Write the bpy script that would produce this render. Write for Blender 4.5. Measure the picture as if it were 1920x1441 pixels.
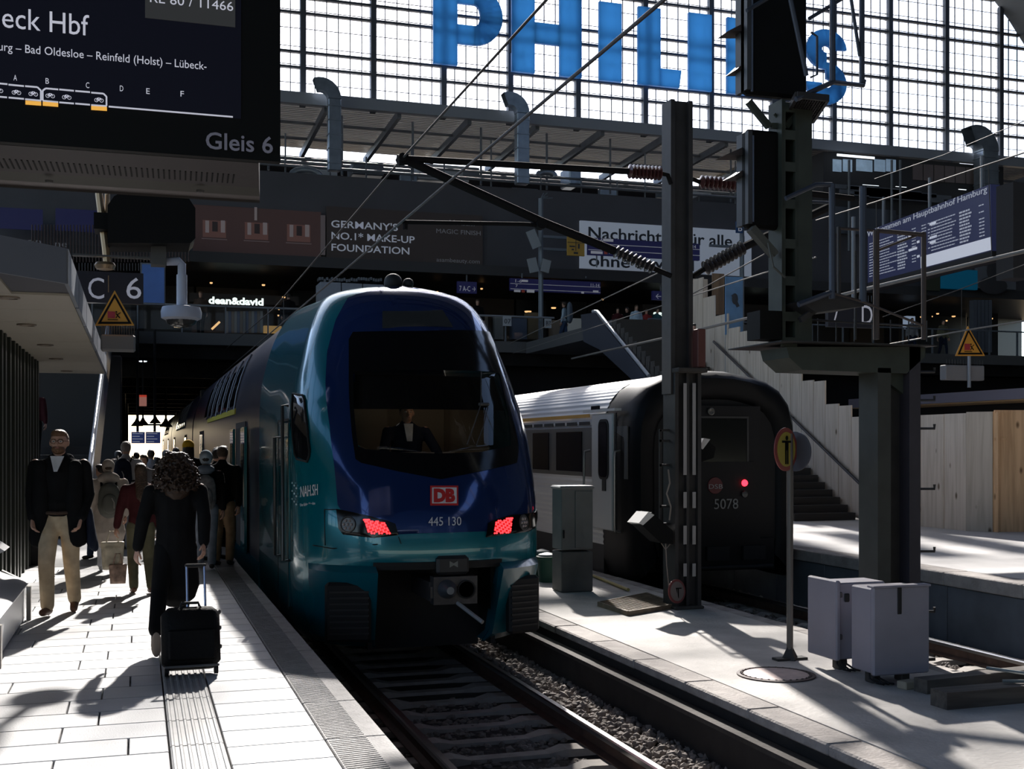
import bpy, bmesh, math, random
from mathutils import Vector, Matrix, noise
R = random.Random(7)
PI = math.pi
scene = bpy.context.scene
for o in list(bpy.data.objects): bpy.data.objects.remove(o, do_unlink=True)
C = scene.collection

# ---------------- camera ----------------
YAW = math.radians(17.7); SN, CS = math.sin(YAW), math.cos(YAW); F = 2200.0; HZ = 835.0; EYE = 1.7
cam = bpy.data.objects.new('camera', bpy.data.cameras.new('camera')); C.objects.link(cam)
cam.location = (0, 0, EYE); cam.rotation_euler = (PI/2, 0, -YAW)
cam.data.sensor_width = 36; cam.data.lens = F/1920*36; cam.data.shift_y = (HZ-720.5)/1920; cam.data.clip_end = 2000; cam.data.clip_start = .1
scene.camera = cam
# ---------------- light ----------------
SUN_AZ, SUN_EL = math.radians(12.8), math.radians(33)
w = bpy.data.worlds.new('world'); scene.world = w; w.use_nodes = True
nt = w.node_tree; bg = nt.nodes['Background']
sk = nt.nodes.new('ShaderNodeTexSky'); sk.sky_type = 'NISHITA'; sk.sun_disc = False
sk.sun_elevation = SUN_EL; sk.sun_rotation = SUN_AZ; sk.air_density = .8; sk.dust_density = .6; sk.ozone_density = 1.0
tn = nt.nodes.new('ShaderNodeMixRGB'); tn.blend_type = 'MULTIPLY'; tn.inputs[0].default_value = 1; tn.inputs[2].default_value = (1.0, .96, .93, 1)
nt.links.new(sk.outputs[0], tn.inputs[1]); nt.links.new(tn.outputs[0], bg.inputs[0]); bg.inputs[1].default_value = 0.44
sl = bpy.data.lights.new('sun', 'SUN'); sl.energy = 16; sl.angle = math.radians(1.1); sl.color = (1, .93, .85)
so = bpy.data.objects.new('sun', sl); C.objects.link(so)
sd = Vector((math.sin(SUN_AZ)*math.cos(SUN_EL), math.cos(SUN_AZ)*math.cos(SUN_EL), math.sin(SUN_EL)))
so.rotation_euler = sd.to_track_quat('Z', 'Y').to_euler(); so.location = (8, 30, 40)
scene.view_settings.view_transform = 'Standard'; scene.view_settings.look = 'None'
scene.view_settings.gamma = 1; scene.view_settings.use_curve_mapping = False; scene.view_settings.exposure = 0.0

# ---------------- pixel -> place helpers (a photograph pixel on a plane of known place) ----------------
def PY(px, py, Y):
    u = (px-960)/F; d = Y/(CS-u*SN); return Vector((d*(SN+u*CS), Y, EYE+(HZ-py)/F*d))
def PX(px, py, X):
    u = (px-960)/F; d = X/(SN+u*CS); return Vector((X, d*(CS-u*SN), EYE+(HZ-py)/F*d))
def PZ(px, py, Z):
    u = (px-960)/F; d = (EYE-Z)*F/(py-HZ); return Vector((d*(SN+u*CS), d*(CS-u*SN), Z))
def depth(px, Y): return Y/(CS-(px-960)/F*SN)

# ---------------- materials ----------------
MT = {}
def mat(name, col, rough=.6, metal=0, var=0, scale=6, bump=0, bscale=40, emit=0, ecol=None, spec=.5, coat=0, stretch=(1,1,1), dirt=None):
    if name in MT: return MT[name]
    m = bpy.data.materials.new(name); m.use_nodes = True; MT[name] = m
    n = m.node_tree; b = n.nodes['Principled BSDF']
    c = (*col, 1)
    b.inputs['Base Color'].default_value = c; b.inputs['Roughness'].default_value = rough
    b.inputs['Metallic'].default_value = metal; b.inputs['Specular IOR Level'].default_value = spec
    if coat: b.inputs['Coat Weight'].default_value = coat; b.inputs['Coat Roughness'].default_value = .03
    if emit: b.inputs['Emission Color'].default_value = (*(ecol or col), 1); b.inputs['Emission Strength'].default_value = emit
    if var or bump:
        tc = n.nodes.new('ShaderNodeTexCoord'); mp = n.nodes.new('ShaderNodeMapping'); mp.inputs['Scale'].default_value = stretch
        n.links.new(tc.outputs['Object'], mp.inputs[0])
    if var:
        t = n.nodes.new('ShaderNodeTexNoise'); t.inputs['Scale'].default_value = scale; t.inputs['Detail'].default_value = 6
        n.links.new(mp.outputs[0], t.inputs['Vector'])
        r = n.nodes.new('ShaderNodeValToRGB'); r.color_ramp.elements[0].position = .3; r.color_ramp.elements[1].position = .7
        lo = dirt if dirt else tuple(x*(1-var) for x in col); hi = tuple(min(1, x*(1+var)) for x in col)
        r.color_ramp.elements[0].color = (*lo, 1); r.color_ramp.elements[1].color = (*hi, 1)
        n.links.new(t.outputs['Fac'], r.inputs[0]); n.links.new(r.outputs[0], b.inputs['Base Color'])
    if bump:
        t2 = n.nodes.new('ShaderNodeTexNoise'); t2.inputs['Scale'].default_value = bscale; t2.inputs['Detail'].default_value = 4
        n.links.new(mp.outputs[0], t2.inputs['Vector'])
        bp = n.nodes.new('ShaderNodeBump'); bp.inputs['Strength'].default_value = bump; bp.inputs['Distance'].default_value = .02
        n.links.new(t2.outputs['Fac'], bp.inputs['Height']); n.links.new(bp.outputs[0], b.inputs['Normal'])
    return m
def glass(name, tint, trans=.8, rough=.02):
    if name in MT: return MT[name]
    m = bpy.data.materials.new(name); m.use_nodes = True; MT[name] = m
    n = m.node_tree; n.nodes.remove(n.nodes['Principled BSDF']); out = n.nodes['Material Output']
    tr = n.nodes.new('ShaderNodeBsdfTransparent'); tr.inputs[0].default_value = (*tint, 1)
    gl = n.nodes.new('ShaderNodeBsdfGlossy'); gl.inputs['Roughness'].default_value = rough; gl.inputs[0].default_value = (1, 1, 1, 1)
    fr = n.nodes.new('ShaderNodeFresnel'); fr.inputs[0].default_value = 1.45
    mx = n.nodes.new('ShaderNodeMixShader')
    n.links.new(fr.outputs[0], mx.inputs[0]); n.links.new(tr.outputs[0], mx.inputs[1]); n.links.new(gl.outputs[0], mx.inputs[2])
    n.links.new(mx.outputs[0], out.inputs[0]); return m
def wood(name, col, dark, scale=1.0, vert=True):
    if name in MT: return MT[name]
    m = bpy.data.materials.new(name); m.use_nodes = True; MT[name] = m
    n = m.node_tree; b = n.nodes['Principled BSDF']; b.inputs['Roughness'].default_value = .75
    tc = n.nodes.new('ShaderNodeTexCoord'); mp = n.nodes.new('ShaderNodeMapping')
    mp.inputs['Scale'].default_value = (14*scale, 14*scale, .9*scale) if vert else (.9*scale, 14*scale, 14*scale)
    t = n.nodes.new('ShaderNodeTexNoise'); t.inputs['Scale'].default_value = 1.0; t.inputs['Detail'].default_value = 5; t.inputs['Distortion'].default_value = .6
    r = n.nodes.new('ShaderNodeValToRGB'); r.color_ramp.elements[0].color = (*dark, 1); r.color_ramp.elements[1].color = (*col, 1)
    r.color_ramp.elements[0].position = .33; r.color_ramp.elements[1].position = .6
    n.links.new(tc.outputs['Object'], mp.inputs[0]); n.links.new(mp.outputs[0], t.inputs['Vector']); n.links.new(t.outputs['Fac'], r.inputs[0])
    v = n.nodes.new('ShaderNodeTexVoronoi'); v.inputs['Scale'].default_value = 1.6; v.feature = 'F1'
    mp2 = n.nodes.new('ShaderNodeMapping'); mp2.inputs['Scale'].default_value = (1.6, 1.6, .8)
    n.links.new(tc.outputs['Object'], mp2.inputs[0]); n.links.new(mp2.outputs[0], v.inputs['Vector'])
    r2 = n.nodes.new('ShaderNodeValToRGB'); r2.color_ramp.elements[0].color = (.25, .2, .15, 1); r2.color_ramp.elements[1].color = (1, 1, 1, 1)
    r2.color_ramp.elements[0].position = .05; r2.color_ramp.elements[1].position = .12
    n.links.new(v.outputs['Distance'], r2.inputs[0])
    mx = n.nodes.new('ShaderNodeMixRGB'); mx.blend_type = 'MULTIPLY'; mx.inputs[0].default_value = 1
    n.links.new(r.outputs[0], mx.inputs[1]); n.links.new(r2.outputs[0], mx.inputs[2]); n.links.new(mx.outputs[0], b.inputs['Base Color'])
    return m

# ---------------- mesh builder ----------------
class MB:
    def __init__(s): s.v = []; s.f = []; s.mi = []
    def add(s, vs, fs, mi=0):
        b = len(s.v); s.v += [Vector(p) for p in vs]; s.f += [tuple(b+i for i in f) for f in fs]; s.mi += [mi]*len(fs); return s
    def box(s, c, d, rz=0, mi=0, M=None):
        x, y, z = (k/2 for k in d)
        vs = [Vector((sx*x, sy*y, sz*z)) for sz in (-1, 1) for sy in (-1, 1) for sx in (-1, 1)]
        if rz: M = Matrix.Rotation(rz, 3, 'Z')
        if M is not None: vs = [M @ p for p in vs]
        c = Vector(c)
        return s.add([p+c for p in vs], [(0,2,3,1),(4,5,7,6),(0,1,5,4),(2,6,7,3),(1,3,7,5),(0,4,6,2)], mi)
    def b2(s, a, b, mi=0):
        a = Vector(a); b = Vector(b); return s.box((a+b)/2, [abs(k) for k in (b-a)], mi=mi)
    def bev(s, c, d, r=.01, rz=0, mi=0):
        # box with all vertical and top edges chamfered
        x, y, z = (k/2 for k in d); r = min(r, x*.9, y*.9, z*.9)
        def ring(a, zz): return [(-x+a+ (r if a==0 else 0)*0, -y+a, zz)]
        vs = []; 
        for zz, ins in ((-z, r), (-z+r, 0), (z-r, 0), (z, r)):
            X, Y = x-ins, y-ins; k = r if ins == 0 else r*.5
            for sx, sy, fx in ((-1,-1,0),(1,-1,1),(1,1,0),(-1,1,1)):
                if fx == 0: vs += [(sx*X, sy*(Y-k), zz), (sx*(X-k), sy*Y, zz)]
                else: vs += [(sx*(X-k), sy*Y, zz), (sx*X, sy*(Y-k), zz)]
        fs = []
        for q in range(3):
            for i in range(8): j = (i+1) % 8; fs.append((q*8+i, q*8+j, q*8+8+j, q*8+8+i))
        fs.append(tuple(range(7, -1, -1))); fs.append(tuple(range(24, 32)))
        M = Matrix.Rotation(rz, 3, 'Z'); c = Vector(c)
        return s.add([M @ Vector(p)+c for p in vs], fs, mi)
    def bar(s, p, q, w_, h_, up=(0, 0, 1), mi=0):
        p = Vector(p); q = Vector(q); d = q-p; L = d.length; d.normalize(); up = Vector(up)
        if abs(d.dot(up)) > .98: up = Vector((0, 1, 0))
        a = d.cross(up).normalized(); b = a.cross(d)
        M = Matrix((a, d, b)).transposed(); return s.box((p+q)/2, (w_, L, h_), M=M, mi=mi)
    def tube(s, pts, r, n=8, mi=0, caps=True):
        pts = [Vector(p) for p in pts]; rr = r if isinstance(r, (list, tuple)) else [r]*len(pts)
        vs = []; prev = None
        for i, p in enumerate(pts):
            d = (pts[min(i+1, len(pts)-1)]-pts[max(i-1, 0)]).normalized()
            if prev is None:
                up = Vector((0, 0, 1)) if abs(d.z) < .9 else Vector((0, 1, 0)); a = d.cross(up).normalized()
            else: a = (prev-d*prev.dot(d)).normalized()
            prev = a; b = d.cross(a)
            for k in range(n): t = 2*PI*k/n; vs.append(p+(a*math.cos(t)+b*math.sin(t))*rr[i])
        fs = [(i*n+k, i*n+(k+1) % n, (i+1)*n+(k+1) % n, (i+1)*n+k) for i in range(len(pts)-1) for k in range(n)]
        if caps: fs += [tuple(range(n-1, -1, -1)), tuple((len(pts)-1)*n+k for k in range(n))]
        return s.add(vs, fs, mi)
    def cyl(s, p, q, r, n=16, mi=0, r2=None): return s.tube([p, q], [r, r if r2 is None else r2], n, mi)
    def lathe(s, c, prof, n=16, axis=(0, 0, 1), mi=0):
        ax = Vector(axis).normalized(); up = Vector((0, 0, 1)) if abs(ax.z) < .9 else Vector((0, 1, 0)); a = ax.cross(up).normalized(); b = ax.cross(a); c = Vector(c)
        vs = []
        for r_, h in prof:
            for k in range(n): t = 2*PI*k/n; vs.append(c+ax*h+(a*math.cos(t)+b*math.sin(t))*max(r_, 1e-4))
        fs = [(i*n+k, i*n+(k+1) % n, (i+1)*n+(k+1) % n, (i+1)*n+k) for i in range(len(prof)-1) for k in range(n)]
        fs += [tuple(range(n-1, -1, -1)), tuple((len(prof)-1)*n+k for k in range(n))]
        return s.add(vs, fs, mi)
    def prism(s, poly, off, mi=0):
        # poly: list of 3D points, off: extrusion vector
        n = len(poly); off = Vector(off); vs = [Vector(p) for p in poly]; vs += [p+off for p in vs]
        fs = [tuple(range(n-1, -1, -1)), tuple(range(n, 2*n))]+[(i, (i+1) % n, n+(i+1) % n, n+i) for i in range(n)]
        return s.add(vs, fs, mi)
    def ell(s, c, d, n=12, m=8, mi=0, M=None):
        c = Vector(c); vs = []
        for i in range(m+1):
            t = PI*i/m
            for k in range(n):
                p = 2*PI*k/n; q = Vector((math.sin(t)*math.cos(p)*d[0], math.sin(t)*math.sin(p)*d[1], math.cos(t)*d[2]))
                vs.append(c+(M @ q if M is not None else q))
        return s.add(vs, [(i*n+k, (i+1)*n+k, (i+1)*n+(k+1) % n, i*n+(k+1) % n) for i in range(m) for k in range(n)], mi)
    def cap(s, p, r0, q, r1, fl=1.0, ax=None, n=12):
        # tapered capsule, flattened by fl along ax
        p = Vector(p); q = Vector(q); d = (q-p); L = max(d.length, 1e-4); d = d/L
        up = Vector(ax) if ax is not None else Vector((0, 1, 0))
        if abs(d.dot(up)) > .95: up = Vector((1, 0, 0))
        b = (up-d*up.dot(d)).normalized(); a = d.cross(b)
        st = [(-.95*r0, .3*r0), (-.6*r0, .8*r0), (0, r0), (L*.5, (r0+r1)/2), (L, r1), (L+.6*r1, .8*r1), (L+.95*r1, .3*r1)]
        vs = []
        for h, rr in st:
            for k in range(n): t = 2*PI*k/n; vs.append(p+d*h+a*math.cos(t)*rr+b*math.sin(t)*rr*fl)
        fs = [(i*n+k, i*n+(k+1) % n, (i+1)*n+(k+1) % n, (i+1)*n+k) for i in range(6) for k in range(n)]
        fs += [tuple(range(n-1, -1, -1)), tuple(6*n+k for k in range(n))]
        return s.add(vs, fs)
    def grid(s, pts, mi=0):
        nr, nc = len(pts), len(pts[0])
        return s.add([p for r in pts for p in r], [(i*nc+j, i*nc+j+1, (i+1)*nc+j+1, (i+1)*nc+j) for i in range(nr-1) for j in range(nc-1)], mi)
    def build(s, name, m, parent=None, smooth=False, remesh=0, flip=False):
        me = bpy.data.meshes.new(name); off = wloc(parent)
        me.from_pydata([tuple(p-off) for p in s.v], [], s.f)
        ms = m if isinstance(m, (list, tuple)) else [m]
        for x in ms: me.materials.append(x)
        if len(ms) > 1: me.polygons.foreach_set('material_index', s.mi)
        bm = bmesh.new(); bm.from_mesh(me); bmesh.ops.recalc_face_normals(bm, faces=bm.faces)
        if flip: bmesh.ops.reverse_faces(bm, faces=bm.faces)
        bm.to_mesh(me); bm.free()
        if smooth or remesh:
            me.polygons.foreach_set('use_smooth', [True]*len(me.polygons))
            if not remesh: me.set_sharp_from_angle(angle=math.radians(smooth if smooth > 1 else 40))
        o = bpy.data.objects.new(name, me); C.objects.link(o); o.parent = parent
        if remesh:
            q = o.modifiers.new('remesh', 'REMESH'); q.mode = 'VOXEL'; q.voxel_size = remesh; q.use_smooth_shade = True
            q2 = o.modifiers.new('smooth', 'SMOOTH'); q2.factor = .5; q2.iterations = 3
        return o
def wloc(o):
    v = Vector((0, 0, 0))
    while o:
        if '_H' in o: break      # people: parts are given in the figure's own frame
        v += o.location; o = o.parent
    return v
def thing(name, label, cat, loc=(0, 0, 0), group=None):
    o = bpy.data.objects.new(name, None); C.objects.link(o); o.location = loc; o.empty_display_size = .1
    o['label'] = label; o['category'] = cat
    if group: o['group'] = group
    return o
def tag(o, label=None, cat=None, group=None, kind=None):
    if label: o['label'] = label
    if cat: o['category'] = cat
    if group: o['group'] = group
    if kind: o['kind'] = kind
    return o
def struct(o): o['kind'] = 'structure'; return o
def sroot(name, loc=(0, 0, 0)):
    o = bpy.data.objects.new(name, None); C.objects.link(o); o.location = loc; o['kind'] = 'structure'; return o
def dup(o, parent=None, loc=None, label=None):
    c = o.copy(); C.objects.link(c); c.parent = parent
    if loc is not None: c.location = loc
    if label: c['label'] = label
    for ch in list(o.children): dup(ch, c)
    return c
def rep(o, parent, loc, rz=None):
    c = o.copy(); C.objects.link(c); c.parent = parent; c.location = Vector(loc)-wloc(parent)
    if rz is not None: c.rotation_euler = (0, 0, rz)
    return c
def text(name, body, size, loc, xdir, updir, m, parent=None, depth_=.004, align='LEFT', sx=1.0, bold=0.0, fit=None, shear=0):
    cu = bpy.data.curves.new(name, 'FONT'); cu.body = body; cu.size = size; cu.align_x = align; cu.extrude = depth_/2; cu.offset = bold; cu.resolution_u = 3; cu.shear = shear
    t = bpy.data.objects.new('tmp', cu); me = bpy.data.meshes.new_from_object(t)
    bpy.data.objects.remove(t); me.materials.clear(); me.materials.append(m); me.name = name
    xd = Vector(xdir).normalized(); ud = Vector(updir).normalized(); zd = xd.cross(ud)
    xs = [v.co.x for v in me.vertices] or [0]; wd = (max(xs)-min(xs)) or 1
    k = sx if fit is None else fit/wd
    loc = Vector(loc); off = wloc(parent)
    for v in me.vertices: v.co = loc+xd*(v.co.x*k)+ud*v.co.y+zd*v.co.z-off
    o = bpy.data.objects.new(name, me); C.objects.link(o); o.parent = parent; return o
Zr, Zi = -.76, -.43      # top of rails, top of the low island platform
# ================= MATERIALS =================
tile_m = [mat('pale_paving_%d' % i, c, .55, var=.07, scale=3, bump=.1, bscale=90) for i, c in enumerate([(.49,.49,.495), (.53,.525,.52), (.455,.46,.475)])]
edge_m = mat('edge_slab_concrete', (.22,.21,.205), .7, var=.15, scale=9, bump=.5, bscale=60)
tact_m = mat('tactile_paving', (.36,.355,.35), .6, var=.1, scale=8)
conc_m = mat('pale_concrete', (.48,.455,.43), .8, var=.22, scale=1.6, bump=.4, bscale=25)
kerb_m = mat('kerb_concrete', (.33,.30,.28), .85, var=.25, scale=4, bump=.6, bscale=30)
dconc_m = mat('dark_concrete', (.05,.043,.037), .9, var=.3, scale=3, bump=.4, bscale=20)
blue_conc = mat('blue_grey_concrete', (.10,.11,.125), .85, var=.2, scale=2, bump=.2, bscale=15)
bal_m = mat('ballast_stone', (.22,.19,.17), .85, var=.35, scale=14)
bed_m = mat('ballast_bed', (.035,.03,.027), .95, var=.4, scale=12, bump=1, bscale=18)
slp_m = mat('sleeper_concrete', (.36,.33,.30), .85, var=.2, scale=5)
rust_m = mat('rusty_rail', (.09,.05,.035), .8, var=.3, scale=9)
shine_m = mat('polished_rail_head', (.55,.54,.53), .28, 1)
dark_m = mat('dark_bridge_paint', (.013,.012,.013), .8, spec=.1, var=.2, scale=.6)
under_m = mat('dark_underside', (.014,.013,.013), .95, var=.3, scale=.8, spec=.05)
fascia_m = mat('dark_grey_cladding', (.055,.055,.066), .55, var=.12, scale=.5)
deck_m = mat('deck_edge', (.07,.07,.072), .7)
steel_m = mat('grey_steel', (.13,.145,.17), .5, .3, var=.12, scale=2)
mull_m = mat('window_steel', (.06,.07,.09), .6)
glass_m = glass('hall_glass', (.93,.95,.98))
_n = glass_m.node_tree; _t = _n.nodes.new('ShaderNodeBsdfTranslucent'); _t.inputs[0].default_value = (.9,.92,.97,1); _x = _n.nodes.new('ShaderNodeMixShader'); _x.inputs[0].default_value = .20
_l = _n.nodes['Material Output'].inputs[0].links[0].from_socket
_n.links.new(_l, _x.inputs[1]); _n.links.new(_t.outputs[0], _x.inputs[2]); _n.links.new(_x.outputs[0], _n.nodes['Material Output'].inputs[0])
corr_m = mat('corrugated_sheet', (.42,.42,.42), .45)
_n = corr_m.node_tree; _t = _n.nodes.new('ShaderNodeBsdfTranslucent'); _t.inputs[0].default_value = (.55,.55,.55,1); _x = _n.nodes.new('ShaderNodeMixShader'); _x.inputs[0].default_value = .16
_n.links.new(_n.nodes['Principled BSDF'].outputs[0], _x.inputs[1]); _n.links.new(_t.outputs[0], _x.inputs[2]); _n.links.new(_x.outputs[0], _n.nodes['Material Output'].inputs[0])
ceil_m = mat('hall_ceiling', (.10,.11,.12), .8)
gal_m = mat('galvanised_duct', (.25,.29,.34), .35, .7, var=.2, scale=2)
black_m = mat('black_paint', (.004,.004,.004), .6, spec=.15)
ply_m = wood('weathered_plywood', (.54,.46,.38), (.42,.35,.28), .7)
ply2_m = wood('warm_plywood', (.68,.42,.23), (.48,.28,.14), .7)
mattedark = mat('matte_dark', (.012,.012,.014), .8)

# ================= TRACK BED =================
m = MB(); m.b2((-20, -10, -1.3), (60, 140, -1.0)); struct(m.build('floor', bed_m))

def track(cx, y0, y1, sl0, pitch, lo, hi, name_lab):
    t = sroot('railway_track', (cx, 0, Zr))
    for s in (-.7525, .7525):
        m = MB(); X = cx+s
        prof = [(-.075,-.172),(.075,-.172),(.075,-.16),(.012,-.14),(.012,-.05),(-.012,-.05),(-.012,-.14),(-.075,-.16)]
        m.prism([(X+a, y0, Zr+b) for a, b in prof], (0, y1-y0, 0))
        r = m.build('rail', rust_m, t)
        h = MB(); pr = [(-.036,-.05),(.036,-.05),(.036,-.012),(.026,0),(-.026,0),(-.036,-.012)]
        h.prism([(X+a, y0, Zr+b) for a, b in pr], (0, y1-y0, 0)); h.build('rail_head', shine_m, r)
    first = None; y = sl0
    while y > lo: y -= pitch
    while y < hi:
        if first is None:
            m = MB(); top = Zr-.172
            xs = [-1.3, -1.25, -.5, -.35, .35, .5, 1.25, 1.3]; zs = [-.07, -.03, 0, -.035, -.035, 0, -.03, -.07]; ws = [.12,.13,.13,.1,.1,.13,.13,.12]
            a = [[Vector((cx+x, y-w_, top-.2)), Vector((cx+x, y-w_+.03, top+z)), Vector((cx+x, y+w_-.03, top+z)), Vector((cx+x, y+w_, top-.2))] for x, z, w_ in zip(xs, zs, ws)]
            m.grid(a); m.add([p for p in a[0]], [(0,1,2,3)]); m.add([p for p in a[-1]], [(0,1,2,3)])
            first = m.build('sleeper', slp_m, t); y_first = y
        else:
            c = first.copy(); C.objects.link(c); c.parent = t; c.location = (0, y-y_first, 0)
        y += pitch
    return t
track(3.05, 2, 130, 14.13, .56, 5.5, 16.5, '')
track(8.9, 4, 130, 14.0, .6, 9, 18, '')

def rocks(name, areas, seed):
    rr = random.Random(seed); ico = bmesh.new(); bmesh.ops.create_icosphere(ico, subdivisions=1, radius=1)
    iv = [v.co.copy() for v in ico.verts]; jf = [tuple(v.index for v in f.verts) for f in ico.faces]; ico.free()
    m = MB()
    for (x0, x1, y0, y1, z, n, s0) in areas:
        for _ in range(n):
            x = rr.uniform(x0, x1); y = rr.uniform(y0, y1); s = s0*rr.uniform(.55, 1.35)
            M = Matrix.Rotation(rr.uniform(0, 6), 3, 'X') @ Matrix.Rotation(rr.uniform(0, 6), 3, 'Z')
            d = Vector((rr.uniform(.7, 1.3), rr.uniform(.6, 1), rr.uniform(.45, .8)))
            c = Vector((x, y, z+rr.uniform(0, .035)))
            m.add([c+M @ Vector((v.x*d.x*s*rr.uniform(.75, 1.2), v.y*d.y*s, v.z*d.z*s)) for v in iv], jf)
    return m.build(name, bal_m)
tag(rocks('ballast', [(3.9, 4.12, 5.6, 15.5, -1.06, 700, .04), (4.10, 4.64, 5.6, 15.5, -.975, 2000, .044), (2.4, 3.72, 5.0, 12, -1.03, 2000, .042), (1.6, 2.25, 5, 12, -1.02, 700, .042),
                      (9.72, 10.5, 9.5, 20, -1.0, 1300, .044), (8.25, 9.55, 10.5, 18, -1.0, 1500, .04), (7.5, 8.0, 12, 20, -.98, 700, .04)], 3),
    'loose grey track ballast between and beside the rails', 'ballast', kind='stuff')

# ================= LEFT PLATFORM =================
pf = sroot('platform', (0, 6, 0))
m = MB(); m.b2((-9, 3, -1), (1.36, 17.6, -.045)); m.b2((-9, 17.6, -1), (1.395, 130, 0)); m.build('platform_core', mat('platform_core', (.2,.2,.2), .8), pf)
rowd = .385; y = 6.79-rowd*4; k = 0; proto = {}
def slab(name, x0, x1, y, dy, mm, key, ribs=0):
    if key not in proto:
        m = MB(); g = .005
        m.bev(((x0+x1)/2, y+dy/2, -.0225), (x1-x0-2*g, dy-2*g, .045), .004)
        if ribs:
            for i in range(ribs):
                xx = x0+(i+.5)*(x1-x0)/ribs; m.prism([(xx-.011, y+g, 0), (xx+.011, y+g, 0), (xx+.006, y+g, .006), (xx-.006, y+g, .006)], (0, dy-2*g, 0))
        proto[key] = (m.build(name, mm, pf), Vector(((x0), y, 0))); return proto[key][0]
    o, b = proto[key]; c = o.copy(); C.objects.link(c); c.location = o.location+Vector((x0, y, 0))-b; return c
while y < 17.3:
    off = .4 if k % 2 == 0 else .6
    if k % 5 == 4: off = .22
    xs = [.17]; x = .17-off
    while x > -2.2: xs.append(x); x -= .8
    for i in range(len(xs)-1):
        mi = R.randrange(3); slab('paving_tile', xs[i+1], xs[i], y, rowd, tile_m[mi], ('t', round(xs[i]-xs[i+1], 3), mi))
    mi = R.randrange(3); slab('paving_tile', .475, 1.034, y, rowd, tile_m[mi], ('r', mi))
    y += rowd; k += 1
y = 5.62
while y < 17.3: slab('tactile_tile', .17, .475, y, .64, tact_m, 'tac', 7); y += .64
y = 4.8
def edge_ribbed(y):
    if 'edge' not in proto:
        m = MB(); m.bev((1.2145, y+.5, -.06), (.357, .992, .12), .006)
        for i in range(24):
            yy = y+.02+i*.04; m.prism([(1.05, yy, 0), (1.05, yy+.012, 0), (1.27, yy+.132-.09, 0), (1.27, yy+.12-.09, 0)], (0, 0, .003))
        proto['edge'] = (m.build('edge_slab', edge_m, pf), y); return
    o, b = proto['edge']; c = o.copy(); C.objects.link(c); c.location = o.location+Vector((0, y-b, 0))
while y < 17.3: edge_ribbed(y); y += 1.0

# ================= ISLAND PLATFORM =================
il = sroot('island_platform', (6, 10, Zi))
m = MB(); m.b2((5.0, 3, -1.1), (7.2, 60, Zi)); m.b2((4.72, 3, -1.1), (5.0, 3.1, Zi-.16)); m.build('asphalt_surface', conc_m, il)
m = MB(); m.b2((4.74, 3, -1.1), (5.0, 60, Zi-.09)); m.b2((7.2, 3, -1.1), (7.39, 60, Zi-.09)); m.build('side_wall', mat('shaded_wall', (.022,.019,.017), .9, var=.3, scale=4), il)  # near-black colour paints in the shade below the kerb
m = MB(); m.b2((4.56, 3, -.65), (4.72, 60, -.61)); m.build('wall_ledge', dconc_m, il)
m = MB(); m.b2((4.58, 3, -1.1), (4.74, 60, -.65)); m.build('side_wall', mat('shaded_wall', (1,1,1)), il)  # ledge body coloured as shade, top strip left in the lit tone
kp = None
y = 5.0
while y < 34:
    L = 1.15
    for x0, x1, nm in ((4.70, 4.995, 'a'), (7.205, 7.43, 'b')):
        key = ('k', nm)
        if key not in proto:
            m = MB(); m.bev(((x0+x1)/2, y+L/2, Zi-.045), (x1-x0, L-.012, .09), .014); proto[key] = (m.build('kerb_stone', kerb_m, il), y)
        else:
            o, b = proto[key]; c = o.copy(); C.objects.link(c); c.location = o.location+Vector((R.uniform(-.006, .006), y-b, R.uniform(-.004, .002)))
    y += L
# ================= RIGHT PLATFORM =================
rp = sroot('far_platform', (13, 20, -.03))
m = MB(); m.b2((10.62, 5, -1.1), (30, 17, -.09)); m.b2((10.62, 17, -1.1), (30, 120, -.03)); m.b2((10.9, 5, -1.1), (30, 17, -.03)); m.build('platform_core', mat('far_platform_surface', (.55,.53,.52), .7, var=.12, scale=.8, bump=.2, bscale=10), rp)
y = 9.0; first = None
while y < 42:
    for key, mk in (('cop', 0), ('pan', 1)):
        kk = ('rp', key)
        if kk not in proto:
            m = MB()
            if mk == 0: m.bev((10.72, y+.75, -.12), (.44, 1.49, .18), .012); nm, mm = 'coping_stone', kerb_m
            else: m.bev((10.6, y+.75, -.62), (.08, 1.48, .8), .01); nm, mm = 'wall_panel', blue_conc
            proto[kk] = (m.build(nm, mm, rp), y)
        else:
            o, b = proto[kk]; c = o.copy(); C.objects.link(c); c.location = o.location+Vector((0, y-b, 0))
    y += 1.5

# ================= HALL SHELL =================
WY = 46.5; AX = 5; A0, AH, AW = 8, 27, 41
def arch(x): return A0+AH*math.sqrt(max(0, 1-((x-AX)/AW)**2))
m = MB()
xs = [AX-AW+i*(2*AW)/40 for i in range(41)]
for i in range(40):
    if i in (0, 1, 2, 3, 33, 34): continue   # skylight strips left open, placed for sky reflections on the train
    a, b = xs[i], xs[i+1]; za, zb = arch(a), arch(b)
    m.add([(a,-60,za),(b,-60,zb),(b,WY,zb),(a,WY,za),(a,-60,za+.4),(b,-60,zb+.4),(b,WY,zb+.4),(a,WY,za+.4)], [(0,1,2,3),(4,5,6,7),(0,1,5,4),(2,3,7,6),(1,2,6,5),(3,0,4,7)])
struct(m.build('ceiling', ceil_m))
m = MB()
for y in range(-56, 44, 8):
    pts = [(x, y, arch(x)-.5) for x in xs]
    for a, b in zip(pts, pts[1:]): m.bar(a, b, .3, .8)
for xk in (0, 2, 4): m.bar((xs[xk], -56, arch(xs[xk])-.2), (xs[xk], 44, arch(xs[xk])-.2), .4, .4)
for y in range(-55, 46, 2): m.bar((xs[0], y, arch(xs[0])-.1), (xs[4], y, arch(xs[4])-.1), .1, .1) if y % 4 else None
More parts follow.
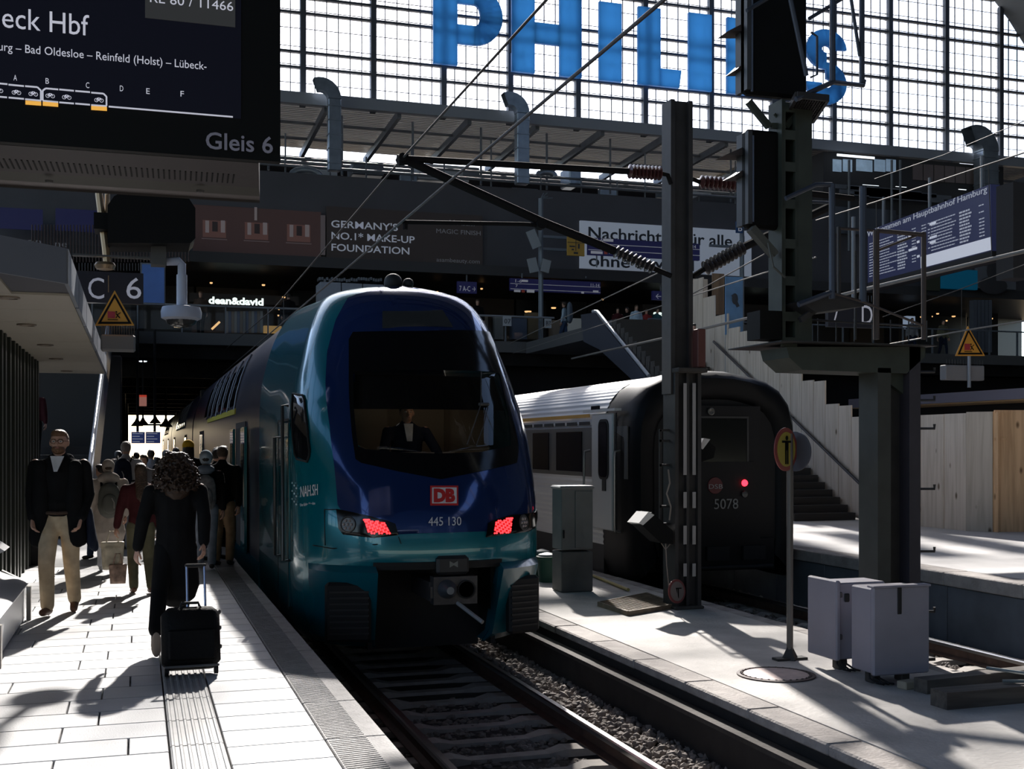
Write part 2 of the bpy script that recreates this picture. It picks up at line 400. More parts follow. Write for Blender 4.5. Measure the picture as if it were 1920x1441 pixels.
struct(m.build('trim_1', mull_m))
m = MB(); m.b2((AX-AW-.6, -60, -1), (AX-AW, WY, 3.5)); [m.b2((AX-AW-.5, y, 3.5), (AX-AW-.1, y+.5, 8.4)) for y in range(-60, 46, 4)]; struct(m.build('wall_left', dark_m))  # open band above added so sky reflects in the train's left corner
m = MB(); m.b2((AX+AW, -60, -1), (AX+AW+.6, WY, 9)); struct(m.build('wall_right', dark_m))
m = MB(); m.b2((AX-AW, -60.6, -1), (AX+AW, -60, 7)); struct(m.build('wall_back', dark_m))
# glazed end wall ahead (window_1) and behind the viewer (window_2)
MX = [-35.2+2.9*i for i in range(13)]+[2.6, 6.2-.7]
MX = [3.3-2.9*i for i in range(13, 0, -1)]+[3.3, 6.2, 9.0, 11.9, 14.75, 17.75, 20.85, 24.0, 27.1, 30.2, 33.2, 36.3, 39.4, 42.4, 45]
ZB = 15.35
w1 = sroot('window_1', (AX, WY, ZB))
for x in MX:
    h = arch(x)
    if h < ZB+1: continue
    m = MB(); m.b2((x-.11, WY-.15, ZB-.3), (x+.11, WY+.2, h)); m.build('mullion', mull_m, w1)
zs = []
z = 16.55
while z < 35: zs += [z, z+.61]; z += 2.15
def span(z):
    k = 1-((z-A0)/AH)**2
    return (AX-AW*math.sqrt(max(k, 0)), AX+AW*math.sqrt(max(k, 0)))
for z in zs:
    a, b = span(z)
    if b-a < 4: continue
    m = MB(); m.b2((a, WY-.09, z-.045), (b, WY+.09, z+.045)); m.build('transom', mull_m, w1)
m = MB()
for i in range(len(MX)-1):
    n = 6; a, b = MX[i], MX[i+1]
    for k in range(1, n):
        x = a+(b-a)*k/n; h = arch(x)
        if h > ZB+.5 and -25 < x: m.b2((x-.016, WY-.03, ZB), (x+.016, WY+.03, h))
z = 15.95
while z < 34:
    a, b = span(z)
    if b-a > 4: m.b2((a, WY-.015, z-.012), (b, WY+.015, z+.012))
    z += .716
tag(m.build('glazing_bar', mull_m, w1), kind='stuff')
zz = [ZB]+[z for z in zs[1::2]]
for i in range(len(MX)-1):
    a, b = MX[i], MX[i+1]
    for j in range(len(zz)-1):
        t = min(arch(a), arch(b))
        if zz[j+1] > t+1.5: continue
        if b < -12 : continue
        m = MB(); m.add([(a, WY, zz[j]), (b, WY, zz[j]), (b, WY, zz[j+1]), (a, WY, zz[j+1])], [(0,1,2,3)]); m.build('pane', glass_m, w1)
m = MB()
for i in range(23):
    x = AX-AW+i*AW*2/22; m.b2((x-.25, -60.1, 7), (x+.25, -59.8, arch(x)))
for z in range(9, 34, 3):
    a, b = span(z); m.b2((a, -60.1, z-.2), (b, -59.8, z+.2))
w2 = sroot('window_2', (AX, -60, 7)); m.build('window_frame', mull_m, w2)
m = MB(); m.add([(AX-AW,-60,7),(AX+AW,-60,7),(AX+AW,-60,35.2),(AX-AW,-60,35.2)], [(0,1,2,3)]); m.build('dimming_glass', glass('dimming_glass', (.05,.055,.065)), w2)  # tint darkened to cut the sky light from behind the viewer

# ================= CANOPY (corrugated) in front of the glass =================
cn = sroot('roof_canopy', (15, 50, 15))
m = MB(); n = 60
for i in range(n):
    y = 46.0+i*7.6/n; z = 15.15+(.06 if i % 2 else 0)
    m.b2((-10, y, z), (27.5, y+7.6/n+.001, z+.04))
m.build('corrugated_sheet', corr_m, cn)
m = MB()
for i in range(n):
    y = 46.0+i*7.6/n; z = 15.15+(.06 if i % 2 else 0)
    m.b2((27.5, y, z), (50, y+7.6/n+.001, z+.04))
m.build('corrugated_sheet', mat('corrugated_dark', (.12,.12,.125), .5), cn)
m = MB(); m.b2((-10, 45.8, 14.95), (50, 46.05, 15.4)); m.build('edge_beam', mat('edge_beam_grey', (.22,.24,.28), .5), cn)
for i in range(18):
    x = 4.3+i*2.92-6; m = MB(); m.bar((x, 46.1, 14.95), (x, 53.6, 14.8), .16, .3); m.build('rafter', steel_m, cn)
for z, y in ((14.9, 48.5), (14.9, 51)):
    m = MB(); m.b2((-10, y, z), (50, y+.08, z+.1)); m.build('purlin', steel_m, cn)
for i in range(17):
    x = 5.1+i*2.92-6; m = MB(); m.tube([(x, 47.2, 15), (x, 47.2, 12.6)], .05, 6); m.build('hanger', steel_m, cn)

# ================= BRIDGE BUILDING =================
BD = 5.7
bb = sroot('concourse_bridge', (10, 43, BD))
m = MB(); m.b2((-30, 43, BD-.42), (46, 62, BD)); m.build('deck', deck_m, bb)
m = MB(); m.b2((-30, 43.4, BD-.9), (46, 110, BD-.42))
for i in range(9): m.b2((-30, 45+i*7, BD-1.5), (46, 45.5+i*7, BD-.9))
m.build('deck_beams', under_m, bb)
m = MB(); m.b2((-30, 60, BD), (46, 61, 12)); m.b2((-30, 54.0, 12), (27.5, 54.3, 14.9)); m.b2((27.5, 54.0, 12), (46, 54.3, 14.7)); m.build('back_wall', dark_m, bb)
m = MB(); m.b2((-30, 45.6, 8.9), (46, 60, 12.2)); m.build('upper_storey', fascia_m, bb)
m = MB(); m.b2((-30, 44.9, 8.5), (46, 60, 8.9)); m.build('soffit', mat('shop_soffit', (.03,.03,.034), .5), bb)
for i, x in enumerate(range(-12, 46, 6)):
    m = MB(); m.b2((x-.25, 50, BD), (x+.25, 50.5, 8.5)); m.build('pillar', dark_m, bb)
# shop front wall with dark glass and warm interior
for i in range(16):
    x = -12+i*3.6; m = MB(); m.b2((x, 52, BD), (x+3.5, 52.1, 8.5))
    m.build('shop_front', mat('shop_front_%d' % (i % 3), [(.02,.018,.018), (.045,.03,.022), (.018,.02,.024)][i % 3], .3), bb)
# wall below the bridge closing the far right behind the stairs
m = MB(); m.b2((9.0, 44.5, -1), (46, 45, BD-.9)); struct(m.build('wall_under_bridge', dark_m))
m = MB(); m.b2((-30, 44.5, -1), (-4.6, 45, BD-.9)); struct(m.build('wall_under_bridge', dark_m)); m = MB(); m.b2((-4.9, 45, -1), (-4.6, 112, BD-.9)); struct(m.build('underpass_reflection_block', under_m))  # second wall added to block bright sky reflections in the train side
for x, y in ((-.95, 41.6), (4.9, 60), (-1, 60), (-1, 78), (5, 78)):
    m = MB(); m.bev((x, y, (BD-1.0)/2), (.9, .9, BD-1.0), .05); struct(m.build('bridge_column', mat('bridge_column', (.03,.025,.024), .7)))
# ================= BLUE DOUBLE-DECK TRAIN =================
TC = 3.05
FP = [(.28,1.24),(.45,1.36),(.7,1.39),(1.0,1.40),(2.5,1.40),(2.8,1.375),(3.1,1.32),(3.44,1.23),(3.8,1.12),(4.08,1.0),(4.25,.88),(4.35,.7),(4.40,.4),(4.41,.0)]
BP = [(.28,1.32),(.45,1.38),(.7,1.40),(1.0,1.40),(2.6,1.40),(2.9,1.395),(3.2,1.375),(3.5,1.31),(3.85,1.2),(4.12,1.06),(4.3,.9),(4.42,.68),(4.47,.4),(4.48,.0)]
NP = [(.28,12.45),(.6,12.2),(1.0,12.06),(1.3,12.0),(1.6,12.02),(2.0,12.12),(2.6,12.4),(3.4,12.88),(4.0,13.35),(4.25,13.65),(4.36,13.9),(4.41,14.1)]
def lerp(T, x):
    if x <= T[0][0]: return T[0][1]
    n = len(T)
    for i in range(n-1):
        (a, b), (c, d) = T[i], T[i+1]
        if x <= c:
            h = c-a; s1 = (d-b)/h
            s0 = (b-T[i-1][1])/(a-T[i-1][0]) if i else s1
            s2 = (T[i+2][1]-d)/(T[i+2][0]-c) if i < n-2 else s1*1.6
            m0 = 0 if s0*s1 <= 0 else 2*s0*s1/(s0+s1); m1 = 0 if s1*s2 <= 0 else 2*s1*s2/(s1+s2)
            if i == 0: m0 = s1
            t = (x-a)/h
            return (2*t**3-3*t**2+1)*b+(t**3-2*t**2+t)*h*m0+(-2*t**3+3*t**2)*d+(t**3-t**2)*h*m1
    return T[-1][1]
def Rz(z): return 1.25 if z < 3 else 1.25-.55*min(1, (z-3)/1.3)
EX = 2.25
def S(f, z, off=0):
    """front skin of the train: f = share of the half width (-1..1), z = height above the rails"""
    w_ = lerp(FP, z); a = min(1, abs(f)); lag = Rz(z)*(1-(max(0, 1-a**EX))**(1/EX))
    p = Vector((TC+w_*f, lerp(NP, z)+lag, Zr+z))
    if off:
        e = .01; f0 = max(-.985, min(.985, f))
        du = S(f0+e, z)-S(f0-e, z); dv = S(f0, z+.03)-S(f0, z-.03); n = du.cross(dv).normalized(); p = p+n*off
    return p
def proj(p):
    d = p.x*SN+p.y*CS; return 960+F*(p.x*CS-p.y*SN)/d, HZ-F*(p.z-EYE)/d
def fz(px, py):
    f, z = 0.0, 1.7
    best = None
    for i in range(-19, 20):
        for k in range(0, 28):
            ff, zz_ = i/20, .3+k*.15; q = proj(S(ff, zz_)); e = (q[0]-px)**2+(q[1]-py)**2
            if best is None or e < best[0]: best = (e, ff, zz_)
    _, f, z = best; st = .04
    for _ in range(24):
        for df, dz in ((st, 0), (-st, 0), (0, st*3), (0, -st*3), (st, st), (-st, -st), (st, -st), (-st, st)):
            ff, zz_ = max(-1, min(1, f+df)), max(.28, min(4.4, z+dz)); q = proj(S(ff, zz_)); e = (q[0]-px)**2+(q[1]-py)**2
            if e < best[0]: best = (e, ff, zz_)
        if (best[1], best[2]) == (f, z): st *= .5
        f, z = best[1], best[2]
    return (f, z)
def scan(poly, z):
    xs_ = []
    n = len(poly)
    for i in range(n):
        (a, za), (b, zb) = poly[i], poly[(i+1) % n]
        if (za-z)*(zb-z) <= 0 and za != zb: xs_.append(a+(b-a)*(z-za)/(zb-za))
    return (min(xs_), max(xs_)) if len(xs_) > 1 else None
def inside(poly, f, z):
    c = False; n = len(poly)
    for i in range(n):
        (a, za), (b, zb) = poly[i], poly[(i+1) % n]
        if (za > z) != (zb > z) and f < (b-a)*(z-za)/(zb-za)+a: c = not c
    return c
def patch(poly, off, nr=26, nc=18, hole=None):
    z0 = min(p[1] for p in poly); z1 = max(p[1] for p in poly); rows = []; fzr = []
    for i in range(nr+1):
        z = z0+(z1-z0)*(i/nr); z = min(max(z, z0+1e-4), z1-1e-4); s_ = scan(poly, z)
        if not s_: continue
        fr = [(s_[0]+(s_[1]-s_[0])*j/nc, z) for j in range(nc+1)]; fzr.append(fr); rows.append([S(f, zz_, off) for f, zz_ in fr])
    m = MB()
    if hole is None: return m.grid(rows)
    vs = [p for r in rows for p in r]; fs = []
    for i in range(len(rows)-1):
        for j in range(nc):
            ids = [(i, j), (i, j+1), (i+1, j+1), (i+1, j)]
            if all(inside(hole, *fzr[a][b]) for a, b in ids): continue
            fs.append(tuple(a*(nc+1)+b for a, b in ids))
    return m.add(vs, fs)
def resample(poly, n):
    L = [0]; m_ = len(poly)
    for i in range(m_): a, b = poly[i], poly[(i+1) % m_]; L.append(L[-1]+math.hypot(b[0]-a[0], b[1]-a[1]))
    out = []
    for k in range(n):
        t = L[-1]*k/n; i = max(j for j in range(m_) if L[j] <= t+1e-9); a, b = poly[i], poly[(i+1) % m_]; u = (t-L[i])/max(1e-9, L[i+1]-L[i])
        out.append((a[0]+(b[0]-a[0])*u, a[1]+(b[1]-a[1])*u))
    return out
def ring(outer, inner, off, n=96, k=5):
    cx = sum(p[0] for p in inner)/len(inner); cz = sum(p[1] for p in inner)/len(inner)
    o_, i_ = [], []
    def ray(poly, t):
        dx, dz = math.cos(t), math.sin(t); best = None; m_ = len(poly)
        for q in range(m_):
            (a, za), (b, zb) = poly[q], poly[(q+1) % m_]; ex, ez = b-a, zb-za; den = dx*ez-dz*ex
            if abs(den) < 1e-12: continue
            s_ = ((a-cx)*ez-(za-cz)*ex)/den; v_ = ((a-cx)*dz-(za-cz)*dx)/den
            if s_ > 0 and -1e-6 <= v_ <= 1+1e-6 and (best is None or s_ < best): best = s_
        return (cx+dx*best, cz+dz*best)
    rows = []
    for q in range(n+1):
        t = 2*PI*q/n; a = ray(outer, t); b = ray(inner, t)
        rows.append([S(a[0]+(b[0]-a[0])*j/k, a[1]+(b[1]-a[1])*j/k, off) for j in range(k+1)])
    return MB().grid(rows)
PXF = lambda L: [fz(*p) for p in L]
teal_m = mat('teal_gloss_paint', (.0,.15,.20), .2, .3, coat=.6)
navy_m = mat('navy_gloss_paint', (.012,.034,.14), .10, .45, coat=.6)
navyb_m = mat('dark_navy_side_paint', (.01,.012,.03), .3, spec=.3)
blkg_m = mat('black_gloss_panel', (.004,.004,.005), .12, spec=.35)
win_m = mat('dark_side_window', (.006,.006,.008), .06, spec=.6)
rub_m = mat('black_rubber', (.006,.006,.007), .7)
wsg_m = glass('windscreen_glass', (.55,.55,.55))
silver_m = mat('silver_metal', (.5,.5,.5), .35, 1)
gmet_m = mat('dull_grey_metal', (.075,.07,.07), .5, .4, var=.2, scale=12)
white_m = mat('white_lettering', (.6,.6,.62), .6)
red_m = mat('red_lettering', (.45,.012,.012), .5)
T = thing('commuter_train', 'long blue and teal double-deck train with red tail lights at the left platform', 'train', (TC, 12, Zr))

outer = PXF([(655,624),(786,622),(918,624),(932,680),(946,740),(961,791),(971,838),(968,868),(900,884),(826,899),(745,884),(668,866),(657,770),(655,694)])
inner = PXF([(663,696),(800,695),(934,699),(943,740),(951,775),(956,836),(900,848),(817,851),(740,848),(673,841),(665,770)])
maskp = PXF([(656,551),(700,549),(760,547),(830,549),(870,553)])
# mask limits by height, read off both edges
ml = PXF([(655,556),(630,600),(614,660),(611,720),(619,800),(628,880),(634,950)]); mr = PXF([(872,556),(922,600),(958,680),(985,760),(999,850),(1003,930),(1002,952)])
ml = [p for p in ml]; mr = [(min(.97, p[0]), p[1]) for p in mr]
mb = PXF([(747,1001),(830,1000),(910,1001)])
maskpoly = [(ml[0][0]*.2, 4.405)]+ml+[(-.50, 1.50), (mb[0][0], mb[0][1]), (mb[1][0], mb[0][1]-.005), (mb[2][0], mb[0][1]), (.55, 1.52)]+mr[::-1]+[(mr[0][0]*.2, 4.405)]
# front skin, open for the windscreen and for the coupler
bow = [(-.5, .2), (.5, .2), (.5, 1.20), (-.5, 1.20)]
def skin(z0, z1, nr, hole_fn):
    rows = []; idx = []
    for i in range(nr+1):
        z = z0+(z1-z0)*i/nr; r = []; q = []
        for Y in (17.0, 16, 15.2): 
            w_ = lerp(FP, z)+(lerp(BP, min(z, 4.48))-lerp(FP, z))*max(0, min(1, (Y-14.8)/2.0)); zt = z*(1+.016*max(0, min(1, (Y-14.8)/2.0)))
            r.append(Vector((TC-w_, Y, Zr+zt))); q.append(None)
        for j in range(61):
            t = -1+2*j/60; f = math.copysign(1-(1-abs(t))**1.6, t); r.append(S(f, z)); q.append((f, z))
        for Y in (15.2, 16, 17.0):
            w_ = lerp(FP, z)+(lerp(BP, min(z, 4.48))-lerp(FP, z))*max(0, min(1, (Y-14.8)/2.0)); zt = z*(1+.016*max(0, min(1, (Y-14.8)/2.0)))
            r.append(Vector((TC+w_, Y, Zr+zt))); q.append(None)
        rows.append(r); idx.append(q)
    nc = len(rows[0]); m = MB(); fs = []
    for i in range(nr):
        for j in range(nc-1):
            qs = [idx[i][j], idx[i][j+1], idx[i+1][j+1], idx[i+1][j]]
            if all(q is not None and hole_fn(*q) for q in qs): continue
            fs.append((i*nc+j, i*nc+j+1, (i+1)*nc+j+1, (i+1)*nc+j))
    return m.add([p for r in rows for p in r], fs)
skin(.28, 4.41, 110, lambda f, z: inside(outer, f, z) or inside(bow, f, z)).build('cab_shell', teal_m, T, smooth=50)
patch(maskpoly, .008, 70, 40, hole=outer).build('front_mask', navy_m, T, smooth=60)
ring(outer, inner, .016).build('windshield_surround', blkg_m, T, smooth=60)
patch(inner, .010, 20, 20).build('windshield', wsg_m, T, smooth=80)
dsp = PXF([(717,582),(829,583),(851,619),(717,617)]); patch(dsp, .018, 6, 8).build('destination_display', mat('display_dark', (.022,.024,.024), .6), T, smooth=60)
zb = [p for p in inner]; blind = [(-.80, fz(800,697)[1]+.02), (.80, fz(800,697)[1]+.02), (.80, fz(800,758)[1]), (-.80, fz(800,758)[1])]
patch(blind, -.10, 8, 18).build('sun_blind', mat('roller_blind', (.012,.012,.012), .9), T)
# seam lines, wiper
ww = MB(); wp = [fz(899,700), fz(899,760), fz(886,800), fz(873,836)]; ww.tube([S(*q, .035) for q in wp], .007, 6)
wp2 = [fz(912,762), fz(904,800), fz(890,838)]; ww.tube([S(*q, .035) for q in wp2], .006, 6); ww.tube([S(*fz(896,760), .03), S(*fz(913,760), .03)], .02, 6)
ww.build('wiper', mat('wiper_grey', (.05,.05,.05), .5), T)
# lamp clusters
for poly, led, rc, lab in (([(632,954),(678,963),(741,980),(748,1006),(700,1008),(647,1005),(636,990)], [(683,973),(722,979),(734,1001),(691,1000)], (654,983), 'left'),
                      ([(914,978),(961,963),(1003,953),(1000,992),(960,1003),(909,1007)], [(927,976),(958,970),(955,999),(923,1001)], (978,979), 'right')):
    hp = patch(PXF(poly), .020, 10, 16).build('headlamp_housing', blkg_m, T, smooth=60)
    lp = PXF(led); z0, z1 = min(p[1] for p in lp), max(p[1] for p in lp); m = MB(); k = 0
    zs_ = [z0+(z1-z0)*(i+.5)/9 for i in range(9)]
    for i, z in enumerate(zs_):
        s_ = scan(lp, z)
        for j in range(9):
            if (i+j) % 3 == 0: continue
            f = s_[0]+(s_[1]-s_[0])*((j+.5)/9) if lab == 'left' else s_[1]-(s_[1]-s_[0])*((j+.5)/9)
            p = S(f, z, .026); m.ell(p, (.011, .006, .010), 6, 4)
    tag(m.build('tail_light', mat('red_led', (.9,.02,.02), .4, emit=6, ecol=(1,.02,.025)), hp), 'lit red tail light of small dots')
    patch(lp, .022, 5, 5).build('tail_light_lens', mat('red_lens', (.3,.01,.01), .2, emit=.35, ecol=(1,.03,.03)), hp, smooth=60)
    f0, z0 = fz(*rc); c = S(f0, z0, .02); n_ = (S(f0, z0, .05)-c).normalized(); m = MB()
    m.lathe(c, [(.085, 0), (.088, .012), (.075, .016), (.07, .006), (.01, .004)], 20, n_); lmp = m.build('headlamp', silver_m and mat('lamp_ring', (.10,.10,.10), .35, .6), hp, smooth=40)
    a = n_.cross(Vector((0, 0, 1))).normalized(); b = a.cross(n_); m = MB()
    for i in range(6): t = PI/3*i; m.ell(c+n_*.012+(a*math.cos(t)+b*math.sin(t))*.045, (.017,.010,.017), 8, 5)
    m.ell(c+n_*.012, (.017,.010,.017), 8, 5); m.build('lamp_lens', mat('lamp_lens', (.35,.3,.3), .15), lmp, smooth=60)
# logo and number
def onface(px, py, o=.014): return S(*fz(px, py), o)
a, b, c, d = onface(806,911), onface(858,911), onface(858,948), onface(806,948)
ctr = (a+b+c+d)/4; xd = (b-a).normalized(); ud = (a-d).normalized(); nn = xd.cross(ud); W_, H_ = (b-a).length, (a-d).length
def plate(name, cx, cy, w_, h_, off, mm, par):
    m = MB(); c0 = ctr+xd*cx+ud*cy+nn*off; m.prism([c0-xd*w_/2-ud*h_/2, c0+xd*w_/2-ud*h_/2, c0+xd*w_/2+ud*h_/2, c0-xd*w_/2+ud*h_/2], nn*.004); return m.build(name, mm, par)
lg = plate('logo', 0, 0, W_, H_, .004, red_m, T); plate('logo_field', 0, 0, W_*.88, H_*.80, .010, white_m, lg)
text('logo_letters', 'DB', H_*.86, ctr-xd*W_*.39-ud*H_*.30+nn*.018, xd, ud, red_m, lg, fit=W_*.76, bold=.012)
a = onface(802,986, .02); b = onface(863,985, .02)
text('fleet_number', '445 130', .135, a+(b-a)*0-nn*-.012, b-a, ud, white_m, T, fit=(b-a).length)
# black bow opening, crash buffers
m = MB(); m.b2((TC-.66, 12.9, Zr+.2), (TC+.66, 13.1, Zr+1.25)); m.b2((TC-.70, 12.15, Zr+1.2), (TC+.70, 13.1, Zr+1.26)); m.b2((TC-.71, 12.4, Zr+.28), (TC-.66, 13.1, Zr+1.24)); m.b2((TC+.66, 12.4, Zr+.28), (TC+.71, 13.1, Zr+1.24)); m.build('coupler_bay', rub_m, T)
patch([(-.5,1.16),(.5,1.16),(.5,1.24),(-.5,1.24)], .012, 2, 14).build('bay_trim', rub_m, T)
for s, q in ((-1, [(622,1030),(709,1030),(709,1172),(622,1172)]), (1, [(944,1027),(1010,1027),(1001,1158),(944,1160)])):
    x0, x1 = (TC-1.30, TC-.68) if s < 0 else (TC+.68, TC+1.30)
    m = MB(); pr = []
    for z, o_ in ((1.20, 0), (1.14, .16), (.40, .16), (.30, .06)):
        row = []
        for i in range(9):
            f = (x0+(x1-x0)*i/8-TC)/1.4; p = S(f, z); row.append(p-Vector((0, o_*(1 if abs(f) < .9 else .4), 0)))
        pr.append(row)
    m.grid(pr); m.add([r[0] for r in pr]+[r[0]+Vector((0, .3, 0)) for r in pr], [(i, i+1, i+5, i+4) for i in range(3)]); m.add([r[-1] for r in pr]+[r[-1]+Vector((0, .3, 0)) for r in pr], [(i, i+1, i+5, i+4) for i in range(3)])
    bf = m.build('bumper', mat('teal_lower_paint', (.0,.10,.14), .3, coat=.4), T, smooth=35)
    cx = (x0+x1)/2+(.04 if s < 0 else -.01); f = (cx-TC)/1.4; y0 = S(f, .7).y-.2; hw = .24 if s < 0 else .20
    ang = -s*math.radians(14 if s < 0 else 16); Mr = Matrix.Rotation(ang if s > 0 else ang, 3, 'Z')
    g = MB(); g.bev((cx, y0, Zr+.72), (hw*2, .12, .62), .03, rz=-ang); gr = g.build('buffer_block', rub_m, bf)
    for k in range(8):
        g = MB(); g.box((cx-math.sin(-ang)*-.07*0, y0-.065, Zr+.50+k*.062), (hw*1.7, .02, .02), rz=-ang); g.build('buffer_rib', mat('buffer_rib', (.018,.017,.018), .5), bf)
# coupler
k = MB(); y0 = 11.95; P = lambda px, py: PY(px, py, y0)
a, b = P(813,1134), P(895,1079); k.b2((a.x, y0, a.z), (b.x, y0+.16, b.z)); a, b = P(808,1100), P(815,1122); k.b2((a.x, y0+.02, a.z), (b.x, y0+.1, b.z)); k.b2((TC-.12, y0+.1, Zr+.82), (TC+.12, 13, Zr+1.02))
cp = k.build('coupler', gmet_m, T)
m = MB(); a, b = P(819,1078), P(880,1041); m.bev(((a.x+b.x)/2, y0+.1, (a.z+b.z)/2), (b.x-a.x, .22, b.z-a.z), .03); cb = m.build('electric_head_cover', mat('coupler_cover', (.02,.02,.022), .5), cp)
m = MB(); c = P(850,1057); m.prism([c+Vector((-.045,-.015,.035)), c+Vector((0,-.015,.01)), c+Vector((.045,-.015,.035)), c+Vector((.045,-.015,-.035)), c+Vector((0,-.015,-.01)), c+Vector((-.045,-.015,-.035))], (0,-.004,0)); m.build('coupler_symbol', mat('faded_white', (.2,.2,.18), .6), cb)
m = MB(); c = P(838,1104); m.lathe(c, [(.10, 0), (.095, .05), (.05, .13), (.04, .15), (.01, .15)], 20, (0, -1, 0)); m.build('coupler_cone', mat('cone_blue_grey', (.13,.15,.18), .35, .6), cp, smooth=40)
m = MB(); c = P(874,1104); m.lathe(c, [(.098, 0), (.10, .02), (.085, .022), (.08, -.02), (.01, -.03)], 20, (0, -1, 0)); m.build('coupler_funnel', rub_m, cp, smooth=40)
m = MB(); m.tube([P(858,1130), PY(880,1147,11.75), PY(905,1166,11.6)], .022, 8); m.build('coupler_handle', mat('pale_pipe', (.3,.3,.3), .5), cp, smooth=40)
# cab side window, seams, handrails
cw = [(551,738),(572,742),(578,800),(583,850),(578,866),(556,860),(550,800)]
patch(PXF(cw), .012, 12, 8).build('cab_side_window', win_m, T, smooth=60)
a = PXF([(551,738),(572,742),(578,800),(583,850),(578,866),(556,860),(550,800)]); m = MB(); m.tube([S(*q, .016) for q in resample(a, 26)]+[S(*a[0], .016)], .012, 6); m.build('window_rubber', rub_m, T)
m = MB()
sm = [(548,1012),(590,1022),(624,1028),(708,1020)]; m.tube([S(*fz(*q), .006) for q in sm], .006, 5)
m.tube([S(*fz(*q), .006) for q in [(609,955),(610,1022)]], .005, 5); m.tube([S(*fz(*q), .006) for q in [(609,955),(633,955)]], .005, 5); m.tube([S(*fz(*q), .012) for q in [(747,1006),(752,1019)]], .005, 5)
m.build('panel_seam', rub_m, T)
SX = TC-1.40
def onside(px, py): return PX(px, py, SX)
for px0, y0_, y1_ in ((526,820,1040),(541,760,1050)):
    a = onside(px0, y0_); b = onside(px0+1, y1_); m = MB(); m.tube([a, a+Vector((-.07,0,0)), Vector((a.x-.07, b.y, b.z)), b], .02, 8); m.build('handrail', mat('handrail_dark', (.05,.05,.05), .35, .5), T, smooth=40)
m = MB(); m.b2((SX-.012, 13.55, Zr+.62), (SX+.01, 14.5, Zr+2.72)); cd = m.build('crew_door', teal_m, T)
m = MB(); m.b2((SX-.016, 13.5, Zr+.60), (SX-.010, 13.53, Zr+2.74)); m.b2((SX-.016, 14.52, Zr+.60), (SX-.010, 14.55, Zr+2.74)); m.b2((SX-.016, 13.5, Zr+2.74), (SX-.010, 14.55, Zr+2.77)); m.build('door_seam', rub_m, cd)
# operator lettering on the side, wrapped on the cab flank
f0, z0 = fz(566, 932); f1, z1 = fz(596, 928)
a = S(f0, z0, .02); b = S(f1, z1, .02)
txt = text('operator_lettering', 'NAH.SH', .17, a, (b-a), (0, 0, 1), white_m, T, fit=(b-a).length*1.05)
text('operator_subline', 'Der Echte Norden', .045, a-Vector((0,0,.10)), (b-a), (0, 0, 1), white_m, T, fit=(b-a).length*.9)
m = MB()
for i in range(9):
    p = S(*fz(551+(i % 3)*4, 905+i*5), .02); m.ell(p, (.006+.002*(i % 3), .02, .012), 6, 4)
tag(m.build('operator_emblem', white_m, T), kind='stuff')
# roof horns
m = MB(); c = PY(737,530,14.2); m.ell(c, (.115,.13,.115), 14, 10); m.cyl(c-Vector((0,0,.22)), c, .05); m.ell(PY(765,532,14.2), (.07,.1,.07), 12, 8); m.cyl(PY(765,532,14.2)-Vector((0,0,.2)), PY(765,532,14.2), .03); m.ell(PY(723,540,14.2), (.03,.05,.05), 8, 6); m.build('roof_horn', rub_m, T, smooth=50)
# cab interior
ci = MB(); ci.b2((TC-1.2, 14.3, Zr+1.0), (TC+1.2, 14.36, Zr+3.3)); ci.b2((TC-1.25, 12.95, Zr+1.0), (TC+1.25, 14.3, Zr+1.15)); cab = ci.build('cab_rear_wall', mat('cab_cream', (.26,.20,.14), .7), T)
m = MB()
for x0, x1 in ((-1.1,-.62),(-.55,-.1),(.15,.62),(.68,1.2)): m.bev((TC+(x0+x1)/2, 14.27, Zr+2.5), (x1-x0, .05, 1.0), .02)
m.build('wall_locker', mat('cab_locker', (.36,.28,.20), .6), cab)
dk = MB(); dk.prism([(TC-1.0,12.72,Zr+2.28),(TC+1.0,12.72,Zr+2.28),(TC+1.15,13.2,Zr+2.36),(TC-1.15,13.2,Zr+2.36)], (0,0,-.12)); dk.b2((TC-1.0, 12.72, Zr+1.2), (TC+1.0, 12.8, Zr+2.2)); desk = dk.build('driver_desk', mat('desk_dark', (.03,.03,.03), .5), T)
m = MB(); m.b2((TC-.55, 13.14, Zr+2.355), (TC+.45, 13.22, Zr+2.385)); m.build('desk_rail', mat('desk_rail', (.45,.33,.24), .4), desk)
m = MB(); c = Vector((TC-.85, 13.7, Zr+2.55)); m.bev(c, (.36,.14,.5), .05); m.build('jump_seat', mat('seat_red_brown', (.07,.02,.02), .8), cab)
ll = bpy.data.lights.new('cab_lamp', 'POINT'); ll.energy = 1.6; ll.color = (1, .78, .55); ll.shadow_soft_size = .08
lo = bpy.data.objects.new('cab_lamp', ll); C.objects.link(lo); lo.parent = T; lo.location = Vector((TC+.3, 13.0, Zr+3.0))-T.location

